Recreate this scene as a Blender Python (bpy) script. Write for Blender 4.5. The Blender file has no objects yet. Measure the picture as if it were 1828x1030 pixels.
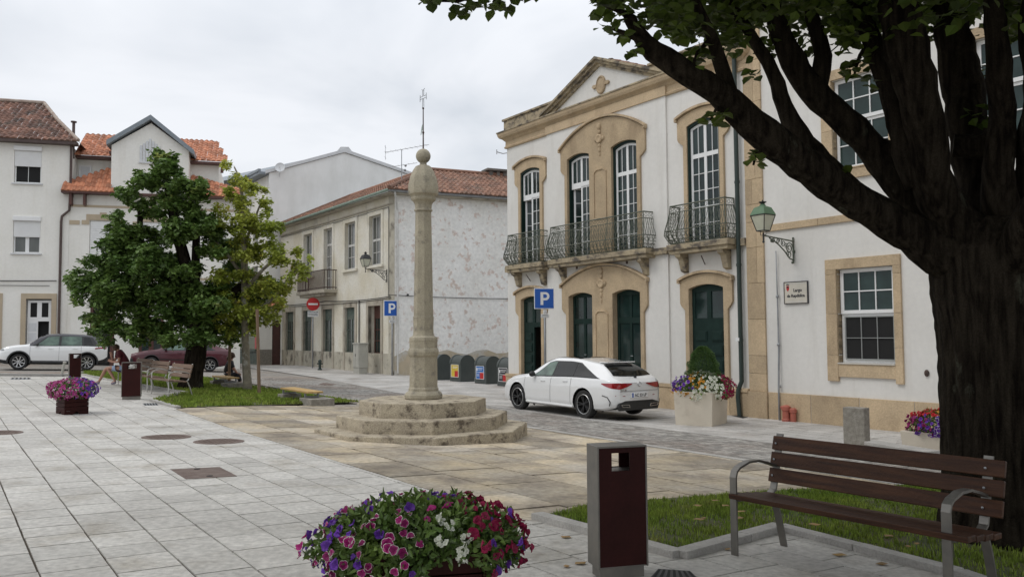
import bpy, math, random, bisect
from mathutils import Vector, Matrix
from mathutils.geometry import tessellate_polygon
PI = math.pi
R_ = random.Random(7)
SC = bpy.context.scene
COL = SC.collection

# ------------------------------------------------------------------ camera
FPX, CX, CY, EYE = 1480.0, 914.0, 515.0, 1.6      # solved from the vanishing points
PITCH, ROLL = math.atan(80 / FPX), 0.007
Fv = Vector((0, math.cos(PITCH), math.sin(PITCH)))
U0 = Vector((0, -math.sin(PITCH), math.cos(PITCH)))
R0 = Vector((1, 0, 0))
Rv = math.cos(ROLL) * R0 - math.sin(ROLL) * U0
Uv = math.sin(ROLL) * R0 + math.cos(ROLL) * U0
cam = bpy.data.cameras.new('camera')
camo = bpy.data.objects.new('camera', cam)
COL.objects.link(camo)
cam.sensor_width = 36.0
cam.lens = 36.0 * FPX / 1828.0
cam.clip_start = 0.05
cam.clip_end = 2000
m = Matrix.Identity(4)
for i in range(3):
    m[i][0], m[i][1], m[i][2] = Rv[i], Uv[i], -Fv[i]
m[2][3] = EYE
camo.matrix_world = m
SC.camera = camo

# ------------------------------------------------------------------ world: overcast sky
world = bpy.data.worlds.new('World')
SC.world = world
world.use_nodes = True
SUN_EL, SUN_AZ = math.radians(52), math.radians(-60)
def build_world():
    nt = world.node_tree
    n = nt.nodes
    n.clear()
    L = nt.links.new
    out = n.new('ShaderNodeOutputWorld')
    bg = n.new('ShaderNodeBackground')
    bg.inputs['Strength'].default_value = 0.1
    sky = n.new('ShaderNodeTexSky')
    sky.sky_type = 'NISHITA'
    sky.sun_disc = False
    sky.sun_elevation = SUN_EL
    sky.sun_rotation = SUN_AZ
    sky.dust_density = 4.0
    tc = n.new('ShaderNodeTexCoord')
    mp = n.new('ShaderNodeMapping')
    mp.inputs['Scale'].default_value = (1.0, 1.0, 2.6)
    mp.inputs['Location'].default_value = (0.35, 0.1, 0.2)
    nz = n.new('ShaderNodeTexNoise')
    nz.inputs['Scale'].default_value = 2.3
    nz.inputs['Detail'].default_value = 5
    nz.inputs['Roughness'].default_value = 0.5
    nz.inputs['Distortion'].default_value = 0.35
    rp = n.new('ShaderNodeValToRGB')
    rp.color_ramp.elements[0].position = 0.36
    rp.color_ramp.elements[0].color = (6.5, 7.0, 7.65, 1)
    rp.color_ramp.elements[1].position = 0.60
    rp.color_ramp.elements[1].color = (9.4, 9.65, 10.1, 1)
    # overcast skies are about three times as bright overhead as near the horizon
    sep = n.new('ShaderNodeSeparateXYZ')
    mr = n.new('ShaderNodeMapRange')
    mr.inputs['From Min'].default_value = 0.30
    mr.inputs['From Max'].default_value = 0.9
    mr.inputs['To Min'].default_value = 1.0
    mr.inputs['To Max'].default_value = ZEN
    mul = n.new('ShaderNodeVectorMath')
    mul.operation = 'SCALE'
    mix = n.new('ShaderNodeMix')
    mix.data_type = 'RGBA'
    mix.inputs['Factor'].default_value = 0.9
    L(tc.outputs['Generated'], mp.inputs['Vector'])
    L(mp.outputs[0], nz.inputs['Vector'])
    L(nz.outputs['Fac'], rp.inputs['Fac'])
    L(tc.outputs['Generated'], sep.inputs[0])
    L(sep.outputs['Z'], mr.inputs['Value'])
    L(rp.outputs['Color'], mul.inputs[0])
    L(mr.outputs[0], mul.inputs['Scale'])
    L(sky.outputs[0], mix.inputs['A'])
    L(mul.outputs[0], mix.inputs['B'])
    L(mix.outputs['Result'], bg.inputs['Color'])
    L(bg.outputs[0], out.inputs['Surface'])
ZEN = 1.5
build_world()
sun = bpy.data.lights.new('sun', 'SUN')
sun.energy = 0.75
sun.angle = math.radians(22)
sun.color = (1.0, 0.96, 0.9)
suno = bpy.data.objects.new('sun', sun)
COL.objects.link(suno)
sd = Vector((math.sin(SUN_AZ) * math.cos(SUN_EL), -0.35 * math.cos(SUN_EL), math.sin(SUN_EL))).normalized()
suno.rotation_euler = sd.to_track_quat('Z', 'Y').to_euler()
suno.location = (0, 0, 30)
SC.view_settings.view_transform = 'Standard'
SC.view_settings.look = 'None'
SC.view_settings.exposure = 0.0
SC.view_settings.gamma = 1.0

# ------------------------------------------------------------------ geometry of the place
def ray(px, py):
    return Fv + ((px - CX) / FPX) * Rv - ((py - CY) / FPX) * Uv
_v = ray(-110, 602)
D1 = Vector((_v.x, _v.y)).normalized()          # along the street, away from the viewer
D2 = Vector((D1.y, -D1.x))                      # across the street, to the right
def UV(x, y): return (x * D1.x + y * D1.y, x * D2.x + y * D2.y)
def XY(u, v): return (u * D1.x + v * D2.x, u * D1.y + v * D2.y)
def gh(u, v):                                   # height of the gently sloping ground
    t = max(-24.0, min(60.0, v - 4.3))
    z = -.03 * t if t < 0 else (-.045 * t if t < 8.6 else -.387 - .01 * (t - 8.6))
    return z + .3 * min(1, max(0, (u - 15) / 30))
def g(x, y): return gh(*UV(x, y))
def G(px, py):
    d = ray(px, py)
    t = 1.0
    while t < 300 and EYE + d.z * t > g(d.x * t, d.y * t): t *= 1.02
    a, b = t / 1.02, t
    for _ in range(30):
        mm = (a + b) / 2
        if EYE + d.z * mm < g(d.x * mm, d.y * mm): b = mm
        else: a = mm
    return Vector((d.x * b, d.y * b, g(d.x * b, d.y * b)))
def GUV(px, py):
    p = G(px, py); return UV(p.x, p.y)
def AT(px, py, Y):                              # point on a sight line at distance Y
    d = ray(px, py); t = Y / d.y
    return Vector((d.x * t, Y, EYE + d.z * t))
def HIT(px, py, fr, y=0.0):                     # sight line meets the plane local y = const of a frame
    o, a = fr
    nx, ny = -math.sin(a), math.cos(a)
    d = ray(px, py)
    t = ((o[0] * nx + o[1] * ny) + y) / (d.x * nx + d.y * ny)
    q = (d.x * t, d.y * t)
    return ((q[0] - o[0]) * math.cos(a) + (q[1] - o[1]) * math.sin(a), EYE + d.z * t)

# ------------------------------------------------------------------ mesh helpers
class MB:
    def __init__(s): s.v = []; s.f = []; s.m = []; s.t = []
    def add(s, vs, fs, mi=0, t=None, T=None):
        o = len(s.v)
        if T is not None: vs = [tuple(T @ Vector(p)) for p in vs]
        s.v.extend(vs)
        for q in fs:
            s.f.append(tuple(i + o for i in q)); s.m.append(mi)
            s.t.append(R_.random() if t is None else t)
    def box(s, x0, x1, y0, y1, z0, z1, mi=0, T=None, t=None):
        s.add([(x0,y0,z0),(x1,y0,z0),(x1,y1,z0),(x0,y1,z0),(x0,y0,z1),(x1,y0,z1),(x1,y1,z1),(x0,y1,z1)],
              [(0,3,2,1),(4,5,6,7),(0,1,5,4),(1,2,6,5),(2,3,7,6),(3,0,4,7)], mi, t if t is not None else R_.random(), T)
    def plate(s, outer, holes, y0, y1, mi=0, T=None):
        loops = [outer] + list(holes)
        pts = [p for l in loops for p in l]
        tris = tessellate_polygon([[Vector((p[0], p[1], 0)) for p in l] for l in loops])
        n = len(pts)
        vs = [(p[0], y0, p[1]) for p in pts] + [(p[0], y1, p[1]) for p in pts]
        fs = []
        for a, b, c in tris:
            A, B, C_ = pts[a], pts[b], pts[c]
            cr = (B[0]-A[0])*(C_[1]-A[1])-(B[1]-A[1])*(C_[0]-A[0])
            if abs(cr) < 1e-10: continue
            if cr < 0: b, c = c, b
            fs.append((a, b, c)); fs.append((a+n, c+n, b+n))
        k = 0
        for li, l in enumerate(loops):
            ar = sum(l[i][0]*l[(i+1)%len(l)][1]-l[(i+1)%len(l)][0]*l[i][1] for i in range(len(l)))
            ccw = (ar > 0) == (li == 0)
            for i in range(len(l)):
                a, b = k+i, k+(i+1) % len(l)
                fs.append((b, a, a+n, b+n) if ccw else (a, b, b+n, a+n))
            k += len(l)
        s.add(vs, fs, mi, R_.random(), T)
    def tube(s, pts, r, n=6, mi=0, T=None, cap=True, wob=0):
        pts = [Vector(p) for p in pts]
        rs = r if isinstance(r, (list, tuple)) else [r] * len(pts)
        up = None; vs = []
        for i, p in enumerate(pts):
            d = (pts[min(i+1, len(pts)-1)] - pts[max(i-1, 0)])
            if d.length < 1e-9: d = Vector((0, 0, 1))
            d.normalize()
            if up is None:
                up = Vector((0, 0, 1)) if abs(d.z) < .9 else Vector((1, 0, 0))
            a = d.cross(up).normalized(); up = a.cross(d).normalized()
            for k in range(n):
                an = 2*PI*k/n
                rr = rs[i] * (1 + (R_.uniform(-wob, wob) if wob else 0))
                vs.append(tuple(p + a*math.cos(an)*rr + up*math.sin(an)*rr))
        fs = []
        for i in range(len(pts)-1):
            for k in range(n):
                a = i*n+k; b = i*n+(k+1) % n
                fs.append((a, b, b+n, a+n))
        if cap:
            fs.append(tuple(range(n-1, -1, -1))); fs.append(tuple((len(pts)-1)*n+k for k in range(n)))
        s.add(vs, fs, mi, R_.random(), T)
    def lathe(s, prof, n=24, c=(0, 0, 0), mi=0, T=None, rot=0.0, cap=True):
        vs = []; fs = []
        for r, z in prof:
            for k in range(n):
                an = 2*PI*k/n + rot
                vs.append((c[0]+r*math.cos(an), c[1]+r*math.sin(an), c[2]+z))
        for i in range(len(prof)-1):
            for k in range(n):
                a = i*n+k; b = i*n+(k+1) % n
                fs.append((a, b, b+n, a+n))
        if cap:
            fs.append(tuple(range(n-1, -1, -1))); fs.append(tuple((len(prof)-1)*n+k for k in range(n)))
        s.add(vs, fs, mi, R_.random(), T)
    def ball(s, c, r, n=10, mi=0, T=None, sq=(1, 1, 1)):
        prof = [(math.sin(PI*i/n), -math.cos(PI*i/n)) for i in range(n+1)]
        vs = []; fs = []; K = n*2
        for rr, z in prof:
            for k in range(K):
                an = 2*PI*k/K
                vs.append((c[0]+r*sq[0]*rr*math.cos(an), c[1]+r*sq[1]*rr*math.sin(an), c[2]+r*sq[2]*z))
        for i in range(n):
            for k in range(K):
                a = i*K+k; b = i*K+(k+1) % K
                fs.append((a, b, b+K, a+K))
        s.add(vs, fs, mi, R_.random(), T)

def mk(name, mb, mat, parent=None, smooth=False, bevel=0, auto=None, sub=0):
    me = bpy.data.meshes.new(name)
    me.from_pydata(mb.v, [], mb.f)
    mats = mat if isinstance(mat, (list, tuple)) else [mat]
    for mm in mats: me.materials.append(mm)
    if len(mats) > 1: me.polygons.foreach_set('material_index', mb.m)
    at = me.attributes.new('tint', 'FLOAT', 'FACE')
    at.data.foreach_set('value', mb.t)
    if smooth: me.polygons.foreach_set('use_smooth', [True]*len(mb.f))
    me.update()
    o = bpy.data.objects.new(name, me)
    COL.objects.link(o)
    if parent is not None: o.parent = parent
    if bevel:
        b = o.modifiers.new('bevel', 'BEVEL'); b.width = bevel; b.segments = 2; b.limit_method = 'ANGLE'; b.angle_limit = math.radians(40)
    if auto:
        for e_mod in [o.modifiers.new('edges', 'EDGE_SPLIT')]: e_mod.split_angle = math.radians(auto)
    return o
def mk_split(name, mb, mat, parent=None, gap=.03, **kw):
    """one object per cluster of touching pieces"""
    n = len(mb.v); par = list(range(n))
    def find(a):
        while par[a] != a: par[a] = par[par[a]]; a = par[a]
        return a
    for f in mb.f:
        for i in f[1:]: par[find(i)] = find(f[0])
    comp = {}
    for i in range(n): comp.setdefault(find(i), []).append(i)
    boxes = [[[min(mb.v[i][k] for i in c) for k in range(3)], [max(mb.v[i][k] for i in c) for k in range(3)], set(c)] for c in comp.values()]
    merged = True
    while merged:
        merged = False; out = []
        for b in boxes:
            for o in out:
                if all(b[0][k] <= o[1][k]+gap and o[0][k] <= b[1][k]+gap for k in range(3)):
                    o[0] = [min(o[0][k], b[0][k]) for k in range(3)]; o[1] = [max(o[1][k], b[1][k]) for k in range(3)]; o[2] |= b[2]; merged = True; break
            else: out.append(b)
        boxes = out
    res = []
    for b in boxes:
        q = MB(); ix = {}
        for i in sorted(b[2]): ix[i] = len(q.v); q.v.append(mb.v[i])
        for f, m_, t_ in zip(mb.f, mb.m, mb.t):
            if f[0] in ix: q.f.append(tuple(ix[i] for i in f)); q.m.append(m_); q.t.append(t_)
        if q.f: res.append(mk(name, q, mat, parent, **kw))
    return res
def thing(name, label, cat, loc=(0, 0, 0), rz=0.0, group=None):
    o = bpy.data.objects.new(name, None)
    o.empty_display_size = .2
    COL.objects.link(o); o.location = loc; o.rotation_euler = (0, 0, rz)
    return tag(o, label, cat, group)
def tag(o, label, cat, group=None):
    o['label'] = label; o['category'] = cat
    if group: o['group'] = group
    return o
def kind(o, k): o['kind'] = k; return o
def dup(root, loc, rz, label=None, group=None):
    r = root.copy(); COL.objects.link(r); r.location = loc; r.rotation_euler = (0, 0, rz)
    if label: r['label'] = label
    if group: r['group'] = group
    for ch in list(root.children):
        c = ch.copy(); COL.objects.link(c); c.parent = r
        for gc in ch.children:
            d = gc.copy(); COL.objects.link(d); d.parent = c
    return r
def lerp(a, b, t): return a + (b-a)*t
def curve(pts):                                 # monotone-ish cubic through (x, y) pairs
    xs = [p[0] for p in pts]; ys = [p[1] for p in pts]; n = len(pts)
    d = [(ys[i+1]-ys[i])/(xs[i+1]-xs[i]) for i in range(n-1)]
    ms = [d[0]] + [0 if d[i-1]*d[i] <= 0 else 2*d[i-1]*d[i]/(d[i-1]+d[i]) for i in range(1, n-1)] + [d[-1]]
    def f(x):
        x = max(xs[0], min(xs[-1], x)); i = max(0, min(n-2, bisect.bisect_right(xs, x)-1))
        h = xs[i+1]-xs[i]; t = (x-xs[i])/h
        return ((2*t**3-3*t**2+1)*ys[i]+(t**3-2*t*t+t)*h*ms[i]+(-2*t**3+3*t*t)*ys[i+1]+(t**3-t*t)*h*ms[i+1])
    return f
def arc(x0, x1, z, rise, n=10):                 # segmental arch from x0 to x1, springing at z
    out = []
    for i in range(n+1):
        t = i/n; out.append((lerp(x0, x1, t), z + rise*(1-(2*t-1)**2)))
    return out
def text_mb(mb, body, size, T, depth=.003, bold=0.0, align='CENTER', mi=0):
    cu = bpy.data.curves.new('lettering', 'FONT')
    cu.body = body; cu.size = size; cu.align_x = align; cu.extrude = depth; cu.offset = bold; cu.resolution_u = 4
    ob = bpy.data.objects.new('lettering', cu); COL.objects.link(ob)
    dg = bpy.context.evaluated_depsgraph_get()
    me = bpy.data.meshes.new_from_object(ob.evaluated_get(dg))
    mb.add([tuple(v.co) for v in me.vertices], [tuple(p.vertices) for p in me.polygons], mi, .5, T)
    bpy.data.objects.remove(ob); bpy.data.curves.remove(cu); bpy.data.meshes.remove(me)

# ------------------------------------------------------------------ materials
def M(name, c1, c2=None, scale=4.0, rough=.8, bump=0.0, bscale=None, metal=0.0, tint=0.0, stretch=(1, 1, 1),
      c3=None, s3=1.0, p3=(.5, .62), st3=(1, 1, 1), coat=0.0, spec=None, fine=0.0, lo=.35, hi=.65, sss=0, trans=0.0):
    m = bpy.data.materials.new(name); m.use_nodes = True
    nt = m.node_tree; n = nt.nodes; L = nt.links.new
    b = n['Principled BSDF']
    b.inputs['Roughness'].default_value = rough
    b.inputs['Metallic'].default_value = metal
    if coat: b.inputs['Coat Weight'].default_value = coat; b.inputs['Coat Roughness'].default_value = .05
    if spec is not None: b.inputs['Specular IOR Level'].default_value = spec
    c1 = (*c1, 1); c2 = (*(c2 or c1[:3]), 1)
    tc = n.new('ShaderNodeTexCoord')
    def noise(sc, st=(1, 1, 1), det=6, ro=.55):
        mp = n.new('ShaderNodeMapping'); mp.inputs['Scale'].default_value = st
        z = n.new('ShaderNodeTexNoise'); z.inputs['Scale'].default_value = sc
        z.inputs['Detail'].default_value = det; z.inputs['Roughness'].default_value = ro
        L(tc.outputs['Object'], mp.inputs[0]); L(mp.outputs[0], z.inputs['Vector'])
        return z.outputs['Fac']
    def mixc(fac, a, bb, mode='MIX'):
        x = n.new('ShaderNodeMix'); x.data_type = 'RGBA'; x.blend_type = mode
        if isinstance(fac, float): x.inputs['Factor'].default_value = fac
        else: L(fac, x.inputs['Factor'])
        for k, val in (('A', a), ('B', bb)):
            if isinstance(val, tuple): x.inputs[k].default_value = val
            else: L(val, x.inputs[k])
        return x.outputs['Result']
    def rng(sock, a, bb, c=0., d=1.):
        r = n.new('ShaderNodeMapRange'); L(sock, r.inputs['Value'])
        for k, val in zip(('From Min', 'From Max', 'To Min', 'To Max'), (a, bb, c, d)): r.inputs[k].default_value = val
        return r.outputs[0]
    col = mixc(rng(noise(scale, stretch), lo, hi), c1, c2)
    if c3: col = mixc(rng(noise(s3, st3, 8, .65), p3[0], p3[1]), col, (*c3, 1))
    if fine:
        f = rng(noise(scale*14, (1, 1, 1), 3), .3, .7, 1-fine, 1+fine)
        vm = n.new('ShaderNodeVectorMath'); vm.operation = 'SCALE'; L(col, vm.inputs[0]); L(f, vm.inputs['Scale']); col = vm.outputs[0]
    if tint:
        at = n.new('ShaderNodeAttribute'); at.attribute_name = 'tint'
        f = rng(at.outputs['Fac'], 0, 1, 1-tint, 1+tint)
        vm = n.new('ShaderNodeVectorMath'); vm.operation = 'SCALE'; L(col, vm.inputs[0]); L(f, vm.inputs['Scale']); col = vm.outputs[0]
    L(col, b.inputs['Base Color'])
    if bump:
        bp = n.new('ShaderNodeBump'); bp.inputs['Strength'].default_value = bump; bp.inputs['Distance'].default_value = .02
        L(noise(bscale or scale*6), bp.inputs['Height']); L(bp.outputs[0], b.inputs['Normal'])
    if trans:
        tr = n.new('ShaderNodeBsdfTranslucent'); L(col, tr.inputs['Color'])
        ms = n.new('ShaderNodeMixShader'); ms.inputs[0].default_value = trans
        L(b.outputs[0], ms.inputs[1]); L(tr.outputs[0], ms.inputs[2]); L(ms.outputs[0], n['Material Output'].inputs['Surface'])
    return m
Mt = dict(
 granite=M('granite_paving', (.46,.44,.405), (.54,.52,.48), 1.4, .8, .3, 60, tint=.10, c3=(.35,.32,.27), s3=1.3, p3=(.53,.72), fine=.18, spec=.25),
 granite2=M('granite_pavement', (.40,.385,.36), (.50,.48,.45), 1.2, .75, .25, 50, tint=.12, c3=(.30,.27,.24), s3=.7, p3=(.5,.7), fine=.12),
 sand=M('sandstone_paving', (.47,.39,.27), (.40,.36,.30), 1.1, .88, .5, 26, tint=.26, c3=(.235,.20,.16), s3=1.0, p3=(.46,.66), fine=.2, spec=.2),
 joint=M('paving_joint', (.055,.043,.032), (.10,.08,.058), 3, .95),
 setts=M('granite_setts', (.27,.255,.23), (.36,.34,.31), 2, .8, .4, 40, tint=.32, c3=(.22,.18,.15), s3=.4, p3=(.45,.7), fine=.15),
 road=M('road_setts', (.24,.22,.195), (.33,.31,.28), .5, .85, .6, 30, fine=.25, c3=(.24,.19,.15), s3=.25),
 kerb=M('granite_kerb', (.34,.325,.30), (.43,.41,.38), 4, .8, .3, 50, fine=.15, tint=.1),
 step=M('lichen_sandstone', (.45,.39,.29), (.36,.31,.235), 4, .92, .4, 30, c3=(.13,.105,.08), s3=5.5, p3=(.52,.66), st3=(1,1,1.2), fine=.3, spec=.2),
 pillar=M('weathered_sandstone', (.40,.355,.26), (.31,.275,.205), 3, .88, .5, 22, c3=(.16,.145,.12), s3=3.4, p3=(.54,.70), fine=.14),
 plaster=M('white_plaster', (.67,.65,.61), (.725,.705,.665), .7, .85, .15, 30, c3=(.60,.575,.525), s3=1.6, p3=(.52,.80), st3=(1.4,1.4,.14), fine=.03),
 plaster2=M('cream_plaster', (.78,.76,.70), (.84,.82,.77), .6, .85, .12, 30, c3=(.70,.665,.59), s3=.9, p3=(.52,.8), st3=(1.4,1.4,.14), fine=.03),
 oldwall=M('stained_plaster', (.62,.57,.45), (.72,.69,.61), .8, .9, .4, 14, c3=(.22,.19,.13), s3=.9, p3=(.60,.78), st3=(1,1,.35), fine=.08),
 peel=M('peeling_plaster', (.84,.83,.80), (.76,.745,.70), .5, .9, .4, 16, c3=(.64,.54,.48), s3=3.0, p3=(.56,.615), fine=.1),
 limest=M('yellow_sandstone', (.52,.40,.26), (.44,.34,.225), 2.2, .88, .45, 26, tint=.14, c3=(.34,.255,.165), s3=1.5, p3=(.52,.74), st3=(1,1,.5), fine=.12, spec=.2),
 cornice=M('weathered_cornice', (.42,.345,.225), (.33,.27,.185), 2, .9, .4, 22, c3=(.10,.085,.07), s3=2.6, p3=(.47,.62), st3=(1,1,1.8), fine=.12),
 mortar=M('pale_mortar', (.55,.52,.46), None, 3, .9),
 tileO=M('orange_roof_tile', (.50,.205,.11), (.41,.165,.09), 1.2, .8, .3, 12, tint=.28, c3=(.30,.14,.08), s3=.8, p3=(.5,.75)),
 tileM=M('terracotta_roof_tile', (.275,.14,.09), (.21,.115,.08), 1.3, .85, .4, 12, tint=.36, c3=(.13,.09,.065), s3=1.2, p3=(.5,.68)),
 tileB=M('brown_roof_tile', (.21,.105,.07), (.15,.08,.06), 1.3, .88, .4, 12, tint=.36, c3=(.085,.062,.048), s3=1.5, p3=(.5,.66)),
 white=M('white_frame_paint', (.80,.80,.79), (.76,.76,.75), 3, .45),
 offwhite=M('grey_shutter', (.66,.67,.68), (.60,.61,.62), 3, .6),
 glass=M('window_glass', (.02,.04,.036), (.010,.018,.018), 1.6, .05, spec=.45),
 glassT=M('window_glass_green', (.03,.055,.05), (.012,.025,.022), 1.4, .05, spec=.4),
 glassC=M('curtained_glass', (.10,.105,.095), (.05,.055,.05), 1.5, .12, spec=.8, stretch=(1,1,.3)),
 oldstone=M('stained_old_stone', (.44,.40,.32), (.34,.30,.24), 1.5, .9, .4, 16, c3=(.14,.12,.09), s3=1.5, p3=(.56,.72)),
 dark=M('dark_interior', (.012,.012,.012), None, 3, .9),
 green=M('dark_green_paint', (.008,.022,.018), (.012,.030,.025), 4, .5, .1, 20, spec=.2),
 oldgreen=M('worn_green_door_paint', (.05,.075,.06), (.10,.12,.10), 4, .7, .3, 20, c3=(.16,.15,.12), s3=5, p3=(.6,.7)),
 iron=M('green_wrought_iron', (.06,.078,.055), (.12,.125,.09), 9, .6, .2, 40),
 rust=M('rusty_iron', (.10,.06,.045), (.05,.035,.03), 9, .85, .2, 40),
 pipe=M('green_downpipe', (.02,.035,.03), (.03,.045,.038), 4, .5),
 pipeW=M('white_downpipe', (.62,.61,.58), (.5,.49,.46), 4, .6),
 pipeB=M('brown_downpipe', (.07,.045,.04), (.10,.07,.06), 4, .6),
 steel=M('brushed_steel', (.24,.225,.20), (.19,.18,.165), 8, .45, .05, 80, metal=.8),
 steelL=M('pale_steel', (.50,.49,.46), (.42,.41,.38), 8, .45, .05, 80, metal=.5),
 galv=M('galvanised_steel', (.36,.37,.38), (.28,.29,.30), 6, .5, metal=.6),
 wood=M('brown_bench_wood', (.080,.033,.015), (.038,.016,.009), 6, .5, .25, 30, stretch=(.4,6,6), tint=.2, spec=.22),
 woodG=M('weathered_bench_wood', (.21,.135,.09), (.15,.10,.07), 6, .7, .25, 30, stretch=(.4,6,6), tint=.2),
 woodY=M('yellow_bench_plank', (.52,.34,.13), (.42,.27,.10), 6, .6, .2, 30, stretch=(.4,6,6), tint=.1),
 binwood=M('dark_red_panel', (.040,.010,.009), (.028,.008,.007), 3, .55, .05, 30, spec=.12, fine=.1),
 concrete=M('granite_block', (.30,.28,.24), (.20,.18,.15), 14, .9, .6, 60, fine=.3),
 cream=M('cream_concrete', (.60,.54,.44), (.55,.49,.40), 3, .85, .2, 40, c3=(.42,.36,.28), s3=1.5, p3=(.6,.8)),
 iron2=M('cast_iron_cover', (.11,.07,.055), (.17,.125,.10), 7, .7, .5, 60),
 soil=M('lawn_soil', (.06,.075,.025), (.10,.10,.04), 2.5, .95, .6, 20, c3=(.11,.085,.05), s3=1.4, p3=(.55,.7)),
 grass=M('grass_blades', (.16,.24,.035), (.26,.32,.06), 1.5, .7, tint=.5, trans=.3, c3=(.33,.31,.11), s3=2.2, p3=(.56,.70), spec=.2),
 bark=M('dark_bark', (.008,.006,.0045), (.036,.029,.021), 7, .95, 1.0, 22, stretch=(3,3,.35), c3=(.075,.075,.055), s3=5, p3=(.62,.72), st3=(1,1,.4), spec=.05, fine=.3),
 barkL=M('pale_mottled_bark', (.26,.23,.17), (.15,.13,.095), 5, .9, .5, 14, c3=(.32,.31,.27), s3=6, p3=(.55,.62)),
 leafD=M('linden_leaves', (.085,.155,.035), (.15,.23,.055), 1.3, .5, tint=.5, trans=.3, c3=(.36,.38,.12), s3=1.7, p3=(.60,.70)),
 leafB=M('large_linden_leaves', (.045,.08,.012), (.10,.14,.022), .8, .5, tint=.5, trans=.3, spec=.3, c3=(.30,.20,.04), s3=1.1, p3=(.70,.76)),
 leafL=M('young_maple_leaves', (.27,.34,.05), (.42,.44,.085), .9, .5, tint=.45, trans=.4, c3=(.36,.24,.05), s3=1.8, p3=(.60,.70)),
 leafF=M('flower_foliage', (.07,.13,.025), (.14,.21,.045), 5, .5, tint=.5, trans=.25),
 conifer=M('conifer_foliage', (.045,.10,.02), (.08,.15,.03), 5, .6, tint=.5),
 rubber=M('tyre_rubber', (.018,.018,.018), (.03,.029,.028), 6, .85),
 blackp=M('black_plastic', (.02,.02,.021), (.028,.028,.028), 6, .5),
 carW=M('white_car_paint', (.80,.80,.79), (.78,.78,.77), 1, .18, coat=1),
 carR=M('dark_red_car_paint', (.085,.008,.017), (.065,.006,.013), 1, .4, coat=.5),
 carB=M('black_car_paint', (.025,.022,.03), (.02,.018,.025), 1, .15, coat=1),
 carglass=M('car_glass', (.008,.009,.009), (.012,.014,.014), 1, .05, spec=.4),
 carglassL=M('see_through_green_car_glass', (.13,.20,.155), (.05,.08,.065), 3, .08, spec=.6),
 chrome=M('alloy_metal', (.62,.62,.62), (.5,.5,.5), 3, .25, metal=.9),
 lampred=M('tail_lamp_red', (.35,.008,.012), (.22,.006,.01), 9, .12, coat=1),
 headl=M('headlamp_glass', (.45,.47,.48), (.2,.2,.2), 9, .1, coat=1),
 blue=M('sign_blue', (.010,.095,.42), None, 3, .4),
 red=M('sign_red', (.48,.015,.015), None, 3, .4),
 signw=M('sign_white', (.78,.78,.77), None, 3, .45),
 blk=M('black_lettering', (.02,.02,.025), None, 3, .5),
 lampglass=M('frosted_lantern_glass', (.55,.55,.43), (.48,.48,.38), 3, .35),
 lampgreen=M('green_lantern_metal', (.10,.19,.10), (.08,.15,.085), 6, .5, .1, 20),
 binG=M('grey_green_plastic', (.055,.066,.062), (.07,.08,.075), 3, .55, .1, 60),
 grey=M('grey_paint', (.30,.31,.30), (.26,.27,.26), 3, .6),
 greyblue=M('grey_metal_verge', (.24,.27,.30), (.20,.23,.25), 3, .55),
 cab=M('cabinet_grey', (.42,.41,.36), (.36,.35,.31), 4, .7),
 hyd=M('faded_red_cast_iron', (.42,.12,.08), (.34,.10,.07), 9, .6, .1, 30),
 brown=M('dark_brown_joinery', (.07,.025,.018), (.10,.035,.025), 4, .5, .1, 20),
 tilew=M('glazed_sign_tile', (.62,.57,.48), (.56,.52,.44), 5, .35),
 skin=M('skin', (.42,.23,.16), (.38,.20,.14), 6, .6),
 hair=M('brown_hair', (.06,.03,.018), (.09,.045,.025), 20, .7),
 maroon=M('maroon_cloth', (.10,.012,.018), (.07,.01,.014), 12, .9),
 denim=M('light_blue_cloth', (.30,.38,.52), (.25,.33,.46), 12, .9),
 blackc=M('black_cloth', (.018,.018,.022), (.03,.03,.035), 12, .9),
 shoe=M('grey_shoe', (.25,.22,.28), (.18,.16,.2), 12, .7),
 pPurple=M('purple_petals', (.13,.03,.36), (.20,.06,.45), 30, .6, tint=.35, trans=.25),
 pMag=M('magenta_petals', (.30,.010,.13), (.42,.03,.20), 30, .6, tint=.3, trans=.25),
 pCrim=M('crimson_petals', (.36,.008,.07), (.28,.008,.06), 30, .6, tint=.3, trans=.2),
 pWhite=M('white_petals', (.78,.78,.70), (.70,.72,.60), 30, .6, tint=.12, trans=.25),
 pYel=M('orange_petals', (.62,.32,.04), (.55,.25,.03), 30, .6, tint=.25, trans=.25),
 pPink=M('pink_petals', (.52,.09,.30), (.42,.05,.24), 30, .6, tint=.25, trans=.25),
 pRed=M('red_petals', (.55,.02,.02), (.45,.015,.03), 30, .6, tint=.25, trans=.2),
)
# ------------------------------------------------------------------ ground
def clip_half(poly, ax, val, keep_less):
    out = []
    for i in range(len(poly)):
        a, b = poly[i], poly[(i+1) % len(poly)]
        ia = (a[ax] <= val) if keep_less else (a[ax] >= val)
        ib = (b[ax] <= val) if keep_less else (b[ax] >= val)
        if ia: out.append(a)
        if ia != ib:
            t = (val-a[ax])/(b[ax]-a[ax])
            out.append((lerp(a[0], b[0], t), lerp(a[1], b[1], t)))
    return out
def clip_rect(poly, u0, u1, v0, v1):
    for ax, val, kl in ((0, u0, False), (0, u1, True), (1, v0, False), (1, v1, True)):
        if len(poly) < 3: return []
        poly = clip_half(poly, ax, val, kl)
    o = []
    for p in poly:
        if not o or abs(p[0]-o[-1][0])+abs(p[1]-o[-1][1]) > 1e-5: o.append(p)
    if len(o) > 2 and abs(o[0][0]-o[-1][0])+abs(o[0][1]-o[-1][1]) < 1e-5: o.pop()
    return o if len(o) > 2 else []
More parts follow.
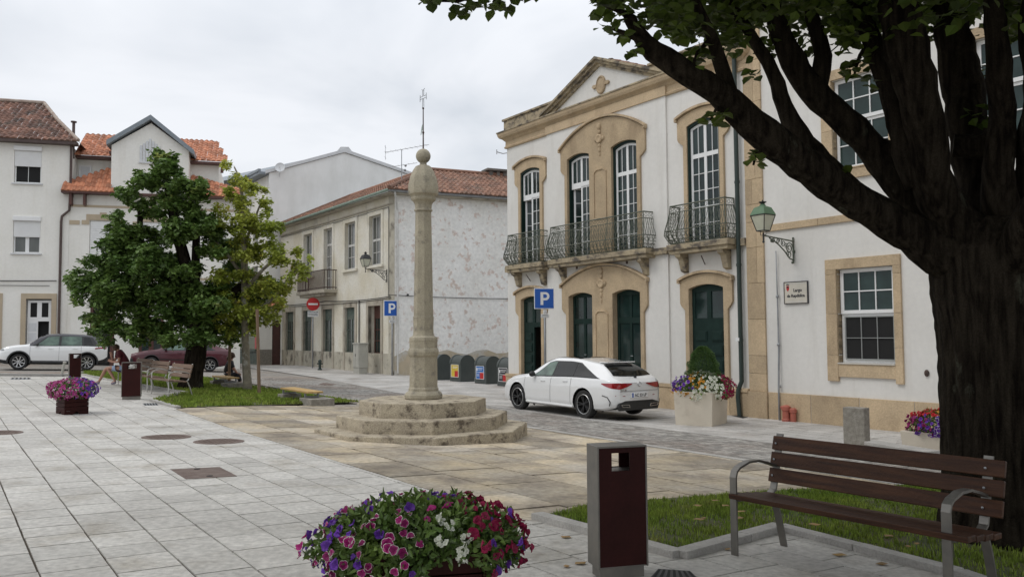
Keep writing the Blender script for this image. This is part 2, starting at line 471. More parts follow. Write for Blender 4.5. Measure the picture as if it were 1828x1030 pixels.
def parea(p): return sum(p[i][0]*p[(i+1)%len(p)][1]-p[(i+1)%len(p)][0]*p[i][1] for i in range(len(p)))/2
UB = [-400, 15, 45, 900]; VB = [-900, -19.7, 4.3, 12.9, 64.3, 900]
def sheet(name, poly, dz, mat, label=None, kd='structure'):
    mb = MB()
    for i in range(len(UB)-1):
        for j in range(len(VB)-1):
            q = clip_rect(poly, UB[i], UB[i+1], VB[j], VB[j+1])
            if not q or abs(parea(q)) < 1e-6: continue
            if parea(q) < 0: q = q[::-1]
            tr = tessellate_polygon([[Vector((p[0], p[1], 0)) for p in q]])
            vs = [(*XY(*p), gh(*p)+dz) for p in q]
            fs = []
            for t in tr:
                a, b, c = [vs[k] for k in t]
                nz = (b[0]-a[0])*(c[1]-a[1])-(b[1]-a[1])*(c[0]-a[0])
                if abs(nz) > 1e-9: fs.append(tuple(t) if nz > 0 else tuple(t)[::-1])
            mb.add(vs, fs)
    o = mk(name, mb, mat); kind(o, kd)
    return o
def paving(name, poly, dz, mat, rw, ln, gap, along='u', jit=.002, seed=3, warp=0.0):
    rr = random.Random(seed); mb = MB()
    us = [p[0] for p in poly]; vs_ = [p[1] for p in poly]
    A = (min(vs_), max(vs_), min(us), max(us)) if along == 'u' else (min(us), max(us), min(vs_), max(vs_))
    r = A[0]
    while r < A[1]:
        w = rr.uniform(*rw); c = A[2] - rr.uniform(0, ln[1])
        while c < A[3]:
            l = rr.uniform(*ln)
            rect = (c+gap/2, c+l-gap/2, r+gap/2, r+w-gap/2)
            if along == 'v': rect = (rect[2], rect[3], rect[0], rect[1])
            q = clip_rect(poly, *rect)
            c += l
            if not q: continue
            ar = parea(q)
            if abs(ar) < 2e-4: continue
            if ar < 0: q = q[::-1]
            h = rr.uniform(0, jit); sx = rr.uniform(-jit, jit); sy = rr.uniform(-jit, jit)
            if warp:
                q = [(p[0]+rr.uniform(-warp, warp), p[1]+rr.uniform(-warp, warp)) for p in q]
            cu = sum(p[0] for p in q)/len(q); cv = sum(p[1] for p in q)/len(q)
            top = [(*XY(*p), gh(*p)+dz+h+sx*(p[0]-cu)+sy*(p[1]-cv)) for p in q]
            low = [(t[0], t[1], t[2]-.012) for t in top]
            n = len(q)
            tf = rr.random()
            mb.add(top+low, [tuple(range(n))]+[(n+i, n+(i+1) % n, (i+1) % n, i) for i in range(n)], 0, tf)
        r += w
    return kind(mk(name, mb, mat), 'structure')

big = [(-300, -300), (400, -300), (400, 300), (-300, 300)]
sheet('ground', big, -.03, Mt['road'])
# plaza of granite tiles (boundary with the sandstone at v = 4.17)
kN = (5.82, 4.17)
lawnL = [GUV(*p) for p in [(150,664),(146,669),(214,683),(262,690),(334,702),(271,716),(317,729),(642,719),(569,708.5),(491,696.5),(430,688),(375,676),(300,668)]]
plaza = [(-12, -22), GUV(-700, 676), GUV(-200, 673.5), GUV(0, 671.5), GUV(112, 672.5), GUV(146, 669), GUV(214, 683), GUV(262, 690), GUV(334, 702), GUV(271, 716), GUV(317, 729), (18.6, 4.17), (5.82, 4.17), (5.82, 5.6), (5.2, 5.75), (5.2, 10.0), (-12, 10.0)]
sheet('plaza_bedding', plaza, -.008, Mt['joint'])
paving('plaza_paving', plaza, .004, Mt['granite'], (.37, .43), (.34, .58), .014, seed=5, warp=.003)
lawnR = [GUV(*p) for p in [(958,926),(1213,996),(1392,946),(1712,1030),(2050,1150),(2500,950),(2100,868),(1700,864),(1410,876),(1180,893),(1040,905)]]
kR = lawnR
# lower sandstone terrace round the pillory
sand = [(18.6, 4.178), (19.6, 5.2), (18.9, 8.4), GUV(642, 714), GUV(690, 712), (15.0, 9.42), (13.68, 9.42), (7.4, 9.41), (5.206, 9.41), (5.206, 5.755), (5.826, 5.605), (5.826, 4.178)]
sheet('terrace_bedding', sand, -.008, Mt['joint'])
paving('sandstone_terrace', sand, .003, Mt['sand'], (.48, .92), (.7, 1.5), .02, seed=12, jit=.006, warp=.012)
# road of small setts and its stone edging
road = [(5.2, 9.62), (16.3, 9.62), (20.5, 9.2), (26, 9.0), (33, 8.9), (33, 13.2), (24, 12.02), (-12, 12.02), (-12, 10.01), (5.19, 10.01)]
sheet('road_bedding', road, -.008, Mt['joint'])
paving('sett_road', road, .003, Mt['setts'], (.095, .125), (.10, .19), .014, along='v', seed=4, jit=.004)
edge = [(5.21, 9.42), (14.5, 9.46), (14.5, 9.6), (5.21, 9.6)]
paving('road_edging', edge, .012, Mt['kerb'], (.2, .2), (.8, 1.2), .01, seed=9)
# pavement in front of the white houses
pave = [(-12, 12.04), (24, 12.04), (33, 13.22), (46, 13.6), (46, 24), (-12, 24)]
sheet('pavement_bedding', pave, -.008, Mt['joint'])
paving('pavement', [p for p in [(-12, 12.04), (24, 12.04), (24, 19), (-12, 19)]], .004, Mt['granite2'], (.36, .44), (.36, .62), .015, seed=21)
paving('far_pavement', [(24.01, 12.04), (33, 13.22), (46, 13.6), (46, 19), (24.01, 19)], .004, Mt['granite2'], (.5, .62), (.8, 1.3), .010, seed=22)
# kerbs of the lawns
def kerb_run(pts, w, h, seed):
    rr = random.Random(seed); mb = MB()
    for a, b in zip(pts, pts[1:]):
        a, b = Vector(a), Vector(b); L = (b-a).length; d = (b-a)/L; nn = Vector((-d.y, d.x))
        x = 0
        while x < L-.02:
            l = min(L-x, rr.uniform(.75, 1.1))
            if L-x-l < .25: l = L-x
            q = [a+d*(x+.004)-nn*w/2, a+d*(x+l-.004)-nn*w/2, a+d*(x+l-.004)+nn*w/2, a+d*(x+.004)+nn*w/2]
            if parea([tuple(p) for p in q]) < 0: q = q[::-1]
            dz = rr.uniform(0, .006)
            mb.add([(*XY(*p), gh(*p)-.03) for p in q]+[(*XY(*p), gh(*p)+h+dz) for p in q],
                   [(4,5,6,7),(0,1,5,4),(1,2,6,5),(2,3,7,6),(3,0,4,7)])
            x += l
    return mb
o = mk('right_lawn_kerb', kerb_run([lawnR[0], lawnR[1], lawnR[2], lawnR[3], lawnR[4]], .13, .055, 1), Mt['kerb'], bevel=.006); kind(o, 'structure')
o = mk('left_lawn_kerb', kerb_run([lawnL[1], lawnL[2], lawnL[3], lawnL[4], lawnL[5], lawnL[6]], .13, .05, 2), Mt['kerb'], bevel=.006); kind(o, 'structure')
sheet('right_lawn_soil', lawnR, .02, Mt['soil'])
sheet('left_lawn_soil', lawnL, .02, Mt['soil'])
# far lower kerb between plaza and the street of the parked cars
o = mk('street_kerb', kerb_run([GUV(-400, 674), GUV(0, 670.5), GUV(112, 671.5), GUV(146, 667)], .2, .08, 3), Mt['kerb'], bevel=.006); kind(o, 'structure')

def inpoly(x, y, P):
    c = False; j = len(P)-1
    for i in range(len(P)):
        if (P[i][1] > y) != (P[j][1] > y) and x < (P[j][0]-P[i][0])*(y-P[i][1])/(P[j][1]-P[i][1])+P[i][0]: c = not c
        j = i
    return c
def grass(name, poly, n, h, w, seed, dens=None, label='grass', margin=0.0):
    rr = random.Random(seed); mb = MB(); us = [p[0] for p in poly]; vs_ = [p[1] for p in poly]
    k = 0
    cx = sum(us)/len(us); cy = sum(vs_)/len(vs_)
    while k < n:
        u, v = rr.uniform(min(us), max(us)), rr.uniform(min(vs_), max(vs_))
        if not inpoly(u, v, poly): continue
        if dens and rr.random() > dens(u, v): k += .3; continue
        k += 1
        x, y = XY(u, v); z = gh(u, v)+.018
        tt = rr.random()
        for _ in range(3):
            a = rr.uniform(0, 2*PI); hh = h*rr.uniform(.5, 1.25); ww = w*rr.uniform(.6, 1.2)
            ox, oy = rr.uniform(-.03, .03), rr.uniform(-.03, .03)
            lx, ly = math.cos(a)*hh*.6*rr.random(), math.sin(a)*hh*.6*rr.random()
            px_, py_ = -math.sin(a)*ww, math.cos(a)*ww
            X, Y_ = x+ox, y+oy
            mb.add([(X-px_, Y_-py_, z), (X+px_, Y_+py_, z), (X+lx*.5+px_*.7, Y_+ly*.5+py_*.7, z+hh*.6), (X+lx, Y_+ly, z+hh), (X+lx*.5-px_*.7, Y_+ly*.5-py_*.7, z+hh*.6)],
                   [(0,1,2,3,4)], 0, max(0, min(1, tt+rr.uniform(-.2, .2))))
    o = mk(name, mb, Mt['grass']); kind(o, 'stuff'); tag(o, label, 'grass')
    return o
def densR(u, v):
    p = .5+.5*math.sin(u*5.1+1.3*math.sin(v*3.7))*math.cos(v*4.3+u)
    return (.35+.65*p) if u > 5.2 else (.12+.5*p)
lr = [p for p in lawnR]
visR = [GUV(*p) for p in [(985,922),(1213,988),(1392,938),(1740,1030),(1828,1050),(1990,1000),(1990,900),(1700,868),(1410,879),(1180,896),(1045,908)]]
grass('lawn_grass', visR, 15000, .045, .005, 1, densR, 'dark green lawn grass in the shade below the bench and big tree')
grass('lawn_grass', lawnL, 12000, .075, .012, 2, None, 'bright green lawn grass round the two left trees')

# fallen leaves near the bench: a countable handful
lf = []
rr = random.Random(31)
for i in range(22):
    p = G(rr.uniform(1240, 1640), rr.uniform(905, 1010)) if i < 14 else G(rr.uniform(985, 1250), rr.uniform(925, 1015))
    a = rr.uniform(0, 6.28); r = rr.uniform(.02, .04); mb = MB()
    z = p.z + (.075 if inpoly(*UV(p.x, p.y), lawnR) else .012)
    mb.add([(p.x+r*math.cos(a+q*PI/3)*(1 if q % 3 else 1.5), p.y+r*math.sin(a+q*PI/3), z+.006*(q % 2)) for q in range(6)], [(0,1,2,3,4,5)])
    if not lf: lm = M('fallen_leaf', (.35,.22,.07), (.22,.13,.05), 9, .7, tint=.3)
    tag(mk('fallen_leaf', mb, lm), 'dry fallen leaf on the ground near the big bench', 'leaf', 'fallen leaves near the bench'); lf.append(1)

# manhole covers and drain grates lying in the paving
def cover_round(px, py, r, label, mat='iron2'):
    p = G(px, py); mb = MB()
    mb.lathe([(r, 0), (r, .010), (r-.02, .012), (r-.03, .009), (0.001, .009)], 32, (0, 0, 0), cap=False)
    k = MB()
    for i in range(9):
        for j in range(9):
            x, y = (i-4)*r*.2, (j-4)*r*.2
            if x*x+y*y < (r*.82)**2: k.box(x-.018, x+.018, y-.018, y+.018, .009, .013)
    t = thing('manhole_cover', label, 'manhole cover', p)
    u, v = UV(p.x, p.y)
    e = .05; sx = (g(p.x+e, p.y)-g(p.x-e, p.y))/(2*e); sy = (g(p.x, p.y+e)-g(p.x, p.y-e))/(2*e)
    t.rotation_euler = (math.atan(sy), -math.atan(sx), 0)
    mk('rim', mb, Mt[mat], t); mk('tread_pattern', k, Mt[mat], t)
cover_round(297, 780.5, .36, 'round iron manhole cover in the plaza, left one of the pair beside the sandstone')
cover_round(391, 788.5, .36, 'round iron manhole cover in the plaza, right one of the pair beside the sandstone')
cover_round(-3, 773, .34, 'round iron manhole cover cut by the left edge of the photo')
cover_round(1112, 747.5, .36, 'round black manhole cover on the pavement just behind the white estate car', 'blackp')
def cover_quad(pts, label, mat='iron2', slots=0, name='manhole_cover', cat='manhole cover', dz=.010):
    q = [G(*p) for p in pts]; mb = MB()
    c = sum(q, Vector())/4
    loc = [p-c for p in q]
    mb.add([tuple(p+Vector((0, 0, dz))) for p in loc]+[tuple(p*1.0+Vector((0, 0, -.01))) for p in loc], [(0,1,2,3)][:1]+[(4,5,1,0),(5,6,2,1),(6,7,3,2),(7,4,0,3)])
    t = thing(name, label, cat, c)
    n = (loc[1]-loc[0]).cross(loc[2]-loc[0])
    if n.z < 0:
        mb.f = [f[::-1] for f in mb.f]
    mk('plate', mb, Mt[mat], t)
    k = MB()
    if slots:
        for i in range(slots):
            a = (i+.25)/slots; b = (i+.75)/slots
            A = loc[0].lerp(loc[1], a); B = loc[0].lerp(loc[1], b); C_ = loc[3].lerp(loc[2], b); D_ = loc[3].lerp(loc[2], a)
            mb2 = [A.lerp(D_, .1), B.lerp(C_, .1), B.lerp(C_, .9), A.lerp(D_, .9)]
            k.add([tuple(p+Vector((0, 0, dz+.004))) for p in mb2], [(0,1,2,3) if n.z > 0 else (3,2,1,0)])
        mk('slot', k, Mt['dark'] if mat != 'dark' else Mt['galv'], t)
    else:
        for fx in (.12, .88):
            cc = loc[0].lerp(loc[1], .5).lerp(loc[3].lerp(loc[2], .5), fx)
            k.lathe([(.035, 0), (.035, .003), (.001, .003)], 12, (cc.x, cc.y, cc.z+dz+.001), cap=False)
        mk('lifting_hole', k, Mt['dark'], t)
    return t
cover_quad([(332,856),(423,850.5),(392,834.5),(304,838.5)], 'large square rusty iron cover in the granite plaza')
cover_quad([(568,687),(590,688.5),(601,686),(577,683.5)], 'small square iron cover where the setts meet the far pavement')
cover_quad([(18,677.5),(54,677.5),(55,674.5),(20,674.5)], 'narrow drain grate in the plaza left of the leaning post', 'galv', 5, 'drain_grate', 'drain grate')
cover_quad([(258,724.5),(283,724),(280,720),(255,720.5)], 'small drain grate in the plaza at the lawn kerb corner', 'galv', 5, 'drain_grate', 'drain grate')
cover_quad([(1160,1034),(1250,1038),(1232,1021),(1175,1017)], 'dark drain grate at the foot of the near litter bin', 'blackp', 7, 'drain_grate', 'drain grate')
cover_quad([(1306,742),(1326,747),(1340,743),(1322,739)], 'dark square drain plate below the green downpipe', 'blackp', 0, 'drain_plate', 'drain plate')
# ------------------------------------------------------------------ buildings: helpers
def roof_tiles(mb, poly, e0, eaxis, saxis, tw=.21, th=.036, step=.38, seed=1):
    """corrugated tile courses on a plane: e0 origin at the eave, eaxis along the eave, saxis up the slope; poly in (e, s) coordinates"""
    rr = random.Random(seed)
    e0, ea, sa = Vector(e0), Vector(eaxis).normalized(), Vector(saxis).normalized()
    nn = ea.cross(sa).normalized()
    if nn.z < 0: nn = -nn
    emin, emax = min(p[0] for p in poly), max(p[0] for p in poly)
    x = emin
    while x < emax-.02:
        mid = x+tw/2; ys = []
        for i in range(len(poly)):
            a, b = poly[i], poly[(i+1) % len(poly)]
            if (a[0] > mid) != (b[0] > mid): ys.append(lerp(a[1], b[1], (mid-a[0])/(b[0]-a[0])))
        ys.sort()
        if len(ys) >= 2:
            y0, y1 = ys[0], ys[-1]; y = y0
            while y < y1-.02:
                ye = min(y1, y+step); j = rr.uniform(-.006, .006); tt = rr.random()
                prof = [(0, 0), (.12, .55), (.28, 1), (.5, 1), (.64, .5), (.74, 0), (1, 0)]
                vs = []
                for q, (yy, lift) in enumerate(((y, .022), (ye+.02, 0))):
                    for fx, fz in prof:
                        vs.append(tuple(e0+ea*(x+fx*tw+j)+sa*yy+nn*(fz*th+lift)))
                n = len(prof); fs = [(k, k+1, n+k+1, n+k) for k in range(n-1)]
                # small front edge of each tile
                vs += [tuple(e0+ea*(x+fx*tw+j)+sa*y+nn*(-.01)) for fx, fz in prof]
                fs += [(2*n+k, 2*n+k+1, k+1, k) for k in range(n-1)]
                mb.add(vs, fs, 0, tt)
                y = ye
        x += tw
def flat(mb, pts, mi=0, t=None):
    mb.add([tuple(p) for p in pts], [tuple(range(len(pts)))], mi, t)
def arch_poly(x0, x1, z0, zs, rise, n=10):
    return [(x0, z0), (x1, z0)] + arc(x0, x1, zs, rise, n)[::-1]
def frame_window(par, x0, x1, z0, zs, rise, y, cols, rows, zt=None, fw=.055, cen=True, name='window', gm='glass', bar=.022, lower=True, trcols=None, fm='white', mid=.085):
    """white frame with panes; cols per leaf; transom at zt; returns the frame object"""
    mb = MB(); gb = MB(); holes = []
    leaves = [(x0+fw, (x0+x1)/2-mid/2), ((x0+x1)/2+mid/2, x1-fw)] if cen else [(x0+fw, x1-fw)]
    zt2 = zt
    def crown(x): t = (x-x0)/(x1-x0); return zs+rise*(1-(2*t-1)**2)
    for a, b in leaves:
        if zt2:
            zc = min(crown(a), crown(b))-fw
            C_ = trcols or cols; w = (b-a-bar*(C_-1))/C_
            for c in range(C_):
                xa = a+c*(w+bar); xb = xa+w
                holes.append([(xa, zt2+.055), (xb, zt2+.055), (xb, crown(xb)-fw), (xa, crown(xa)-fw)])
            top = zt2-.055
        else: top = min(crown(a), crown(b))-fw
        if lower:
            w = (b-a-bar*(cols-1))/cols; h = (top-(z0+fw)-bar*(rows-1))/rows
            for c in range(cols):
                for r in range(rows):
                    xa = a+c*(w+bar); za = z0+fw+r*(h+bar)
                    holes.append([(xa, za), (xa+w, za), (xa+w, za+h), (xa, za+h)])
    outer = [(x0, z0), (x1, z0)] + (arc(x0, x1, zs, rise, 8)[::-1] if rise else [(x1, zs), (x0, zs)])
    mb.plate(outer, holes, y, y+.055)
    f = mk(name, mb, Mt[fm], par)
    gb.plate([(x0+.02, z0+.02), (x1-.02, z0+.02), (x1-.02, zs-.02), (x0+.02, zs-.02)] if not rise else [(x0+.02, z0+.02), (x1-.02, z0+.02)]+[(p[0]*.98+.02*(x0+x1)/2, p[1]-.02) for p in arc(x0+.01, x1-.01, zs, rise, 8)[::-1]], [], y+.025, y+.035)
    mk('pane', gb, Mt[gm], f)
    return f

# ------------------------------------------------------------------ town hall (white, pedimented) -- frame: x along the street front, y into the house
AM = math.atan2(-D1.y, -D1.x)
OM = XY(23.2, 15.87); FM = (OM, AM)
ZB = -.62
hall = thing('town_hall', 'white two storey town hall with stone pediment, arched surrounds and iron balconies', 'building', (OM[0], OM[1], 0), AM)
ops_up = [(.86, 1.93), (3.42, 4.47), (5.45, 6.50), (8.33, 9.40)]
ops_dn = [(.84, 1.95), (3.43, 4.54), (5.43, 6.56), (8.30, 9.44)]
W = MB()
holes = [[(a-.02, 3.8), (b+.02, 3.8), (b+.02, 7.03), (a-.02, 7.03)] for a, b in ops_up] + [[(a-.02, -.40), (b+.02, -.40), (b+.02, 2.84), (a-.02, 2.84)] for a, b in ops_dn]
W.plate([(0, ZB), (10.16, ZB), (10.16, 8.0), (0, 8.0)], holes, 0, .40)
W.box(-.0, .40, .403, 7, ZB, 8.0); W.box(9.76, 10.16, .403, 7, ZB, 8.0)
W.box(.40, 9.76, 6.6, 7, ZB, 8.0)
mk('wall', W, Mt['plaster'], hall)
Bp = MB()
Bp.plate([(2.32, .26), (7.58, .26), (7.58, 7.93), (2.32, 7.93)], [h for h in [[(a-.02, 3.85), (b+.02, 3.85), (b+.02, 7.03), (a-.02, 7.03)] for a, b in ops_up[1:3]]]+[[(ops_dn[i][0]-.02, .27), (ops_dn[i][1]+.02, .27), (ops_dn[i][1]+.02, 2.84), (ops_dn[i][0]-.02, 2.84)] for i in (1, 2)], -.055, .002)
mk('central_bay', Bp, Mt['plaster'], hall)
# rooms behind the openings
Rm = MB()
for zz in ((3.2, 7.6), (-.5, 3.1)):
    for a, b in ((.45, 2.6), (2.7, 7.2), (7.4, 9.7)):
        x0, x1, y0, y1, z0, z1 = a, b, .41, 3.5, zz[0], zz[1]
        Rm.add([(x0,y0,z0),(x1,y0,z0),(x1,y1,z0),(x0,y1,z0),(x0,y0,z1),(x1,y0,z1),(x1,y1,z1),(x0,y1,z1)], [(0,1,2,3),(4,7,6,5),(2,6,7,3),(1,5,6,2),(0,3,7,4)])
mk_split('room_interior', Rm, M('dim_room', (.10,.09,.08), None, 2, .9), hall)

def surround(par, ops, ox0, ox1, zb, zear, zsp, crown, osp, orise, y0=-.07, y1=.16, jw=.13, name='stone_surround', mat='limest', seed=1, mould=True):
    """stone frame: eared sides, arched head; ops = openings (x0, x1)"""
    a0, b1 = ops[0][0], ops[-1][1]
    jl, jr = a0-jw, b1+jw
    yb = y0
    outer = [(jl, zb), (jl, zear-.12), (ox0+.05, zear-.02), (ox0, zear+.06)]
    outer += arc(ox0, ox1, osp, orise, 14)
    outer += [(ox1, zear+.06), (ox1-.05, zear-.02), (jr, zear-.12), (jr, zb)]
    for (a, b) in ops[::-1]:
        outer += [(b, zb)] + arc(a, b, zsp, crown, 8)[::-1] + [(a, zb)]
    mb = MB(); mb.plate(outer, [], yb, y1)
    o = mk(name, mb, Mt[mat], par, bevel=.008)
    if mould:
        k = MB(); A = arc(ox0-.045, ox1+.045, osp, orise+.02, 20)
        for p, q in zip(A, A[1:]):
            k.plate([p, q, (q[0], q[1]+.06), (p[0], p[1]+.06)], [], yb-.07, yb+.05)
        k.plate([(ox0-.045, osp-.0), (ox0+.03, osp+.005), (ox0+.03, osp-.05), (ox0-.045, osp-.05)], [], yb-.07, yb+.05)
        k.plate([(ox1-.03, osp-.0), (ox1+.045, osp+.0), (ox1+.045, osp-.05), (ox1-.03, osp-.05)], [], yb-.07, yb+.05)
        mk('hood_mould', k, Mt['cornice' if mat != 'limest' else 'limest'], o)
    return o
for zone, ops, zb, dz in (('u', ops_up, 3.86, 0), ('d', ops_dn, .27, 0)):
    up = zone == 'u'
    zsp, cr = (6.90, .10) if up else (2.70, .10)
    zear = 6.55 if up else 2.28
    mt = 'limest'
    for i, (ox0, ox1) in ((0, (.53, 2.26)), (3, (8.0, 9.72))):
        surround(hall, [ops[i]], ox0, ox1, zb, zear, zsp, cr, (7.13 if up else 2.90), .17)
    o = surround(hall, ops[1:3], 3.10, 6.84, zb, zear, zsp, cr, (7.22 if up else 3.02), (.62 if up else .50), y0=-.12, y1=.16)
    # pier panel and carved ornament
    k = MB()
    z0, z1 = (4.9, 6.28) if up else (.5, 2.15)
    pb = [(4.68, z0), (5.25, z0), (5.25, z1), (5.12, z1+.10), (4.81, z1+.10), (4.68, z1)]
    ib = [(4.72, z0+.04), (5.21, z0+.04), (5.21, z1-.01), (5.10, z1+.06), (4.83, z1+.06), (4.72, z1-.01)]
    k.plate(pb, [ib], -.15, -.115)
    mk('pier_panel', k, Mt[mt], o)
    c = MB(); zc = 7.25 if up else 3.02; xc = 4.97
    T = Matrix.Translation((xc, -.12, zc)) @ Matrix.Rotation(PI/2, 4, 'X')
    c.lathe([(.13, 0), (.13, .05), (.095, .07), (.07, .045), (.001, .05)], 20, T=T, cap=False)
    for a in range(4):
        aa = a*PI/2
        c.ball((xc+.16*math.cos(aa), -.13, zc+.2*math.sin(aa)), .06, 5, sq=(1, .7, 1.2))
    c.ball((xc, -.13, zc+.36), .085, 5, sq=(.9, .8, 1.3)); c.ball((xc, -.13, zc-.33), .06, 5, sq=(.7, .7, 1.5)); c.ball((xc, -.13, zc-.5 if not up else zc-.45), .035, 5, sq=(.8, .7, 2))
    mk('carved_ornament', c, Mt[mt], o, smooth=True)
# dark outer frames, white windows above
for i, (a, b) in enumerate(ops_up):
    d = MB(); d.plate([(a+.002, 3.86), (a+.002, 6.88)]+arc(a+.002, b-.002, 6.899, .10, 8)[0:]+[(b-.002, 3.86), (b-.05, 3.86)]+arc(a+.045, b-.045, 6.842, .10, 8)[::-1]+[(a+.045, 3.86)], [], -.035, .20)
    mk('outer_frame', d, Mt['green'], hall)
    op = i in (0, 1)
    if not op:
        frame_window(hall, a+.046, b-.046, 3.87, 6.835, .10, .035, 2, 5, zt=6.10, trcols=2, bar=.017, fw=.068)
    else:
        # fixed upper light, right leaf closed, left leaf standing open inwards
        frame_window(hall, a+.046, b-.046, 5.98, 6.835, .10, .035, 2, 1, zt=6.10, trcols=2, lower=False, bar=.017, fw=.068)
        xm = (a+b)/2
        frame_window(hall, xm-.03, b-.052, 3.87, 6.03, 0, .035, 2, 5, cen=False, fw=.06, bar=.017)
        f = MB(); L_ = .44
        T = Matrix.Translation((a+.06, .10, 0)) @ Matrix.Rotation(math.radians(52), 4, 'Z')
        hs = []
        h = (2.16-.12-.02*4)/5
        for r in range(5): hs.append([(.06, 3.93+r*(h+.02)), (L_-.05, 3.93+r*(h+.02)), (L_-.05, 3.93+r*(h+.02)+h), (.06, 3.93+r*(h+.02)+h)])
        f.plate([(0, 3.87), (L_, 3.87), (L_, 6.02), (0, 6.02)], hs, 0, .05, T=T)
        fo = mk('open_casement', f, Mt['white'], hall)
        gg = MB(); gg.plate([(.03, 3.9), (L_-.03, 3.9), (L_-.03, 5.99), (.03, 5.99)], [], .02, .03, T=T); mk('pane', gg, Mt['glass'], fo)
# doors below
for i, (a, b) in enumerate(ops_dn):
    d = MB(); x0, x1 = a+.004, b-.004; xm = (a+b)/2
    if i in (1, 2):
        hs = []
        for (p, q) in ((x0+.09, xm-.05), (xm+.05, x1-.09)):
            hs += [[(p, .42), (q, .42), (q, 1.86), (p, 1.86)], [(p, 2.02), (q, 2.02), (q, 2.66), (p, 2.66)]]
        d.plate([(x0, -.42), (x1, -.42)]+arc(x0, x1, 2.70, .098, 8)[::-1], hs, .06, .12)
        o = mk('door', d, Mt['green'], hall)
        gl = MB(); gl.plate([(x0+.05, .38), (x1-.05, .38), (x1-.05, 2.68), (x0+.05, 2.68)], [], .085, .095); mk('pane', gl, Mt['glass'], o)
        # panelled lower part
        pn = MB()
        for (p, q) in ((x0+.1, xm-.06), (xm+.06, x1-.1)): pn.box(p, q, .045, .065, -.25, .28)
        mk('door_panel', pn, Mt['green'], o)
        # small lamp glow-free fittings: handle
        hd = MB(); hd.tube([(xm+.03, .06, .95), (xm+.03, .01, .95), (xm+.12, .01, .95)], .012); mk('handle', hd, Mt['galv'], o)
    else:
        right_open = (i == 0)
        hs = []
        for (p, q) in ((x0+.10, xm-.07), (xm+.07, x1-.10)):
            hs.append([(p, 1.95), (q, 1.95), (q, 2.62), (p, 2.62)])
        xr = xm+.01 if right_open else x1
        if right_open:
            d.plate([(x0, -.42), (xr, -.42), (xr, 1.80), (x1, 1.80)]+arc(x0, x1, 2.70, .098, 8)[::-1], hs, .06, .12)
        else:
            d.plate([(x0, -.42), (x1, -.42)]+arc(x0, x1, 2.70, .098, 8)[::-1], hs, .06, .12)
        o = mk('door', d, Mt['green'], hall)
        gl = MB(); gl.plate([(x0+.05, 1.9), (x1-.05, 1.9), (x1-.05, 2.68), (x0+.05, 2.68)], [], .085, .095); mk('pane', gl, Mt['glass'], o)
        pn = MB()
        for (p, q) in (((x0+.12, xm-.08),) if right_open else ((x0+.12, xm-.08), (xm+.08, x1-.12))):
            z = -.25
            for hgt in (.52, .18, .26, .26, .26):
                pn.plate([(p, z), (q, z), (q, z+hgt), (p, z+hgt)], [], .035, .062)
                pn.plate([(p+.03, z+.03), (q-.03, z+.03), (q-.03, z+hgt-.03), (p+.03, z+hgt-.03)], [], .025, .037)
                z += hgt+.10
        mk('door_panel', pn, Mt['green'], o, bevel=.006)
        if right_open:
            q = MB(); T = Matrix.Translation((x1-.02, .12, 0)) @ Matrix.Rotation(math.radians(118), 4, 'Z')
            q.box(0, .5, -.03, .02, -.41, 1.79, T=T); mk('open_door_leaf', q, Mt['grey'], o)
# floor band, plinth, skirting mould
bd = MB(); bd.box(-.05, 10.158, -.10, .002, 3.66, 3.84); bd.box(2.27, 7.63, -.155, -.10, 3.662, 3.838)
mk('floor_band', bd, Mt['cornice'], hall, bevel=.01)
pl = MB()
def segs(x0, x1, ops): 
    out = []; x = x0
    for a, b in ops:
        out.append((x, a)); x = b
    out.append((x, x1)); return out
for (a, b) in segs(-.06, 10.15, [(.70, 2.09), (3.30, 6.70), (8.16, 9.58)]):
    yy = -.06 if not (a > 2 and b < 8) else -.06
    n = max(1, int((b-a)/.8)); 
    for k in range(n):
        p, q = lerp(a, b, k/n), lerp(a, b, (k+1)/n)
        pl.box(p+.004, q-.004, -.075, .002, ZB, .16)
    pl.box(a-.0, b+.0, -.10, .001, .165, .255)
for (a, b) in ((.70, .84), (1.95, 2.09), (3.30, 3.43), (4.54, 5.43), (6.56, 6.70), (8.16, 8.30), (9.44, 9.58)):
    yy = -.12 if 3 < a < 7 else -.07
    pl.box(a, b, yy-.012, .16, ZB, .266)
mk_split('plinth', pl, Mt['limest'], hall, bevel=.006)
st = MB(); 
for a, b in ops_dn: st.box(a+.001, b-.001, -.06, .30, ZB, -.30)
mk_split('doorstep', st, Mt['kerb'], hall, bevel=.008)
# entablature
en = MB()
def mould_run(mb, prof, x0, x1, end=True):
    # prof: list (out, z) ; run along x with mitred ends returning along the side
    n = len(prof); vs = []
    for (o_, z) in prof: vs.append((x0-o_, -o_, z))
    for (o_, z) in prof: vs.append((x1+(o_ if end else 0), -o_, z))
    fs = [(i, i+n, i+n+1, i+1) for i in range(n-1)]
    for (o_, z) in prof: vs.append((x0-o_, 1.2, z))
    for (o_, z) in prof: vs.append((x1+(o_ if end else 0), 1.2, z))
    fs += [(2*n+i, i, i+1, 2*n+i+1) for i in range(n-1)] + [(n+i, 3*n+i, 3*n+i+1, n+i+1) for i in range(n-1)]
    fs += [(n-1, 2*n-1, 4*n-1, 3*n-1)]
    mb.add(vs, fs, 0, .5)
mould_run(en, [(0, 7.90), (.06, 7.905), (.075, 7.95), (.04, 7.99), (.035, 8.14), (.07, 8.17), (.11, 8.22), (.20, 8.27), (.235, 8.34), (.25, 8.42), (.10, 8.455)], 0, 10.15, True)
en.box(2.30, 7.62, -.10, -.03, 7.905, 8.16)
mk('cornice', en, Mt['limest'], hall)
ct = MB(); ct.box(-.28, 10.1, -.27, .1, 8.424, 8.475)
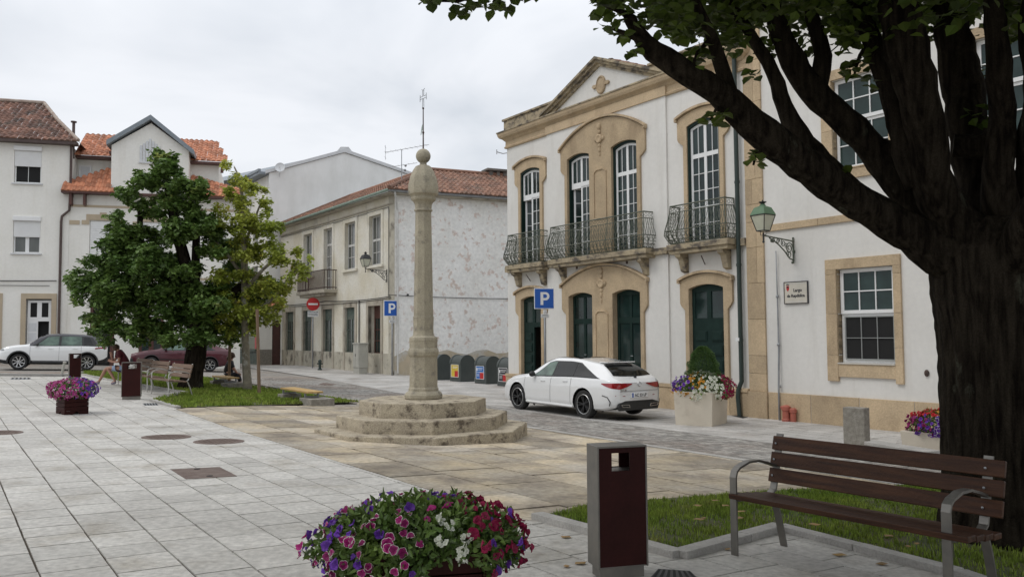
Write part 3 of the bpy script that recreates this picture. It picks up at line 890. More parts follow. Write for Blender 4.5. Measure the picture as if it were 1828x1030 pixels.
ct.box(-.26, 10.1, .1, 7.0, 8.40, 8.45)
mk('cornice_capping', ct, Mt['cornice'], hall, bevel=.01)
pa = MB()
for (a, b) in ((-.12, 2.9), (7.0, 10.1)):
    pa.box(a, b, -.05, .18, 8.476, 8.86); pa.box(a-.05, b+.02, -.10, .23, 8.862, 8.93)
    for k in range(4): 
        x = lerp(a, b, (k+.5)/4); pa.box(x-.28, x+.28, -.062, -.045, 8.53, 8.80)
pa.box(-.12, .10, .182, 6.9, 8.476, 8.86)
mk_split('parapet', pa, Mt['cornice'], hall, bevel=.006)
# pediment: tympanum, raking cornices, little tiled roof behind
px0, px1, pz, pxm, ptop = 2.20, 7.66, 8.48, 4.93, 9.60
ty = MB(); ty.plate([(px0+.3, pz), (px1-.3, pz), (pxm, ptop-.12)], [], -.03, .30)
mk('tympanum', ty, Mt['plaster'], hall)
rk = MB()
for s_, (xa, xb) in ((1, (px0, pxm)), (-1, (px1, pxm))):
    L_ = math.hypot(xb-xa, ptop-pz); dx, dz = (xb-xa)/L_, (ptop-pz)/L_
    nx, nz = -dz*s_, dx*s_
    def P(t, h): return (xa+dx*t+nx*h, pz-.02+dz*t+nz*h)
    ext = .12*abs(dz)
    def quad(h0, h1):
        q = [P(-.16, h0), P(L_, h0), P(L_, h1), P(-.16, h1)]
        # mitre at the apex
        def mit(h): 
            # x = pxm at height on the line
            t = (pxm-xa-nx*h)/dx
            return P(t, h)
        q[1], q[2] = mit(h0), mit(h1)
        return q if s_ > 0 else q
    rk.plate(quad(-.14, -.05), [], -.10, .25)
    rk.plate(quad(-.052, .03), [], -.18, .25)
    rk.plate(quad(.03, .10), [], -.26, .25)
mk('raking_cornice', rk, Mt['cornice'], hall)
ov = MB(); T = Matrix.Translation((4.98, -.03, 8.86)) @ Matrix.Rotation(PI/2, 4, 'X') @ Matrix.Diagonal((.85, 1.15, 1, 1))
ov.lathe([(.235, 0), (.235, .05), (.20, .07), (.185, .04), (.001, .055)], 28, T=T, cap=False)
ov.plate([(4.66, 8.80), (4.79, 8.82), (4.79, 8.90), (4.66, 8.92), (4.60, 8.86)], [], -.09, -.02); ov.plate([(5.17, 8.82), (5.30, 8.80), (5.36, 8.86), (5.30, 8.92), (5.17, 8.90)], [], -.09, -.02)
mk('oval_medallion', ov, Mt['limest'], hall, bevel=.006)
rf = MB()
rise = ptop-pz
for s_, xe in ((1, px0+.1), (-1, px1-.1)):
    sl = Vector((pxm-xe, 0, rise)); 
    roof_tiles(rf, [(0, .1), (4.2, .1), (4.2, sl.length), (0, sl.length)], (xe, .28, pz+.10), (0, 1, 0), sl, seed=3)
# main hipped roof behind the parapet
for (c0, ea, sa, W_, up) in (((-.1, .35, 8.46), (1, 0, 0), (0, 1, .42), 10.2, 3.4),):
    roof_tiles(rf, [(0, 0), (W_, 0), (W_-3.3, 3.6), (3.3, 3.6)], c0, ea, sa, seed=4)
roof_tiles(rf, [(0, 0), (6.4, 0), (3.2, 3.5)], (-.1, .35, 8.46), (0, 1, 0), (1, 0, .42), seed=5)
mk_split('roof', rf, Mt['tileM'], hall, gap=.1)

# balconies: slab, brackets and bombe wrought-iron railing
def balcony(x0, x1, p, zs, lab=None):
    sl = MB(); sl.box(x0-.10, x1+.10, -p-.03, -.01, 3.70, 3.845); sl.box(x0-.05, x1+.05, -p+.02, -.01, 3.60, 3.70)
    b = mk('balcony', sl, Mt['cornice'], hall, bevel=.012)
    for xx in ((x0+.22, x1-.22) if x1-x0 < 3 else (x0+.28, x1-.28)):
        br = MB(); br.plate([(0, 3.6), (-p+.04, 3.6), (-p+.06, 3.52), (-p+.16, 3.47), (-p*.5, 3.38), (-.16, 3.30), (-.12, 3.16), (0, 3.12)], [], xx-.09, xx+.09,
            T=Matrix(((0, 1, 0, 0), (1, 0, 0, 0), (0, 0, 1, 0), (0, 0, 0, 1))))
        mk('bracket', br, Mt['cornice'], b, bevel=.012)
    prof = curve([(0, 0), (.10, .06), (.22, .115), (.34, .105), (.55, .06), (.80, .012), (.97, 0)])
    zb = 3.87
    def per(t, h):
        o_ = prof(h); a0, a1, f = x0+.02, x1-.02, -p+.02
        a0 -= o_; a1 += o_; f -= o_
        side = p-.02; front = x1-x0-.04; tot = 2*side+front; d = t*tot
        if d < side: k = d/side; return Vector((a0, lerp(-.01, f, k), zb+h))
        if d < side+front: k = (d-side)/front; return Vector((lerp(a0, a1, k), f, zb+h))
        k = (d-side-front)/side; return Vector((a1, lerp(f, -.01, k), zb+h))
    tot = 2*(p-.02)+(x1-x0-.04)
    rl = MB(); cor = [(p-.02)/tot, 1-(p-.02)/tot]
    for h, r in ((0, .016), (.10, .011), (.33, .013), (.80, .013), (.97, .02)):
        rl.tube([per(t, h) for t in (0, cor[0]*.999, cor[1]*1.0001, 1)], r, 5)
    n = int(tot/.075)
    for i in range(n+1):
        t = i/n; sh = .045/tot*(1 if i % 2 else -1)
        hs = [0, .1, .22, .33]
        rl.tube([per(min(1, max(0, t+sh*.6*math.sin(h*9))), h) for h in hs], .0078, 4, cap=False)
        rl.tube([per(min(1, max(0, t+sh*lerp(-1.2, 1.2, (h-.33)/.47))), h) for h in (.33, .45, .6, .8)], .0078, 4, cap=False)
        rl.tube([per(min(1, max(0, t+sh*lerp(1.0, -.8, (h-.33)/.47))), h) for h in (.33, .5, .8)], .007, 4, cap=False)
    m_ = int(tot/.12)
    for i in range(m_):
        t = (i+.5)/m_; 
        for hc, rr_ in ((.22, .052), (.885, .045), (.05, .032)):
            pts = []
            for k in range(9):
                a = 2*PI*k/8; pts.append(per(min(1, max(0, t+rr_*math.cos(a)/tot)), max(0, hc+rr_*math.sin(a))))
            rl.tube(pts, .0075, 4, cap=False)
    for t in (0, cor[0], cor[1], 1) + ((.5-.12, .5+.12) if x1-x0 > 3 else ()):
        rl.tube([per(t, h) for h in (0, .1, .22, .34, .55, .8, .97)], .013, 5)
    mk('railing', rl, Mt['iron'], b)
    return b
balcony(.52, 2.34, .37, 0)
balcony(2.92, 7.06, .42, 0)
balcony(7.96, 9.80, .37, 0)
# flag-pole sockets and stray bracket rods
fx = MB()
for x in (1.35, 8.85): fx.tube([(x-.02, -.02, 3.30), (x+.10, -.28, 3.50)], .014, 6)
for x in (3.95, 6.15): fx.lathe([(.03, 0), (.03, .08)], 8, (x, -.2, 3.5))
fx.tube([(-.12, -.1, 7.75), (-.12, -.34, 7.78)], .012); fx.tube([(-.12, -.34, 7.70), (-.12, -.34, 7.86)], .012)
fx.tube([(0, -.0, 7.76), (-.12, -.1, 7.75)], .012)
mk_split('flag_socket', fx, Mt['rust'], hall)

# ------------------------------------------------------------------ annex on the right
annex = thing('town_hall_annex', 'white rendered annex wall with sandstone framed sash windows, behind the big tree', 'building', (OM[0], OM[1], 0), AM)
AX1 = 21.0; AZ = 10.2
wins = [(12.54, 13.83), (15.55, 16.84), (18.5, 19.8)]
W = MB(); hl = []
for a, b in wins:
    hl.append([(a, .93), (b, .93), (b, 2.92), (a, 2.92)]); hl.append([(a, 5.07), (b, 5.07), (b, 7.02), (a, 7.02)])
W.plate([(10.66, ZB), (AX1, ZB), (AX1, AZ), (10.66, AZ)], hl, 0, .35)
W.box(AX1-.35, AX1, .352, 7, ZB, AZ); W.box(10.2, 10.66, .352, 7, ZB+9.0, AZ); W.box(10.2, AX1, 7.0, 7.3, ZB, AZ)
mk('wall', W, Mt['plaster'], annex)
Rm = MB()
for zz in ((4.3, 7.9), (-.4, 3.6)):
    for a, b in wins:
        x0, x1, y0, y1, z0, z1 = a-.6, b+.6, .36, 3.2, zz[0], zz[1]
        Rm.add([(x0,y0,z0),(x1,y0,z0),(x1,y1,z0),(x0,y1,z0),(x0,y0,z1),(x1,y0,z1),(x1,y1,z1),(x0,y1,z1)], [(0,1,2,3),(4,7,6,5),(2,6,7,3),(1,5,6,2),(0,3,7,4)])
mk_split('room_interior', Rm, bpy.data.materials['dim_room'], annex)
# corner pilaster of dressed blocks
P_ = MB(); z = .20; k = 0
rr = random.Random(2)
while z < AZ:
    h = rr.choice((.42, .6, .85, 1.0)); h = min(h, AZ-z)
    cut = rr.choice((None, .2, .3)) if k % 3 else None
    if cut: P_.box(10.162, 10.16+cut-.002, -.05, .30, z+.003, z+h-.003); P_.box(10.16+cut+.002, 10.66, -.05, .30, z+.003, z+h-.003)
    else: P_.box(10.162, 10.66, -.05, .30, z+.003, z+h-.003)
    z += h; k += 1
P_.box(10.162, 10.70, -.10, .30, ZB, .20)
mk('corner_pilaster', P_, Mt['limest'], annex, bevel=.006)
pl = MB(); x = 10.704
rr = random.Random(5)
while x < AX1:
    w = min(rr.uniform(.95, 1.25), AX1-x); pl.box(x+.008, x+w-.008, -.06, -.001, ZB, .205); x += w
mk('plinth', pl, Mt['limest'], annex, bevel=.006)
pm = MB(); pm.box(10.704, AX1, -.045, -.002, ZB, .195); mk('plinth_joint', pm, Mt['mortar'], annex)
bd = MB(); x = 10.704
while x < AX1:
    w = min(rr.uniform(1.1, 1.6), AX1-x); bd.box(x+.003, x+w-.003, -.05, -.001, 3.92, 4.075); x += w
mk('floor_band', bd, Mt['limest'], annex, bevel=.005)
for wi, (a, b) in enumerate(wins):
    for low in (True, False):
        z0, z1 = (.93, 2.92) if low else (5.07, 7.02)
        s = MB(); jw = .26
        rrr = random.Random(wi*2+low)
        for (p, q, zt) in ((a-jw, a, z0-.40), (b, b+jw-.1, z0-.40)):
            zz = zt if low else z0-.02
            while zz < z1-.01:
                h = min(rrr.uniform(.5, .95), z1-zz); s.box(p, q, -.055, .14, zz+.002, zz+h-.002); zz += h
        s.box(a-jw, b+jw-.1, -.055, .14, z1+.001, z1+.22)
        if low: s.box(a+.003, b-.003, -.05, .14, z0-.30, z0-.03)
        else: s.box(a-jw, b+jw-.1, -.055, .14, z0-.24, z0-.021)
        so = mk('stone_surround', s, Mt['limest'], annex, bevel=.005)
        si = MB(); si.box(a+.003, b-.003, -.075, .14, z0-.027, z0-.001); mk('sill', si, Mt['mortar'] if low else Mt['limest'], so)
        zm = z0+(z1-z0)*.52
        frame_window(annex, a+.02, b-.02, zm, z1-.01, 0, .075, 3, 2, cen=False, fw=.075, gm='glassT', bar=.024)
        if low:
            frame_window(annex, a+.02, b-.02, z0+.005, zm-.004, 0, .11, 1, 1, cen=False, fw=.055, gm='dark')
            frame_window(annex, a+.10, b-.06, z0+.06, zm-.05, 0, .07, 3, 2, cen=False, fw=.028, gm='dark', bar=.014, fm='grey', name='inner_sash')
        else:
            frame_window(annex, a+.02, b-.02, z0+.005, zm-.004, 0, .11, 3, 2, cen=False, fw=.06, gm='glassT', bar=.024)
en = MB(); en.box(10.16, AX1, -.18, .3, AZ, AZ+.12); en.box(10.16, AX1, -.32, .3, AZ+.12, AZ+.26); mk('cornice', en, Mt['limest'], annex, bevel=.02)
rf = MB(); roof_tiles(rf, [(0, 0), (AX1-10.0, 0), (AX1-13, 4), (0, 4)], (10.1, -.35, AZ+.26), (1, 0, 0), (0, 1, .45), seed=9)
mk('roof', rf, Mt['tileM'], annex)
ho = MB(); ho.ball((14.45, -.02, .77), .05, 6, sq=(1, .6, 1.4)); mk('wall_hook', ho, Mt['rust'], annex)

# downpipes and conduits on the fronts
def on_front(x, y, z, fr=FM):
    o, a = fr
    return (o[0]+x*math.cos(a)-y*math.sin(a), o[1]+x*math.sin(a)+y*math.cos(a), z)
dp = MB(); dp.tube([(9.98, -.12, 8.25), (9.98, -.10, .42), (9.90, -.13, .22), (9.90, -.15, .05), (9.93, -.13, -.50)], .055, 12)
for z in (6.9, 5.2, 3.2, 1.4): dp.lathe([(.066, -.03), (.066, .03)], 12, (9.98, -.11, z))
o = thing('downpipe', 'thick dark green rainwater pipe between the town hall and its annex', 'downpipe', (OM[0], OM[1], 0), AM)
mk('pipe', dp, Mt['pipe'], o, smooth=True, auto=40)
cl = MB(); cl.box(9.90, 10.0, -.19, -.17, 1.38, 1.46); mk('pipe_clip', cl, Mt['white'], o)
dp = MB(); dp.tube([(11.02, -.06, 3.45), (11.02, -.05, 2.7), (11.03, -.05, 1.2), (11.03, -.09, .3), (11.03, -.09, -.5)], [.012, .014, .022, .022, .022], 8)
for z in (2.4, 1.3, .35): dp.lathe([(.034, -.03), (.034, .03)], 8, (11.03, -.06, z))
o = thing('conduit', 'thin grey cable conduit running up the annex wall to the lantern bracket', 'conduit', (OM[0], OM[1], 0), AM)
mk('pipe', dp, Mt['galv'], o, smooth=True)
# fire hydrant stubs, street plate
hx = thing('hydrant', 'pair of faded red hydrant stubs at the foot of the annex wall', 'hydrant', on_front(11.27, -.16, g(*on_front(11.27, -.16, 0)[:2])), AM)
hb = MB(); hb.lathe([(.10, 0), (.10, .05), (.085, .07), (.085, .24), (.10, .25), (.10, .33), (.06, .36), (.001, .37)], 20)
mk('barrel', hb, Mt['hyd'], hx, smooth=True, auto=35)
h2 = MB(); h2.lathe([(.065, 0), (.065, .20), (.08, .21), (.08, .28), (.04, .31), (.001, .31)], 16, (.17, .02, 0)); mk('outlet', h2, Mt['hyd'], hx, smooth=True, auto=35)
h3 = MB(); h3.tube([(-.13, 0, .30), (-.09, 0, .30)], .04, 10); mk('cap', h3, Mt['hyd'], hx)

pt = thing('street_plate', 'glazed tile street name plate reading Largo da República', 'sign', on_front(11.51, -.03, 2.47), AM)
a = MB()
for i in range(3):
    for j in range(3):
        w, h = .60/3, .47/3; a.box(-.30+i*w+.001, -.30+(i+1)*w-.001, -.005, .028, -.235+j*h+.001, -.235+(j+1)*h-.001)
mk('tile', a, Mt['tilew'], pt)
a = MB(); a.plate([(-.315, -.25), (.315, -.25), (.315, .25), (-.315, .25)], [[(-.30, -.235), (.30, -.235), (.30, .235), (-.30, .235)]], -.014, .028); mk('border', a, Mt['blk'], pt)
TR = Matrix.Translation((.05, -.0065, .02)) @ Matrix.Rotation(PI/2, 4, 'X')
a = MB(); text_mb(a, 'Largo', .098, TR, .0008, .0035); text_mb(a, 'da República', .092, Matrix.Translation((.0, -.0065, -.10)) @ Matrix.Rotation(PI/2, 4, 'X'), .0008, .0035)
mk('lettering', a, Mt['blk'], pt)
a = MB(); a.plate([(-.245, .16), (-.175, .16), (-.175, .08), (-.21, .03), (-.245, .08)], [], -.0085, -.0055, 0)
a.plate([(-.25, .175), (-.17, .175), (-.17, .20), (-.19, .19), (-.21, .205), (-.23, .19), (-.25, .20)], [], -.0085, -.0055, 1)
a.plate([(-.235, .145), (-.185, .145), (-.185, .11), (-.235, .11)], [], -.0098, -.0086, 1)
mk('coat_of_arms', a, [Mt['red'], Mt['blk']], pt)
a = MB()
for x in range(-26, 28, 4):
    for z in (-.205, .205): a.plate([(x/100, z-.008), (x/100+.02, z), (x/100, z+.008), (x/100-.012, z)], [], -.0075, -.0055)
mk('floral_border', a, Mt['pipeW'] if False else Mt['offwhite'], pt)

# wall lanterns on scrolled brackets
def lantern(name, label, pos, ang, glassm='lampglass', topm='lampgreen', s=1.0, arm=.95):
    """pos: wall fixing; arm reaches along local -y"""
    t = thing(name, label, 'wall lamp', pos, ang)
    a = MB(); a.tube([(0, 0, .03), (0, -arm, .10)], .017, 6); a.tube([(0, -.02, -.42), (0, -.02, .12)], .02, 6)
    def curl(cy, cz, r, a0, turns, w=.013):
        pts = []
        for k in range(int(turns*12)+1):
            an = a0+2*PI*k/12; rr_ = r*(1-k/(turns*12)*.75); pts.append((0, cy+rr_*math.cos(an), cz+rr_*math.sin(an)))
        a.tube(pts, w, 5)
    a.tube([(0, -.02, -.40), (0, -.16, -.36), (0, -.34, -.20), (0, -.52, -.08), (0, -.68, .0), (0, -.85, .06)], .016, 5)
    curl(-.16, -.13, .13, 0, 1.8); curl(-.17, -.27, .09, 2, 1.4, .011); curl(-.37, -.03, .09, 1, 1.6, .011); curl(-.55, .0, .06, 0, 1.4, .010); curl(-.72, .02, .06, 3, 1.3, .012)
    curl(-.28, -.07, .06, 4, 1.2, .010)
    a.ball((0, -.05, -.45), .035, 5); a.ball((0, .0, -.2), .04, 5); a.ball((0, -.76, .0), .04, 5)
    mk('bracket', a, Mt['iron' if topm == 'lampgreen' else 'blackp'], t)
    # lamp head
    y = -arm-.02; zb = .12
    b = MB(); b.tube([(0, y, -.02), (0, y, zb+.04)], .018, 6); b.ball((0, y, -.04), .028, 5)
    for sx in (-1, 1): b.tube([(0, y, zb-.02), (sx*.07, y, zb-.01), (sx*.07, y, zb+.10)], .008, 5)
    z0, z1 = zb+.08, zb+.42; w0, w1 = .10, .185
    for sx in (-1, 1):
        for sy in (-1, 1): b.tube([(sx*w0, y+sy*w0, z0), (sx*w1, y+sy*w1, z1)], .011, 5)
    for w_, z_ in ((w0, z0), (w1, z1)):
        for k in range(4):
            c = [(-1, -1), (1, -1), (1, 1), (-1, 1)]; p, q = c[k], c[(k+1) % 4]
            b.tube([(p[0]*w_, y+p[1]*w_, z_), (q[0]*w_, y+q[1]*w_, z_)], .012, 5)
    mk('frame', b, Mt['blackp'], t)
    gl = MB(); gl.lathe([(w0*1.39, z0), (w1*1.39, z1)], 4, (0, y, 0), rot=PI/4, cap=True); mk('lamp_glass', gl, Mt[glassm], t)
    c = MB(); c.lathe([(w1*1.5, z1+.01), (w1*1.36, z1+.06), (w1*1.0, z1+.17), (w1*.55, z1+.20), (.07, z1+.21), (.05, z1+.25)], 4, (0, y, 0), rot=PI/4)
    mk('hood', c, Mt[topm], t)
    c = MB(); c.lathe([(.03, z1+.25), (.045, z1+.26), (.085, z1+.29), (.085, z1+.30), (.02, z1+.305), (.015, z1+.34), (.001, z1+.345)], 12, (0, y, 0)); mk('finial', c, Mt['blackp'], t)
    return t
lantern('wall_lantern', 'green topped wall lantern on scrolled bracket beside the annex corner stones', on_front(11.47, -.01, 3.60), AM, s=1.0, arm=1.03)

# ------------------------------------------------------------------ old house in the middle
OMd = (-5.29, 37.24); AMd = AM; FMd = (OMd, AMd)          # corner; x negative runs away along the street
ad = math.atan2(.423, .906); FSd = (OMd, ad)               # side wall, running to the right
old = thing('old_house', 'old house with stained cream street front, peeling white side wall and terracotta hipped roof', 'building', (OMd[0], OMd[1], 0), 0)
def child_frame(mb_fn, name, mat, parent, fr, **kw):
    o = mk(name, mb_fn, mat, parent, **kw)
    return o
RF = Matrix.Rotation(AMd, 4, 'Z'); RS = Matrix.Rotation(ad, 4, 'Z')
def xf(mb, T):
    mb.v = [tuple(T @ Vector(p)) for p in mb.v]; return mb
ups = [(-11.27, -9.98), (-8.29, -7.14), (-5.50, -4.22), (-2.62, -1.33)]
dns = [(-14.13, -12.82), (-11.25, -10.03), (-8.34, -7.11), (-5.47, -4.27), (-2.72, -1.37)]
W = MB(); hl = [[(a, 4.85 if i != 1 else 3.95), (b, 4.85 if i != 1 else 3.95), (b, 7.2), (a, 7.2)] for i, (a, b) in enumerate(ups)]
hl += [[(a, -.35), (b, -.35), (b, 2.95), (a, 2.95)] for a, b in dns]
W.plate([(-15.2, -.6), (0, -.6), (0, 7.98), (-15.2, 7.98)], hl, 0, .4)
W.box(-15.2, -14.8, .402, 9, -.6, 7.98)
mk('street_wall', xf(W, RF), Mt['oldwall'], old)
W = MB(); W.plate([(0, -.6), (14, -.6), (14, 7.95), (0, 7.95)], [], 0.002, .4); mk('side_wall', xf(W, RS), Mt['peel'], old)
W = MB(); W.plate([(0, -.6), (14, -.6), (14, .75)]+[(14-k*.5, .75+.12*math.sin(k*1.7)) for k in range(1, 28)]+[(0, .6)], [], -.012, .0)
mk('bare_stone_base', xf(W, RS), M('bare_stone_base', (.50,.42,.30), (.42,.36,.27), 2, .9, .5, 14, c3=(.52,.50,.45), s3=1.2, p3=(.45,.55)), old)
W = MB(); W.box(-15.2, 0, -.012, -.0, -.6, .72); W.box(-.55, -.0, -.02, -.0, -.6, 7.9)
mk('lower_render', xf(W, RF), M('lower_render', (.50,.465,.38), (.38,.35,.28), 1.8, .9, .4, 14, c3=(.09,.08,.065), s3=1.3, p3=(.52,.66)), old)
for i, (a, b) in enumerate(ups):
    z0 = 4.85 if i != 1 else 3.95
    s = MB(); s.plate([(a-.2, z0-.02), (b+.2, z0-.02), (b+.2, 7.42), (a-.2, 7.42)], [[(a+.001, z0), (b-.001, z0), (b-.001, 7.199), (a+.001, 7.199)]], -.04, .12)
    s.box(a-.28, b+.28, -.12, .02, z0-.13, z0-.021)
    so = mk('stone_surround', xf(s, RF), Mt['oldwall'], old)
    f = frame_window(old, a+.02, b-.02, z0+.01, 7.19, 0, .14, 2 if i == 1 else 3, 2 if i != 1 else 4, zt=(6.35 if i == 1 else 6.05), cen=(i == 1), fw=.06, trcols=2 if i == 1 else 3, bar=.03, gm='glassC', fm='pipeW')
    f.data.transform(RF); f.children[0].data.transform(RF)
for i, (a, b) in enumerate(dns):
    s = MB(); s.plate([(a-.22, -.5), (a, -.5), (a, 2.94), (b, 2.94), (b, -.5), (b+.22, -.5), (b+.22, 3.2), (a-.22, 3.2)], [], -.04, .15)
    mk('stone_surround', xf(s, RF), Mt['oldstone'], old)
    d = MB(); brown_ = i == 4
    xm = (a+b)/2
    y = .10 if not brown_ else .30
    d.box(a, b, y, y+.06, -.45, .75); d.box(a, b, y, y+.06, 2.35, 2.95)
    for q in (a, xm-.05, b-.10): d.box(q, q+.10, y, y+.06, .752, 2.348)
    for z in (1.28, 1.80): d.box(a, b, y+.005, y+.05, z, z+.04)
    for q in ((a+xm)/2, (xm+b)/2): d.box(q-.015, q+.015, y+.008, y+.045, .76, 2.34)
    dd = mk('door', xf(d, RF), Mt['oldgreen'] if not brown_ else Mt['brown'], old)
    gp = MB(); gp.box(a+.05, b-.05, y+.03, y+.04, .7, 2.4); mk('pane', xf(gp, RF), Mt['glassC'] if not brown_ else Mt['glass'], dd)
# small balcony
s = MB(); s.box(-10.5, -6.5, -.72, -.0, 3.74, 3.92); s.box(-10.3, -6.7, -.60, -.0, 3.60, 3.74)
bb = mk('balcony', xf(s, RF), Mt['oldstone'], old, bevel=.02)
s = MB()
for k in range(29): 
    x = lerp(-10.42, -6.58, k/28); s.tube([(x, -.66, 3.92), (x, -.66, 4.92)], .018, 4)
for x in (-10.42, -6.58):
    for k in range(5): s.tube([(x, -.66+.15*k, 3.92), (x, -.66+.15*k, 4.92)], .018, 4)
for z in (4.02, 4.92): s.tube([(-10.42, 0, z), (-10.42, -.66, z), (-6.58, -.66, z), (-6.58, 0, z)], .026, 5)
mk('railing', xf(s, RF), Mt['rust'], bb)
# eaves and gutters
s = MB(); s.box(-15.3, .35, -.38, .0, 7.90, 7.985); s.box(-15.2, 0, -.06, 0, 7.5, 7.56); mk('eaves', xf(s, RF), Mt['oldstone'], old)
s = MB(); s.tube([(-15.3, -.47, 8.0), (.42, -.47, 8.04)], .075, 8); mk('gutter', xf(s, RF), M('green_gutter', (.22,.30,.24), (.17,.22,.18), 3, .6), old)
s = MB(); s.box(-.3, 14, -.38, .0, 7.88, 7.96); mk('eaves', xf(s, RS), Mt['oldstone'], old)
s = MB(); s.tube([(-.42, -.45, 8.02), (14, -.45, 7.98)], .07, 8); mk('gutter', xf(s, RS), Mt['galv'], old)
# roof: L-shaped ridges meeting above the corner
eF = Vector((-math.cos(AMd), -math.sin(AMd), 0)); iF = Vector((-math.sin(AMd), math.cos(AMd), 0))   # away along the street / into the house
eS = Vector((math.cos(ad), math.sin(ad), 0)); iS = Vector((-math.sin(ad), math.cos(ad), 0))
C0 = eF*(-.5)+iF*(-.5)+Vector((0, 0, 8.06))
best = None
for w in [x*.05 for x in range(30, 160)]:
    for zz in [x*.02 for x in range(20, 160)]:
        # apex at equal inset from both eaves
        A = Vector(((OMd[0]), OMd[1], 0))+C0+Vector((0, 0, zz))
        # direction bisecting: solve inset
        pp = A+(iF+iS).normalized()*w/max(.2, (iF+iS).normalized().dot(iF))
        q = pp-Vector((0, 0, EYE)); d = q.dot(Fv); X = CX+FPX*q.dot(Rv)/d; Y = CY-FPX*q.dot(Uv)/d
        e = (X-765)**2+(Y-304)**2
        if best is None or e < best[0]: best = (e, w, zz, pp-Vector((OMd[0], OMd[1], 0)))
_, w, zz, AP = best
rf = MB()
slF = Vector((iF.x*w, iF.y*w, zz)); slS = Vector((iS.x*w, iS.y*w, zz))
hF = (AP-C0).dot(eF); hS = (AP-C0).dot(eS)
LF, LS = slF.length, slS.length
roof_tiles(rf, [(0, 0), (15.9, 0), (15.9-w*.9, LF), (hF, LF)], C0, eF, slF, seed=11, tw=.24, th=.05)
roof_tiles(rf, [(0, 0), (15, 0), (15, LS), (hS, LS)], C0, eS, slS, seed=12, tw=.24, th=.05)
mk('roof', rf, Mt['tileM'], old)
rg = MB(); rg.tube([C0+Vector((0, 0, .05)), AP+Vector((0, 0, .06))], .10, 7); rg.tube([AP+Vector((0, 0, .06)), AP+Vector((0, 0, .06))+eS*12], .10, 7); rg.tube([AP+Vector((0, 0, .06)), AP+eF*(15.9-w*.9-hF)+Vector((0, 0, .06))], .10, 7)
rg.tube([AP+eF*(15.9-w*.9-hF)+Vector((0, 0, .06)), C0+eF*15.9], .10, 7)
mk('ridge_tile', rg, Mt['tileM'], old)
# chimney
cp = HIT(880, 312, FSd, w); ch = MB()
T = RS @ Matrix.Translation((cp[0], w-.5+.1, 0))
zt_ = cp[1]
for a, b in ((-.5, -.3), (-.08, .08), (.3, .5)): ch.box(a, b, -.3, .3, zt_-.3, zt_+.05, T=T)
ch.box(-.52, .52, -.32, .32, zt_-1.2, zt_-.31, T=T); ch.box(-.66, .66, -.42, .42, zt_+.052, zt_+.16, T=T)
mk('chimney', ch, M('sooty_chimney', (.10,.095,.085), (.20,.18,.16), 4, .9), old)
# white pipes and cables on the wall
s = MB(); s.tube([(-.12, -.45, 7.95), (.12, -.06, 7.2), (.14, -.06, -.15)], .045, 8, T=RS); o = tag(mk('downpipe', s, Mt['pipeW']), 'thin white downpipe at the corner of the old peeling house', 'downpipe'); o.location = (OMd[0], OMd[1], 0)
s = MB()
def sag(a, b, d, n=10): return [Vector(a).lerp(Vector(b), i/n)+Vector((0, 0, -d*(1-(2*i/n-1)**2))) for i in range(n+1)]
s.tube(sag((-15.1, -.06, 3.38), (-8, -.06, 3.36), .06)+sag((-8, -.06, 3.36), (-.3, -.06, 3.30), .08), .022, 5, T=RF)
s.tube(sag((-15.1, -.05, 3.30), (-.3, -.05, 3.22), .10, 16), .015, 5, T=RF)
s.tube([(-5.9+2.2, -.05, 3.25), (-5.9+2.2, -.05, .9)], .03, 6, T=RF)
s.tube([(-14.9, -.05, 3.3), (-14.9, -.05, -.2)], .035, 6, T=RF)
s.tube([(-.5, -.04, 3.3), (-.5, -.04, 7.4)]+sag((-.5, -.04, 7.4), (-15, -.04, 7.45), .02), .014, 5, T=RF)
o = tag(mk('facade_cable', s, Mt['blackp']), 'bundle of black cables running along the stained street front above the green doors', 'cable'); o.location = (OMd[0], OMd[1], 0)
s = MB(); s.tube(sag((-.3, -.05, 3.36), (6.5, -.05, 3.26), .05, 12), .016, 5, T=RS); s.ball((.6, -.08, 3.36), .06, 5, T=RS)
o = tag(mk('wall_cable', s, Mt['blackp']), 'single black cable crossing the peeling side wall behind the stone column', 'cable'); o.location = (OMd[0], OMd[1], 0)
p = on_front(HIT(691, 497, FMd)[0], 0, HIT(691, 497, FMd)[1]+.30, FMd)
hx_ = HIT(646, 490, FMd, -1.5)
lantern('wall_lantern', 'dark wall lantern on scrolled bracket on the corner of the old house', p, AMd, topm='blackp', arm=1.05)
# TV aerial on the roof
ap = AP+Vector((OMd[0], OMd[1], 0))
Yd = (Vector((OMd[0], OMd[1], 0))+C0).lerp(ap, .45).y
b0, b1 = AT(717, 330, Yd), AT(717, 268, Yd)
s = MB(); s.tube([b0, b1], .02, 6)
L0, L1 = AT(688, 272.5, Yd), AT(766, 258.5, Yd+.6)
s.tube([L0, L1], .012, 5)
for k in range(9):
    q = Vector(L0).lerp(Vector(L1), (k+.3)/9); s.tube([q-Vector((.05, .2, 0)), q+Vector((.05, .2, 0))], .006, 4)
for dz in (-.25, 0, .25): s.tube([Vector(L0)+Vector((0, -.25, dz)), Vector(L0)+Vector((0, .25, dz))], .007, 4)
s.tube([Vector(L0)+Vector((0, 0, -.35)), Vector(L0)+Vector((0, 0, .35))], .008, 4)
s.tube([AT(700, 298, Yd), AT(745, 291, Yd)], .010, 4)
for k in range(5):
    q = AT(703+k*9, 297.4-k*1.5, Yd); s.tube([q-Vector((.03, .12, 0)), q+Vector((.03, .12, 0))], .006, 4)
s.ball(AT(724, 296, Yd), .06, 5); s.ball(AT(723, 304, Yd), .06, 5)
tag(mk('tv_aerial', s, Mt['galv']), 'tall television aerial standing on the terracotta roof behind the stone column', 'aerial')

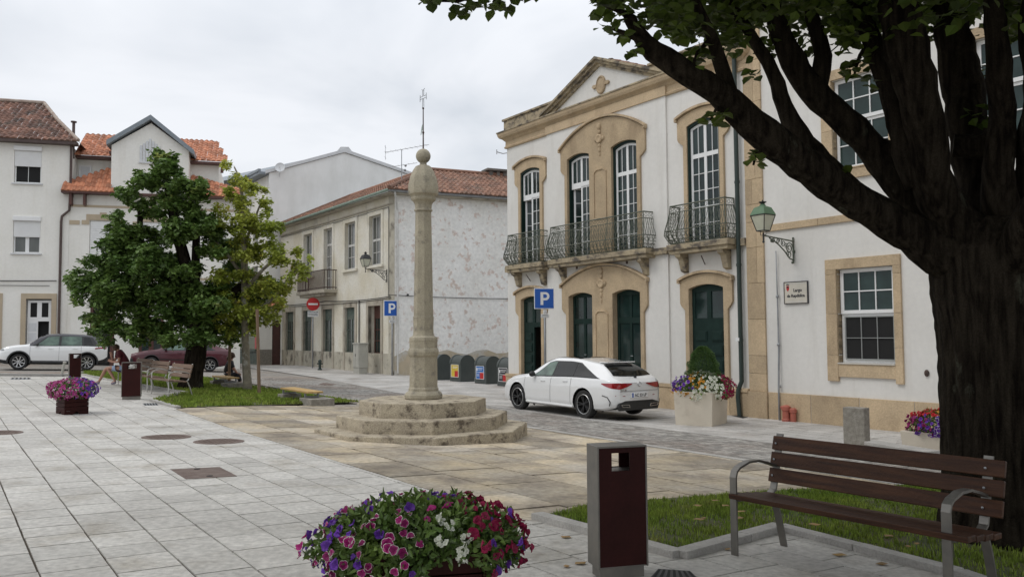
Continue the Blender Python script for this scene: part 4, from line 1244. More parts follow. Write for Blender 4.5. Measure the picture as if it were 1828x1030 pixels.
# ------------------------------------------------------------------ white gable house behind
bo = XY(49.1, 16.53); FG = (bo, ad)
gab = thing('gable_house', 'tall white house with a blank windowless party wall rising behind the old house', 'building', (bo[0], bo[1], 0), ad)
gc, gp, gr = HIT(480.7, 309, FG), HIT(615, 273, FG), HIT(717, 308, FG)
gs = (gr[1]-gp[1])/(gr[0]-gp[0]); gxr = gr[0]+4; gzr = gr[1]+gs*4; gxl, gzl = gc
W = MB(); W.plate([(gxl, -.3), (gxr, -.3), (gxr, gzr), gp, (gxl, gzl)], [], 0, .35)
mk('party_wall', W, M('grey_white_render', (.86,.86,.84), (.80,.80,.78), .8, .9, .1, 20, c3=(.70,.70,.67), s3=.6, p3=(.5,.75), st3=(1,1,.4)), gab)
# street side, running away along D1
aw = math.atan2(D1.y, D1.x)-ad
T = Matrix.Translation((gxl, .0, 0)) @ Matrix.Rotation(aw, 4, 'Z')
W = MB(); W.plate([(.36, -.3), (20, -.3), (20, gzl-.1), (.36, gzl-.1)], [[(2+k*3.4, 7.1), (3.1+k*3.4, 7.1), (3.1+k*3.4, 9.0), (2+k*3.4, 9.0)] for k in range(4)]+[[(2+k*3.4, 3.8), (3.1+k*3.4, 3.8), (3.1+k*3.4, 5.9), (2+k*3.4, 5.9)] for k in range(4)], -.3, 0, T=T)
mk('street_wall', W, Mt['plaster2'], gab)
W = MB()
for k in range(4):
    for z0, z1 in ((7.1, 9.0), (3.8, 5.9)): W.box(2+k*3.4, 3.1+k*3.4, -.28, -.2, z0, z1, T=T)
mk_split('window_shutter', W, Mt['grey'], gab)
W = MB(); W.box(.2, 20, -.30, .55, gzl-.08, gzl+.08, T=T); W.box(.2, 20, .45, .60, gzl+.08, gzl+.24, T=T); mk('eaves', W, Mt['greyblue'], gab)
cpv = MB()
for (x0, z0, x1, z1) in ((gxl-.2, gzl-.05, gp[0], gp[1]+.02), (gp[0], gp[1]+.02, gxr+.1, gzr)):
    cpv.plate([(x0, z0), (x1, z1), (x1, z1+.20), (x0, z0+.20)], [], -.10, .45)
cpv.plate([(gp[0]-.45, gp[1]+.08), (gp[0]+.5, gp[1]+.08), (gp[0]+.25, gp[1]+.38), (gp[0]-.25, gp[1]+.34)], [], -.05, .4)
mk('verge_capping', cpv, Mt['offwhite'], gab)
rf = MB(); flat(rf, [(gxl-.2, .4, gzl+.1), (gp[0], .4, gp[1]+.15), (gp[0]-9, 18, gp[1]+.15), (gxl-9.2, 18, gzl+.1)]); flat(rf, [(gp[0], .4, gp[1]+.15), (gxr, .4, gzr+.1), (gxr-9, 18, gzr+.1), (gp[0]-9, 18, gp[1]+.15)])
mk('roof', rf, Mt['greyblue'], gab)
dsh = MB(); c = HIT(500, 300, FG, -.3)
T = Matrix.Translation((c[0], -.35, c[1])) @ Matrix.Rotation(math.radians(75), 4, 'X') @ Matrix.Rotation(math.radians(-20), 4, 'Y')
dsh.lathe([(.001, .0), (.12, .01), (.22, .035), (.29, .07), (.30, .08), (.285, .08), (.2, .045), (.001, .02)], 20, T=T, cap=False)
dsh.tube([(c[0], -.33, c[1]-.05), (c[0], -.05, c[1]-.5)], .02, 6); dsh.tube([(c[0], -.4, c[1]-.25), (c[0]-.1, -.75, c[1])], .012, 5)
o = tag(mk('satellite_dish', dsh, Mt['offwhite']), 'small white satellite dish fixed to the top of the blank white gable wall', 'satellite dish'); o.location = (bo[0], bo[1], 0); o.rotation_euler = (0, 0, ad)

# low gateway building between the gable house and the old house
FW = (bo, ad)
gt = thing('gateway_building', 'low rendered gateway with a dark red door and orange tiles beside the old house', 'building', (bo[0], bo[1], 0), ad)
xl, xr = HIT(463, 640, FW, -.6)[0], HIT(503, 640, FW, -.6)[0]
dl_, dr_ = HIT(485.5, 640, FW, -.6)[0], HIT(500.5, 640, FW, -.6)[0]
zt1 = HIT(490, 548, FW, -.6)[1]; zd = HIT(490, 572, FW, -.6)[1]
W = MB(); W.plate([(xl, -.3), (dl_, -.3), (dl_, zd), (dr_, zd), (dr_, -.3), (xr+.5, -.3), (xr+.5, zt1), (xl, zt1)], [], -.6, -.3); mk('wall', W, Mt['plaster2'], gt)
W = MB(); W.box(xl-.0, dl_-.01, -.63, -.602, -.3, .75); mk('plinth', W, Mt['concrete'], gt)
W = MB(); W.box(dl_, dr_, -.45, -.38, -.3, zd); 
for k in range(7): W.box(dl_+k*(dr_-dl_)/7+.01, dl_+(k+1)*(dr_-dl_)/7-.01, -.47, -.452, -.28, zd-.02)
mk('door', W, Mt['brown'], gt)
rf = MB(); roof_tiles(rf, [(0, 0), (xr-xl+.8, 0), (xr-xl+.8, .75), (0, .75)], (xl-.2, -.9, zt1), (1, 0, 0), (0, .9, .35), seed=3, th=.05)
mk('roof', rf, Mt['tileO'], gt)
# shop front of the house beyond, seen under the young tree
A = G(404, 646); B = G(463, 650)
sh = thing('shop_front', 'pale green shuttered shop front seen under the young tree', 'building', (A.x, A.y, 0), math.atan2(B.y-A.y, B.x-A.x))
L_ = (B.xy-A.xy).length
W = MB(); W.box(0, L_-.02, .0, .3, -.3, 4.2); mk('wall', W, Mt['plaster2'], sh)
W = MB(); W.box(.25, L_-.5, -.05, -.002, .75, 2.6)
for k in range(14): W.box(.27, L_-.52, -.07, -.051, .80+k*.125, .89+k*.125)
mk('roller_shutter', W, M('sage_shutter', (.30,.32,.25), (.26,.28,.22), 2, .7), sh)
W = MB(); W.box(.2, L_-.45, -.09, -.002, .62, .748); W.box(0, L_-.03, -.03, -.002, -.3, .60); mk('plinth', W, Mt['oldgreen'], sh)
W = MB(); W.box(L_-.45, L_-.2, -.12, -.01, .8, 1.5); mk('red_panel', W, Mt['red'], sh)

# ------------------------------------------------------------------ houses on the left
pL = (-22.9, 40.0); al = math.atan2(.285, .959); FL = (pL, al)
ha = thing('white_house', 'plain white three storey house with brown tiled roof and roller shutters', 'building', (pL[0], pL[1], 0), al)
HZ = 11.0
W = MB()
wins = [(-1.16, .02, 9.02, 10.62), (-1.13, .04, 5.62, 7.20)]
hl = [[(a, c), (b, c), (b, d), (a, d)] for a, b, c, d in wins]
hl += [[(-.50, .1), (.60, .1), (.60, 3.42), (-.50, 3.42)], [(-3.0, .1), (-1.72, .1), (-1.72, 3.42), (-3.0, 3.42)]]
hl += [[(-4.6, 9.02), (-3.4, 9.02), (-3.4, 10.62), (-4.6, 10.62)], [(-4.6, 5.6), (-3.4, 5.6), (-3.4, 7.2), (-4.6, 7.2)]]
W.plate([(-14, -.2), (1.28, -.2), (1.28, HZ), (-14, HZ)], hl, 0, .35); W.box(-14, -13.6, .352, 9, -.2, HZ); W.box(.93, 1.28, .352, 9, -.2, HZ)
mk('wall', W, Mt['plaster2'], ha)
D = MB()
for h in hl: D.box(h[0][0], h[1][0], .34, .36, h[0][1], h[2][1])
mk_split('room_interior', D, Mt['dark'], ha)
for i, (a, b, c, d) in enumerate(wins + [(-4.6, -3.4, 9.02, 10.62), (-4.6, -3.4, 5.6, 7.2)]):
    up = i % 2 == 0
    dc = c+(.82 if up else .78)
    fr_ = frame_window(ha, a+.01, b-.01, c+.01, dc+.25, 0, .12, 1, 1, cen=True, fw=.06, gm='dark' if up else 'glassC', mid=.02 if up else .16)
    s = MB(); s.box(a+.01, b-.01, .03, .08, dc, d-.02)
    for k in range(16): s.box(a+.02, b-.02, .018, .032, dc+.02+k*(d-dc-.05)/16, dc+.02+(k+.75)*(d-dc-.05)/16)
    mk('roller_shutter', s, Mt['white'], ha)
    s = MB(); s.box(a-.02, b+.02, -.10, .03, d-.02, d+.20); mk('shutter_box', s, Mt['white'], ha, bevel=.02)
    s = MB(); s.box(a-.08, b+.08, -.09, .12, c-.07, c-.002); mk('sill', s, Mt['offwhite'], ha, bevel=.01)
for a, b in ((-.50, .60), (-3.0, -1.72)):
    s = MB(); s.plate([(a-.22, -.1), (a, -.1), (a, 3.42), (b, 3.42), (b, -.1), (b+.22, -.1), (b+.22, 3.68), (a-.22, 3.68)], [], -.045, .12); mk('stone_surround', s, M('tan_stone', (.50,.41,.29), (.44,.36,.26), 2, .85) if a > -1 else bpy.data.materials['tan_stone'], ha)
    frame_window(ha, a+.04, b-.04, 2.42, 3.36, 0, .12, 1, 1, cen=True, fw=.12, gm='dark', mid=.2)
    f = MB(); f.plate([(a+.04, .1), (b-.04, .1), (b-.04, 2.42), (a+.04, 2.42)], [[(a+.50, .15), (b-.12, .15), (b-.12, 2.34), (a+.50, 2.34)]], .12, .17)
    o = mk('door', f, Mt['white'], ha)
    pp = MB()
    for k in range(3): pp.box(a+.10, a+.44, .105, .118, .9+k*.48, 1.3+k*.48)
    mk('poster', pp, Mt['offwhite'], o)
s = MB(); s.plate([(-14.2, HZ-.05), (1.62, HZ-.05), (1.62, HZ+.10), (-14.2, HZ+.10)], [], -.42, .1); mk('eaves', s, Mt['pipeB'], ha)
rf = MB(); zr, yr = 2.75, 4.0
xr = HIT(79, 188, FL, yr)[0]
zr = HIT(40, 185, FL, yr)[1]-HZ-.1
roof_tiles(rf, [(0, 0), (15.9, 0), (15.9+(xr-1.7)*0-(1.7-xr), math.hypot(yr+.45, zr)), (0, math.hypot(yr+.45, zr))], (-14.2, -.45, HZ+.10), (1, 0, 0), (0, yr+.45, zr), seed=21, tw=.26, th=.055)
hp = Vector((1.7, 0, 0))
flat(rf, [(1.7, -.45, HZ+.1), (1.7, 8.9, HZ+.1), (xr, yr+.2, HZ+.1+zr), (xr, yr, HZ+.1+zr)], t=.5)
mk('roof', rf, Mt['tileB'], ha)
s = MB(); s.tube([(1.7, -.45, HZ+.16), (xr+ (1.7-xr)*.45, -.45+(yr+.45)*.5, HZ+.16+zr*.52), (xr, yr, HZ+.2+zr)], .09, 7); s.tube([(xr, yr, HZ+.2+zr), (-14, yr, HZ+.2+zr)], .10, 7)
mk('ridge_tile', s, M('pale_ridge', (.42,.36,.30), (.30,.22,.18), 3, .9), ha)
s = MB(); zf0, zf1 = HIT(130, 262, FL, .6), HIT(130, 218, FL, .6)
s.tube([(zf0[0]+.02, .6, zf0[1]-.6), (zf0[0]+.02, .6, zf1[1])], .07, 8); s.lathe([(.14, -.03), (.14, .03)], 10, (zf0[0]+.02, .6, zf1[1]))
mk('flue', s, Mt['pipeB'], ha)
s = MB(); s.tube([(1.33, -.10, 10.95), (1.33, -.10, 8.0+.6), (1.30, -.10, 7.75), (.98, -.10, 7.45), (.95, -.08, 7.2), (.95, -.08, .3)], .06, 8)
o = tag(mk('downpipe', s, Mt['pipeB']), 'brown downpipe with a bend between the plain white house and the gabled house', 'downpipe'); o.location = (pL[0], pL[1], 0); o.rotation_euler = (0, 0, al)
s = MB(); z_ = HIT(60, 501, FL)[1]; s.tube(sag((-9, -.06, z_+.06), (.8, -.06, z_), .06, 14), .022, 5); s.tube(sag((-9, -.05, z_-.10), (.5, -.05, z_-.24), .05, 14), .014, 5)
o = tag(mk('facade_cable', s, Mt['blackp']), 'black cable strung across the plain white house above its ground floor doors', 'cable'); o.location = (pL[0], pL[1], 0); o.rotation_euler = (0, 0, al)

hb_ = thing('gabled_house', 'cream house with orange tiled roofs and grey edged gable behind the left tree', 'building', (pL[0], pL[1], 0), al)
W = MB()
W.plate([(1.285, -.2), (9.3, -.2), (9.3, 8.55), (1.285, 8.55)], [[(2.3, 0), (3.4, 0), (3.4, 3.6), (2.3, 3.6)], [(4.5, .42), (5.65, .42), (5.65, 2.6), (4.5, 2.6)], [(2.2, 5.6), (3.4, 5.6), (3.4, 7.3), (2.2, 7.3)], [(4.5, 5.6), (5.6, 5.6), (5.6, 7.3), (4.5, 7.3)], [(7.3, .1), (8.2, .1), (8.2, 2.9), (7.3, 2.9)]], 0, .35)
W.plate([(3.12, 8.552), (6.72, 8.552), (6.72, 11.0), (4.92, 12.32), (3.12, 11.1)], [], -.02, .30)
W.box(3.12, 3.4, .302, 3.2, 8.56, 11.0); W.box(6.44, 6.72, .302, 3.2, 8.56, 11.0)
W.box(1.285, 3.118, 1.55, 1.8, 8.3, 10.75); W.box(6.722, 8.1, 1.2, 1.5, 8.3, 10.75); W.box(7.85, 8.1, 1.502, 7, 8.3, 10.7)
mk('wall', W, Mt['plaster2'], hb_)
s = MB(); s.box(2.25, 3.45, .2, .3, 0, 3.6); mk('entrance', s, Mt['dark'], hb_)
s = MB(); s.box(3.2, 3.36, .06, .18, 0, 3.4); s.box(2.3, 2.42, .06, .18, 0, 3.4); mk_split('entrance_jamb', s, Mt['brown'], hb_)
frame_window(hb_, 4.52, 5.63, .44, 2.58, 0, .10, 1, 2, cen=True, fw=.12, gm='glass', fm='brown', mid=.22, name='glazed_door')
s = MB(); s.box(7.3, 8.2, .15, .2, .1, 2.9); mk('side_door', s, Mt['brown'], hb_)
for a in (2.2, 4.5):
    s = MB(); s.box(a+.02, a+1.1, .05, .12, 5.62, 7.28)
    for k in range(14): s.box(a+.03, a+1.08, .03, .048, 5.64+k*.115, 5.73+k*.115)
    mk('roller_shutter', s, Mt['white'], hb_)
    s = MB(); b = a+1.12
    s.plate([(a-.35, 7.1), (a-.02, 7.1), (a-.02, 7.32), (b+.02, 7.32), (b+.02, 7.1), (b+.35, 7.1), (b+.35, 7.30), (b+.15, 7.30), (b+.15, 7.60), (a+.75, 7.60), (a+.75, 7.70), (a+.45, 7.70), (a+.45, 7.60), (a-.15, 7.60), (a-.15, 7.30), (a-.35, 7.30)], [], -.05, .01)
    mk('stepped_lintel', s, bpy.data.materials['tan_stone'], hb_)
s = MB(); s.box(1.3, 9.3, -.03, -.001, 7.95, 8.06); s.box(1.3, 9.3, -.03, -.001, 4.40, 4.52); s.box(1.30, 1.75, -.035, -.001, 7.08, 7.28); mk_split('stone_band', s, bpy.data.materials['tan_stone'], hb_)
s = MB(); s.box(1.0, 9.5, -.50, .02, 8.56, 8.66)
for x in (1.35, 1.95): s.plate([(x, 8.0), (x+.1, 8.0), (x+.1, 8.56), (x, 8.56)], [], -.4, -.0)
mk('eaves', s, Mt['brown'], hb_)
s = MB(); s.box(1.29, 3.45, 1.0, 1.6, 10.60, 10.72); s.box(6.72, 8.35, .75, 1.3, 10.55, 10.66); s.box(8.22, 8.36, .70, .84, 10.1, 10.56); s.box(3.0, 3.13, .0, 1.5, 10.66, 10.80); mk_split('soffit', s, Mt['brown'], hb_)
rf = MB()
roof_tiles(rf, [(0, 0), (2.3, 0), (2.15, 2.45), (0, .7)], (1.0, -.52, 8.66), (1, 0, 0), (0, 1.7, 1.55), seed=31, tw=.24, th=.05)
roof_tiles(rf, [(0, 0), (2.6, 0), (2.6, .8), (.0, 2.2)], (6.75, -.52, 8.66), (1, 0, 0), (0, 1.7, 1.3), seed=32, tw=.24, th=.05)
zz = HIT(150, 240, FL, 3.6)[1]-10.7
roof_tiles(rf, [(0, 0), (7.4, 0), (6.6, math.hypot(2.7, zz)), (0, math.hypot(2.7, zz))], (1.25, .90, 10.72), (1, 0, 0), (0, 2.7, zz), seed=33, tw=.26, th=.055)
mk_split('roof', rf, Mt['tileO'], hb_, gap=.08)
ggl = MB()
pk = (4.92, 12.45)
for x0, z0 in ((2.92, 11.04), (6.98, 10.78)):
    a_, b_ = ((x0, z0), pk) if x0 < pk[0] else (pk, (x0, z0))
    ggl.plate([a_, b_, (b_[0], b_[1]+.24), (a_[0], a_[1]+.24)], [], -.30, 3.0)
mk('gable_roof', ggl, Mt['greyblue'], hb_)
s = MB()
for k in range(7): s.box(4.42+k*.14, 4.53+k*.14, -.06, -.021, 10.35, 11.15+.12*(3-abs(k-3)))
s.box(4.38, 5.42, -.10, -.02, 10.26, 10.34)
mk('gable_vent', s, Mt['offwhite'], hb_)
frame_window(hb_, 1.37, 1.95, 9.0, 10.3, 0, 1.48, 1, 1, cen=False, fw=.07, gm='offwhite')
s = MB(); s.tube([(6.15, -.05, 2.9), (6.15, -.05, 2.4)], .015, 5); s.box(5.9, 6.3, -.08, -.02, 2.35, 2.75); mk('hanging_sign', s, Mt['offwhite'], hb_)
# ------------------------------------------------------------------ pillory
pu, pv = 12.72, 6.92
pc = XY(pu, pv); a1 = math.atan2(D1.y, D1.x)
pil = thing('pillory', 'tall stone pillory column on three octagonal steps, with ball finial and iron cross', 'monument', (pc[0], pc[1], 0), a1)
gz = gh(pu, pv)
def rough_oct(R, z0, z1, seed, n=8, cut=.02):
    rr = random.Random(seed); mb = MB()
    # each side subdivided so that the worn edges wander
    pts = []
    for k in range(n):
        a0 = 2*PI*(k+.5)/n; b0 = 2*PI*(k+1.5)/n
        for j in range(6):
            t = j/6; x = lerp(math.cos(a0), math.cos(b0), t)*R; y = lerp(math.sin(a0), math.sin(b0), t)*R
            w = 1+rr.uniform(-.003, .002)*(1 if j else 0); pts.append((x*w, y*w))
    N = len(pts); vs = []
    for (f, z) in ((1.0, z0), (1.004, lerp(z0, z1, .3)), (1.0, z1-.016), (.994, z1-.003), (.97, z1)):
        for (x, y) in pts: vs.append((x*f, y*f, z+(rr.uniform(-.003, .003) if z > z0 else 0)))
    fs = []
    for i in range(4):
        for k in range(N): a = i*N+k; b = i*N+(k+1) % N; fs.append((a, b, b+N, a+N))
    vs.append((0, 0, z1)); c = len(vs)-1
    for k in range(N): fs.append((4*N+k, 4*N+(k+1) % N, c))
    mb.add(vs, fs); return mb
for R, z0, z1, sd_ in ((1.83, gz-.15, .035, 1), (1.47, .034, .245, 2), (1.09, .244, .485, 3)):
    mk('step', rough_oct(R, z0, z1, sd_), Mt['step'], pil)
def zz_(z): return 1.6+(z-1.6)*.983
prof = [(.31, .485), (.33, .50), (.33, .56), (.30, .60), (.262, .62), (.262, .66), (.245, .69), (.24, 1.20), (.262, 1.24), (.27, 1.29), (.262, 1.33), (.245, 1.36), (.245, 1.46), (.25, 1.49), (.245, 1.54), (.19, 1.565), (.178, 1.62), (.172, 1.9)]
s = MB(); s.lathe(prof, 8, rot=PI/8); mk('pedestal', s, Mt['pillar'], pil, bevel=.01)
s = MB(); s.lathe([(.172, 1.9), (.166, 2.3), (.155, 2.9), (.141, 3.70), (.14, 3.74)], 8, rot=PI/8); 
s.lathe([(.172, 1.62), (.182, 1.9), (.172, 1.905)], 8, rot=PI/8, cap=False)
mk('shaft', s, Mt['pillar'], pil, bevel=.008)
s = MB(); s.lathe([(.14, 3.73), (.162, 3.735), (.162, 3.765), (.145, 3.775), (.15, 3.85), (.175, 3.90), (.21, 3.925), (.225, 3.96), (.215, 3.97), (.225, 4.0), (.262, 4.03), (.268, 4.06), (.268, 4.14), (.262, 4.20), (.235, 4.33), (.185, 4.45), (.13, 4.53), (.075, 4.55), (.062, 4.56), (.062, 4.63), (.05, 4.64)], 8, rot=PI/8)
mk('capital', s, Mt['pillar'], pil, bevel=.008)
s = MB(); s.ball((0, 0, 4.71), .130, 12); mk('ball_finial', s, Mt['pillar'], pil, smooth=True)
s = MB(); s.tube([(0, 0, 4.8), (0, 0, 5.02), (0, 0, 5.55)], [.014, .012, .009], 8)
s.ball((0, 0, 5.13), .022, 5); s.ball((0, 0, 5.56), .020, 5); s.ball((0, 0, 5.10), .016, 5)
mk('iron_rod', s, Mt['rust'], pil)
s = MB(); T = Matrix.Translation((0, 0, 0)) @ Matrix.Rotation(-a1+math.radians(-52), 4, 'Z')
z0 = 5.58
def fl(x0, x1, z0_, z1_): s.box(x0, x1, -.006, .006, z0_, z1_, T=T)
# outlined cross with flared ends
for (p, q) in (((-.022, z0), (-.016, z0+.15)), ((.022, z0), (.016, z0+.15)), ((-.016, z0+.20), (-.02, z0+.30)), ((.016, z0+.20), (.02, z0+.30)),
               ((-.10, z0+.155), (-.016, z0+.155)), ((.016, z0+.155), (.10, z0+.155)), ((-.10, z0+.195), (-.016, z0+.195)), ((.016, z0+.195), (.10, z0+.195)),
               ((-.105, z0+.115), (-.10, z0+.235)), ((.105, z0+.115), (.10, z0+.235)), ((-.05, z0+.325), (0, z0+.30)), ((.05, z0+.325), (0, z0+.30)), ((-.016, z0+.15), (.016, z0+.15))):
    s.tube([T @ Vector((p[0], 0, p[1])), T @ Vector((q[0], 0, q[1]))], .0055, 5)
mk('iron_cross', s, Mt['galv'], pil)
s = MB(); s.plate([(0, 5.30), (-.05, 5.24), (-.085, 5.10), (-.07, 5.10), (-.045, 5.17), (0, 5.18)], [], -.003, .003, T=T); mk('weather_vane', s, M('pale_verdigris', (.38,.46,.42), (.3,.38,.34), 9, .7), pil)

# ------------------------------------------------------------------ road signs
def face_cam(p, off=0): return math.atan2(p[1], p[0])-PI/2+off
def parking(px, py, dist_scale, top, lab, hw, gx, rz_off, polex):
    p = G(px, py); t = thing('parking_sign', lab, 'road sign', p, face_cam(p, rz_off), None)
    H = p.z
    pz = 1.6+(596-gx[1])*p.y/FPX-H; pz0 = 1.6+(596-gx[0])*p.y/FPX-H
    w = (pz0-pz)/2
    s = MB(); s.tube([(0, 0, -.1), (0, 0, pz0)], .034, 10); mk('post', s, Mt['galv'], t, smooth=True)
    zc = (pz+pz0)/2; z = polex
    s = MB(); s.box(-w+z, w+z, -.052, -.036, zc-w, zc+w); mk('back_plate', s, Mt['signw'], t, bevel=.012)
    s = MB(); s.box(-w*.93+z, w*.93+z, -.056, -.0525, zc-w*.93, zc+w*.93); mk('blue_panel', s, Mt['blue'], t)
    s = MB(); T = Matrix.Translation((z, -.0575, zc-w*.62)) @ Matrix.Rotation(PI/2, 4, 'X')
    k = w*1.24
    # letter P as plain strokes
    o = [(-.30*k, 0), (-.08*k, 0), (-.08*k, .36*k), (.10*k, .36*k)]+[(.10*k+.32*k*math.sin(a), .68*k-.32*k*math.cos(a)) for a in [i*PI/12 for i in range(0, 13)]]+[(-.30*k, 1.0*k)]
    h = [(-.08*k, .54*k), (.08*k, .54*k)]+[(.08*k+.145*k*math.sin(a), .685*k-.145*k*math.cos(a)) for a in [i*PI/10 for i in range(0, 11)]]+[(-.08*k, .83*k)]
    s.plate([(a+z, b+zc-w*.62) for a, b in o], [[(a+z, b+zc-w*.62) for a, b in h]], -.060, -.0565)
    mk('letter', s, Mt['signw'], t)
    for (zz0, hh, ww, txt) in ((zc-w*1.30, w*.40, w*.36, None), (zc-w*1.68, w*.36, w*.80, 'EXCEPTO')):
        s = MB(); s.box(-ww/2+z*.3, ww/2+z*.3, -.052, -.040, zz0-hh/2, zz0+hh/2)
        pl_ = mk('plate', s, Mt['signw'], t, bevel=.006)
        s = MB()
        if txt is None:
            c = z*.3
            s.ball((c, -.054, zz0+hh*.28), hh*.09, 4, sq=(1, .1, 1)); s.tube([(c, -.054, zz0+hh*.18), (c+.01, -.054, zz0-hh*.02), (c+hh*.22, -.054, zz0-hh*.05), (c+hh*.3, -.054, zz0-hh*.32)], hh*.04, 4)
            s.tube([(c+hh*.22*math.cos(a), -.054, zz0-hh*.15+hh*.22*math.sin(a)) for a in [2.2+i*.5 for i in range(8)]], hh*.03, 4)
        else:
            for j in range(2):
                x = -ww*.42
                while x < ww*.4:
                    l = R_.uniform(.012, .03); s.box(x+z*.3, x+l+z*.3, -.0545, -.052, zz0+hh*(.20-.42*j), zz0+hh*(.36-.42*j)); x += l+.008
        mk('marking', s, Mt['blk'], pl_)
    return t
parking(700, 670, 1, 537, 'blue parking sign on a post at the corner of the old peeling house', .3, (536, 564), .30, -.05)
parking(974, 713, 1, 515, 'blue parking sign on a post behind the white estate car', .3, (516, 553), .28, -.03)
p = G(558, 657); t = thing('no_entry_sign', 'round red no entry sign on a post before the green doors of the old house', 'road sign', p, face_cam(p, .1))
zt = lambda y: 1.6+(597-y)*p.y/FPX-p.z
s = MB(); s.tube([(0, 0, -.1), (0, 0, zt(531))], .035, 10); mk('post', s, Mt['galv'], t, smooth=True)
r = (zt(531)-zt(554))/2; T = Matrix.Translation((0, -.04, (zt(531)+zt(554))/2)) @ Matrix.Rotation(PI/2, 4, 'X')
s = MB(); s.lathe([(.001, -.008), (r, -.008), (r, .006), (r*.95, .008), (.001, .008)], 32, T=T, cap=False); mk('disc', s, Mt['red'], t)
s = MB(); s.box(-r*.72, r*.72, -.055, -.049, (zt(531)+zt(554))/2-r*.14, (zt(531)+zt(554))/2+r*.14); mk('white_bar', s, Mt['signw'], t)
s = MB(); s.box(-r*.8, r*.8, -.055, -.038, zt(565), zt(555)); pp = mk('plate', s, Mt['signw'], t)
s = MB()
for j in range(3):
    x = -r*.7
    while x < r*.62: l = R_.uniform(.03, .07); s.box(x, x+l, -.058, -.0555, lerp(zt(565), zt(555), .2+.27*j), lerp(zt(565), zt(555), .33+.27*j)); x += l+.015
mk('marking', s, Mt['blk'], pp)

# ------------------------------------------------------------------ wheel-less things in the street
def recycling(i, fx, fy, lab, panels):
    u, v = GUV(fx, fy)
    W_, Dp, Hh = .82, .66, 1.04              # along the street (u), across (v), height
    p = XY(u, v)
    t = thing('recycling_container', lab, 'recycling container', (p[0], p[1], gh(u, v)), AM, 'surface covers of the underground recycling containers')
    # local x = -D1 direction, y = D2 ; near corner is local (0, 0): body spans x -W..0, y 0..D
    R = Dp/2; zc = Hh-R
    outl = [(0, -.05), (Dp, -.05)]+[(R+R*math.cos(a), zc+R*math.sin(a)) for a in [j*PI/14 for j in range(15)]]
    s = MB(); T = Matrix(((0, 1, 0, 0), (1, 0, 0, 0), (0, 0, 1, 0), (0, 0, 0, 1)))
    s.plate(outl, [], -W_, -.0, T=T)
    mk('body', s, Mt['binG'], t, bevel=.015)
    # raised hood rim and slot
    s = MB(); 
    for xx in (-W_+.0, -.09):
        oo = [(R+(R+.02)*math.cos(a), zc+(R+.02)*math.sin(a)) for a in [j*PI/14 for j in range(15)]]
        ii = [(R+(R-.01)*math.cos(a), zc+(R-.01)*math.sin(a)) for a in [j*PI/14 for j in range(15)]]
        s.plate(oo+ii[::-1], [], xx-.012, xx+.10, T=T)
    mk('hood_rim', s, Mt['binG'], t)
    s = MB(); s.box(-W_+.12, -.12, -.012, .01, zc-.10, zc-.03); mk('slot', s, Mt['dark'], t)
    base, cols = panels
    s = MB(); s.box(-W_+.12, -.12, -.016, .004, .18, .68); lp = mk('label_panel', s, base, t)
    s = MB()
    for (a, b, c, d, m) in cols: s.box(-W_+.12+a*.58, -W_+.12+b*.58, -.022-.001*m, -.0165, .18+c*.50, .18+d*.50, m)
    mk('label_graphic', s, [Mt['red'], Mt['signw'], base], lp)
    return t
Y_ = M('label_yellow', (.62,.45,.05), None, 3, .5); Bl = M('label_blue', (.02,.14,.45), None, 3, .5); Gr = M('label_green', (.01,.22,.12), None, 3, .5); Bk = M('label_black', (.03,.03,.035), None, 3, .5)
rim = [(0, 1, 0, .03, 1), (0, 1, .97, 1, 1), (0, .04, 0, 1, 1), (.96, 1, 0, 1, 1), (0, 1, .50, .53, 1), (.5, .96, .03, .5, 0)]
txt = [(.25+.0, .85, .80, .84, 1), (.25, .75, .70, .73, 1), (.1, .42, .38, .40, 1), (.1, .42, .30, .32, 1), (.1, .42, .22, .24, 1), (.08, .2, .62, .85, 1)]
recycling(0, 780.5, 679, 'grey-green recycling cover with green label, farthest of the row and half hidden by the column', (Gr, rim+txt))
recycling(1, 822, 682, 'grey-green recycling cover with a yellow label, second nearest to the column', (Y_, rim[:4]+[(.5, .96, .03, .5, 0)]+txt[:2]))
recycling(2, 868, 686, 'grey-green recycling cover with a blue and red label, between the yellow and black ones', (Bl, rim+txt))
recycling(3, 910, 691, 'grey-green recycling cover with a black label, nearest the town hall corner', (Bk, rim+txt))

# utility cabinet with meter beside a pillar
p = G(631, 667); p2 = G(656, 668.5)
t = thing('utility_cabinet', 'pale grey utility cabinet standing before the green doors of the old house', 'cabinet', p, AM)
s = MB(); s.box(.0, .62, .0, .42, -.1, .28); s.box(-.02, .64, -.02, .44, .283, 1.36)
s.box(-.05, .67, -.05, .47, 1.362, 1.42); mk('body', s, Mt['cab'], t, bevel=.012)
s = MB(); s.box(.03, .30, -.032, -.021, .34, 1.32); s.box(.315, .59, -.032, -.021, .34, 1.32); mk('door', s, Mt['cab'], t, bevel=.004)
s = MB(); s.box(.28, .295, -.05, -.033, .8, .92); mk('handle', s, Mt['blackp'], t)
p = G(690, 668.5)
t = thing('meter_pillar', 'narrow pale meter pillar with a small black window beside the brown door', 'cabinet', p, AM)
s = MB(); s.box(-.22, .22, .1, .35, -.1, 1.05); mk('body', s, Mt['cab'], t, bevel=.01)
s = MB(); s.box(-.09, .09, .085, .099, .75, .93); mk('meter_window', s, Mt['blackp'], t)
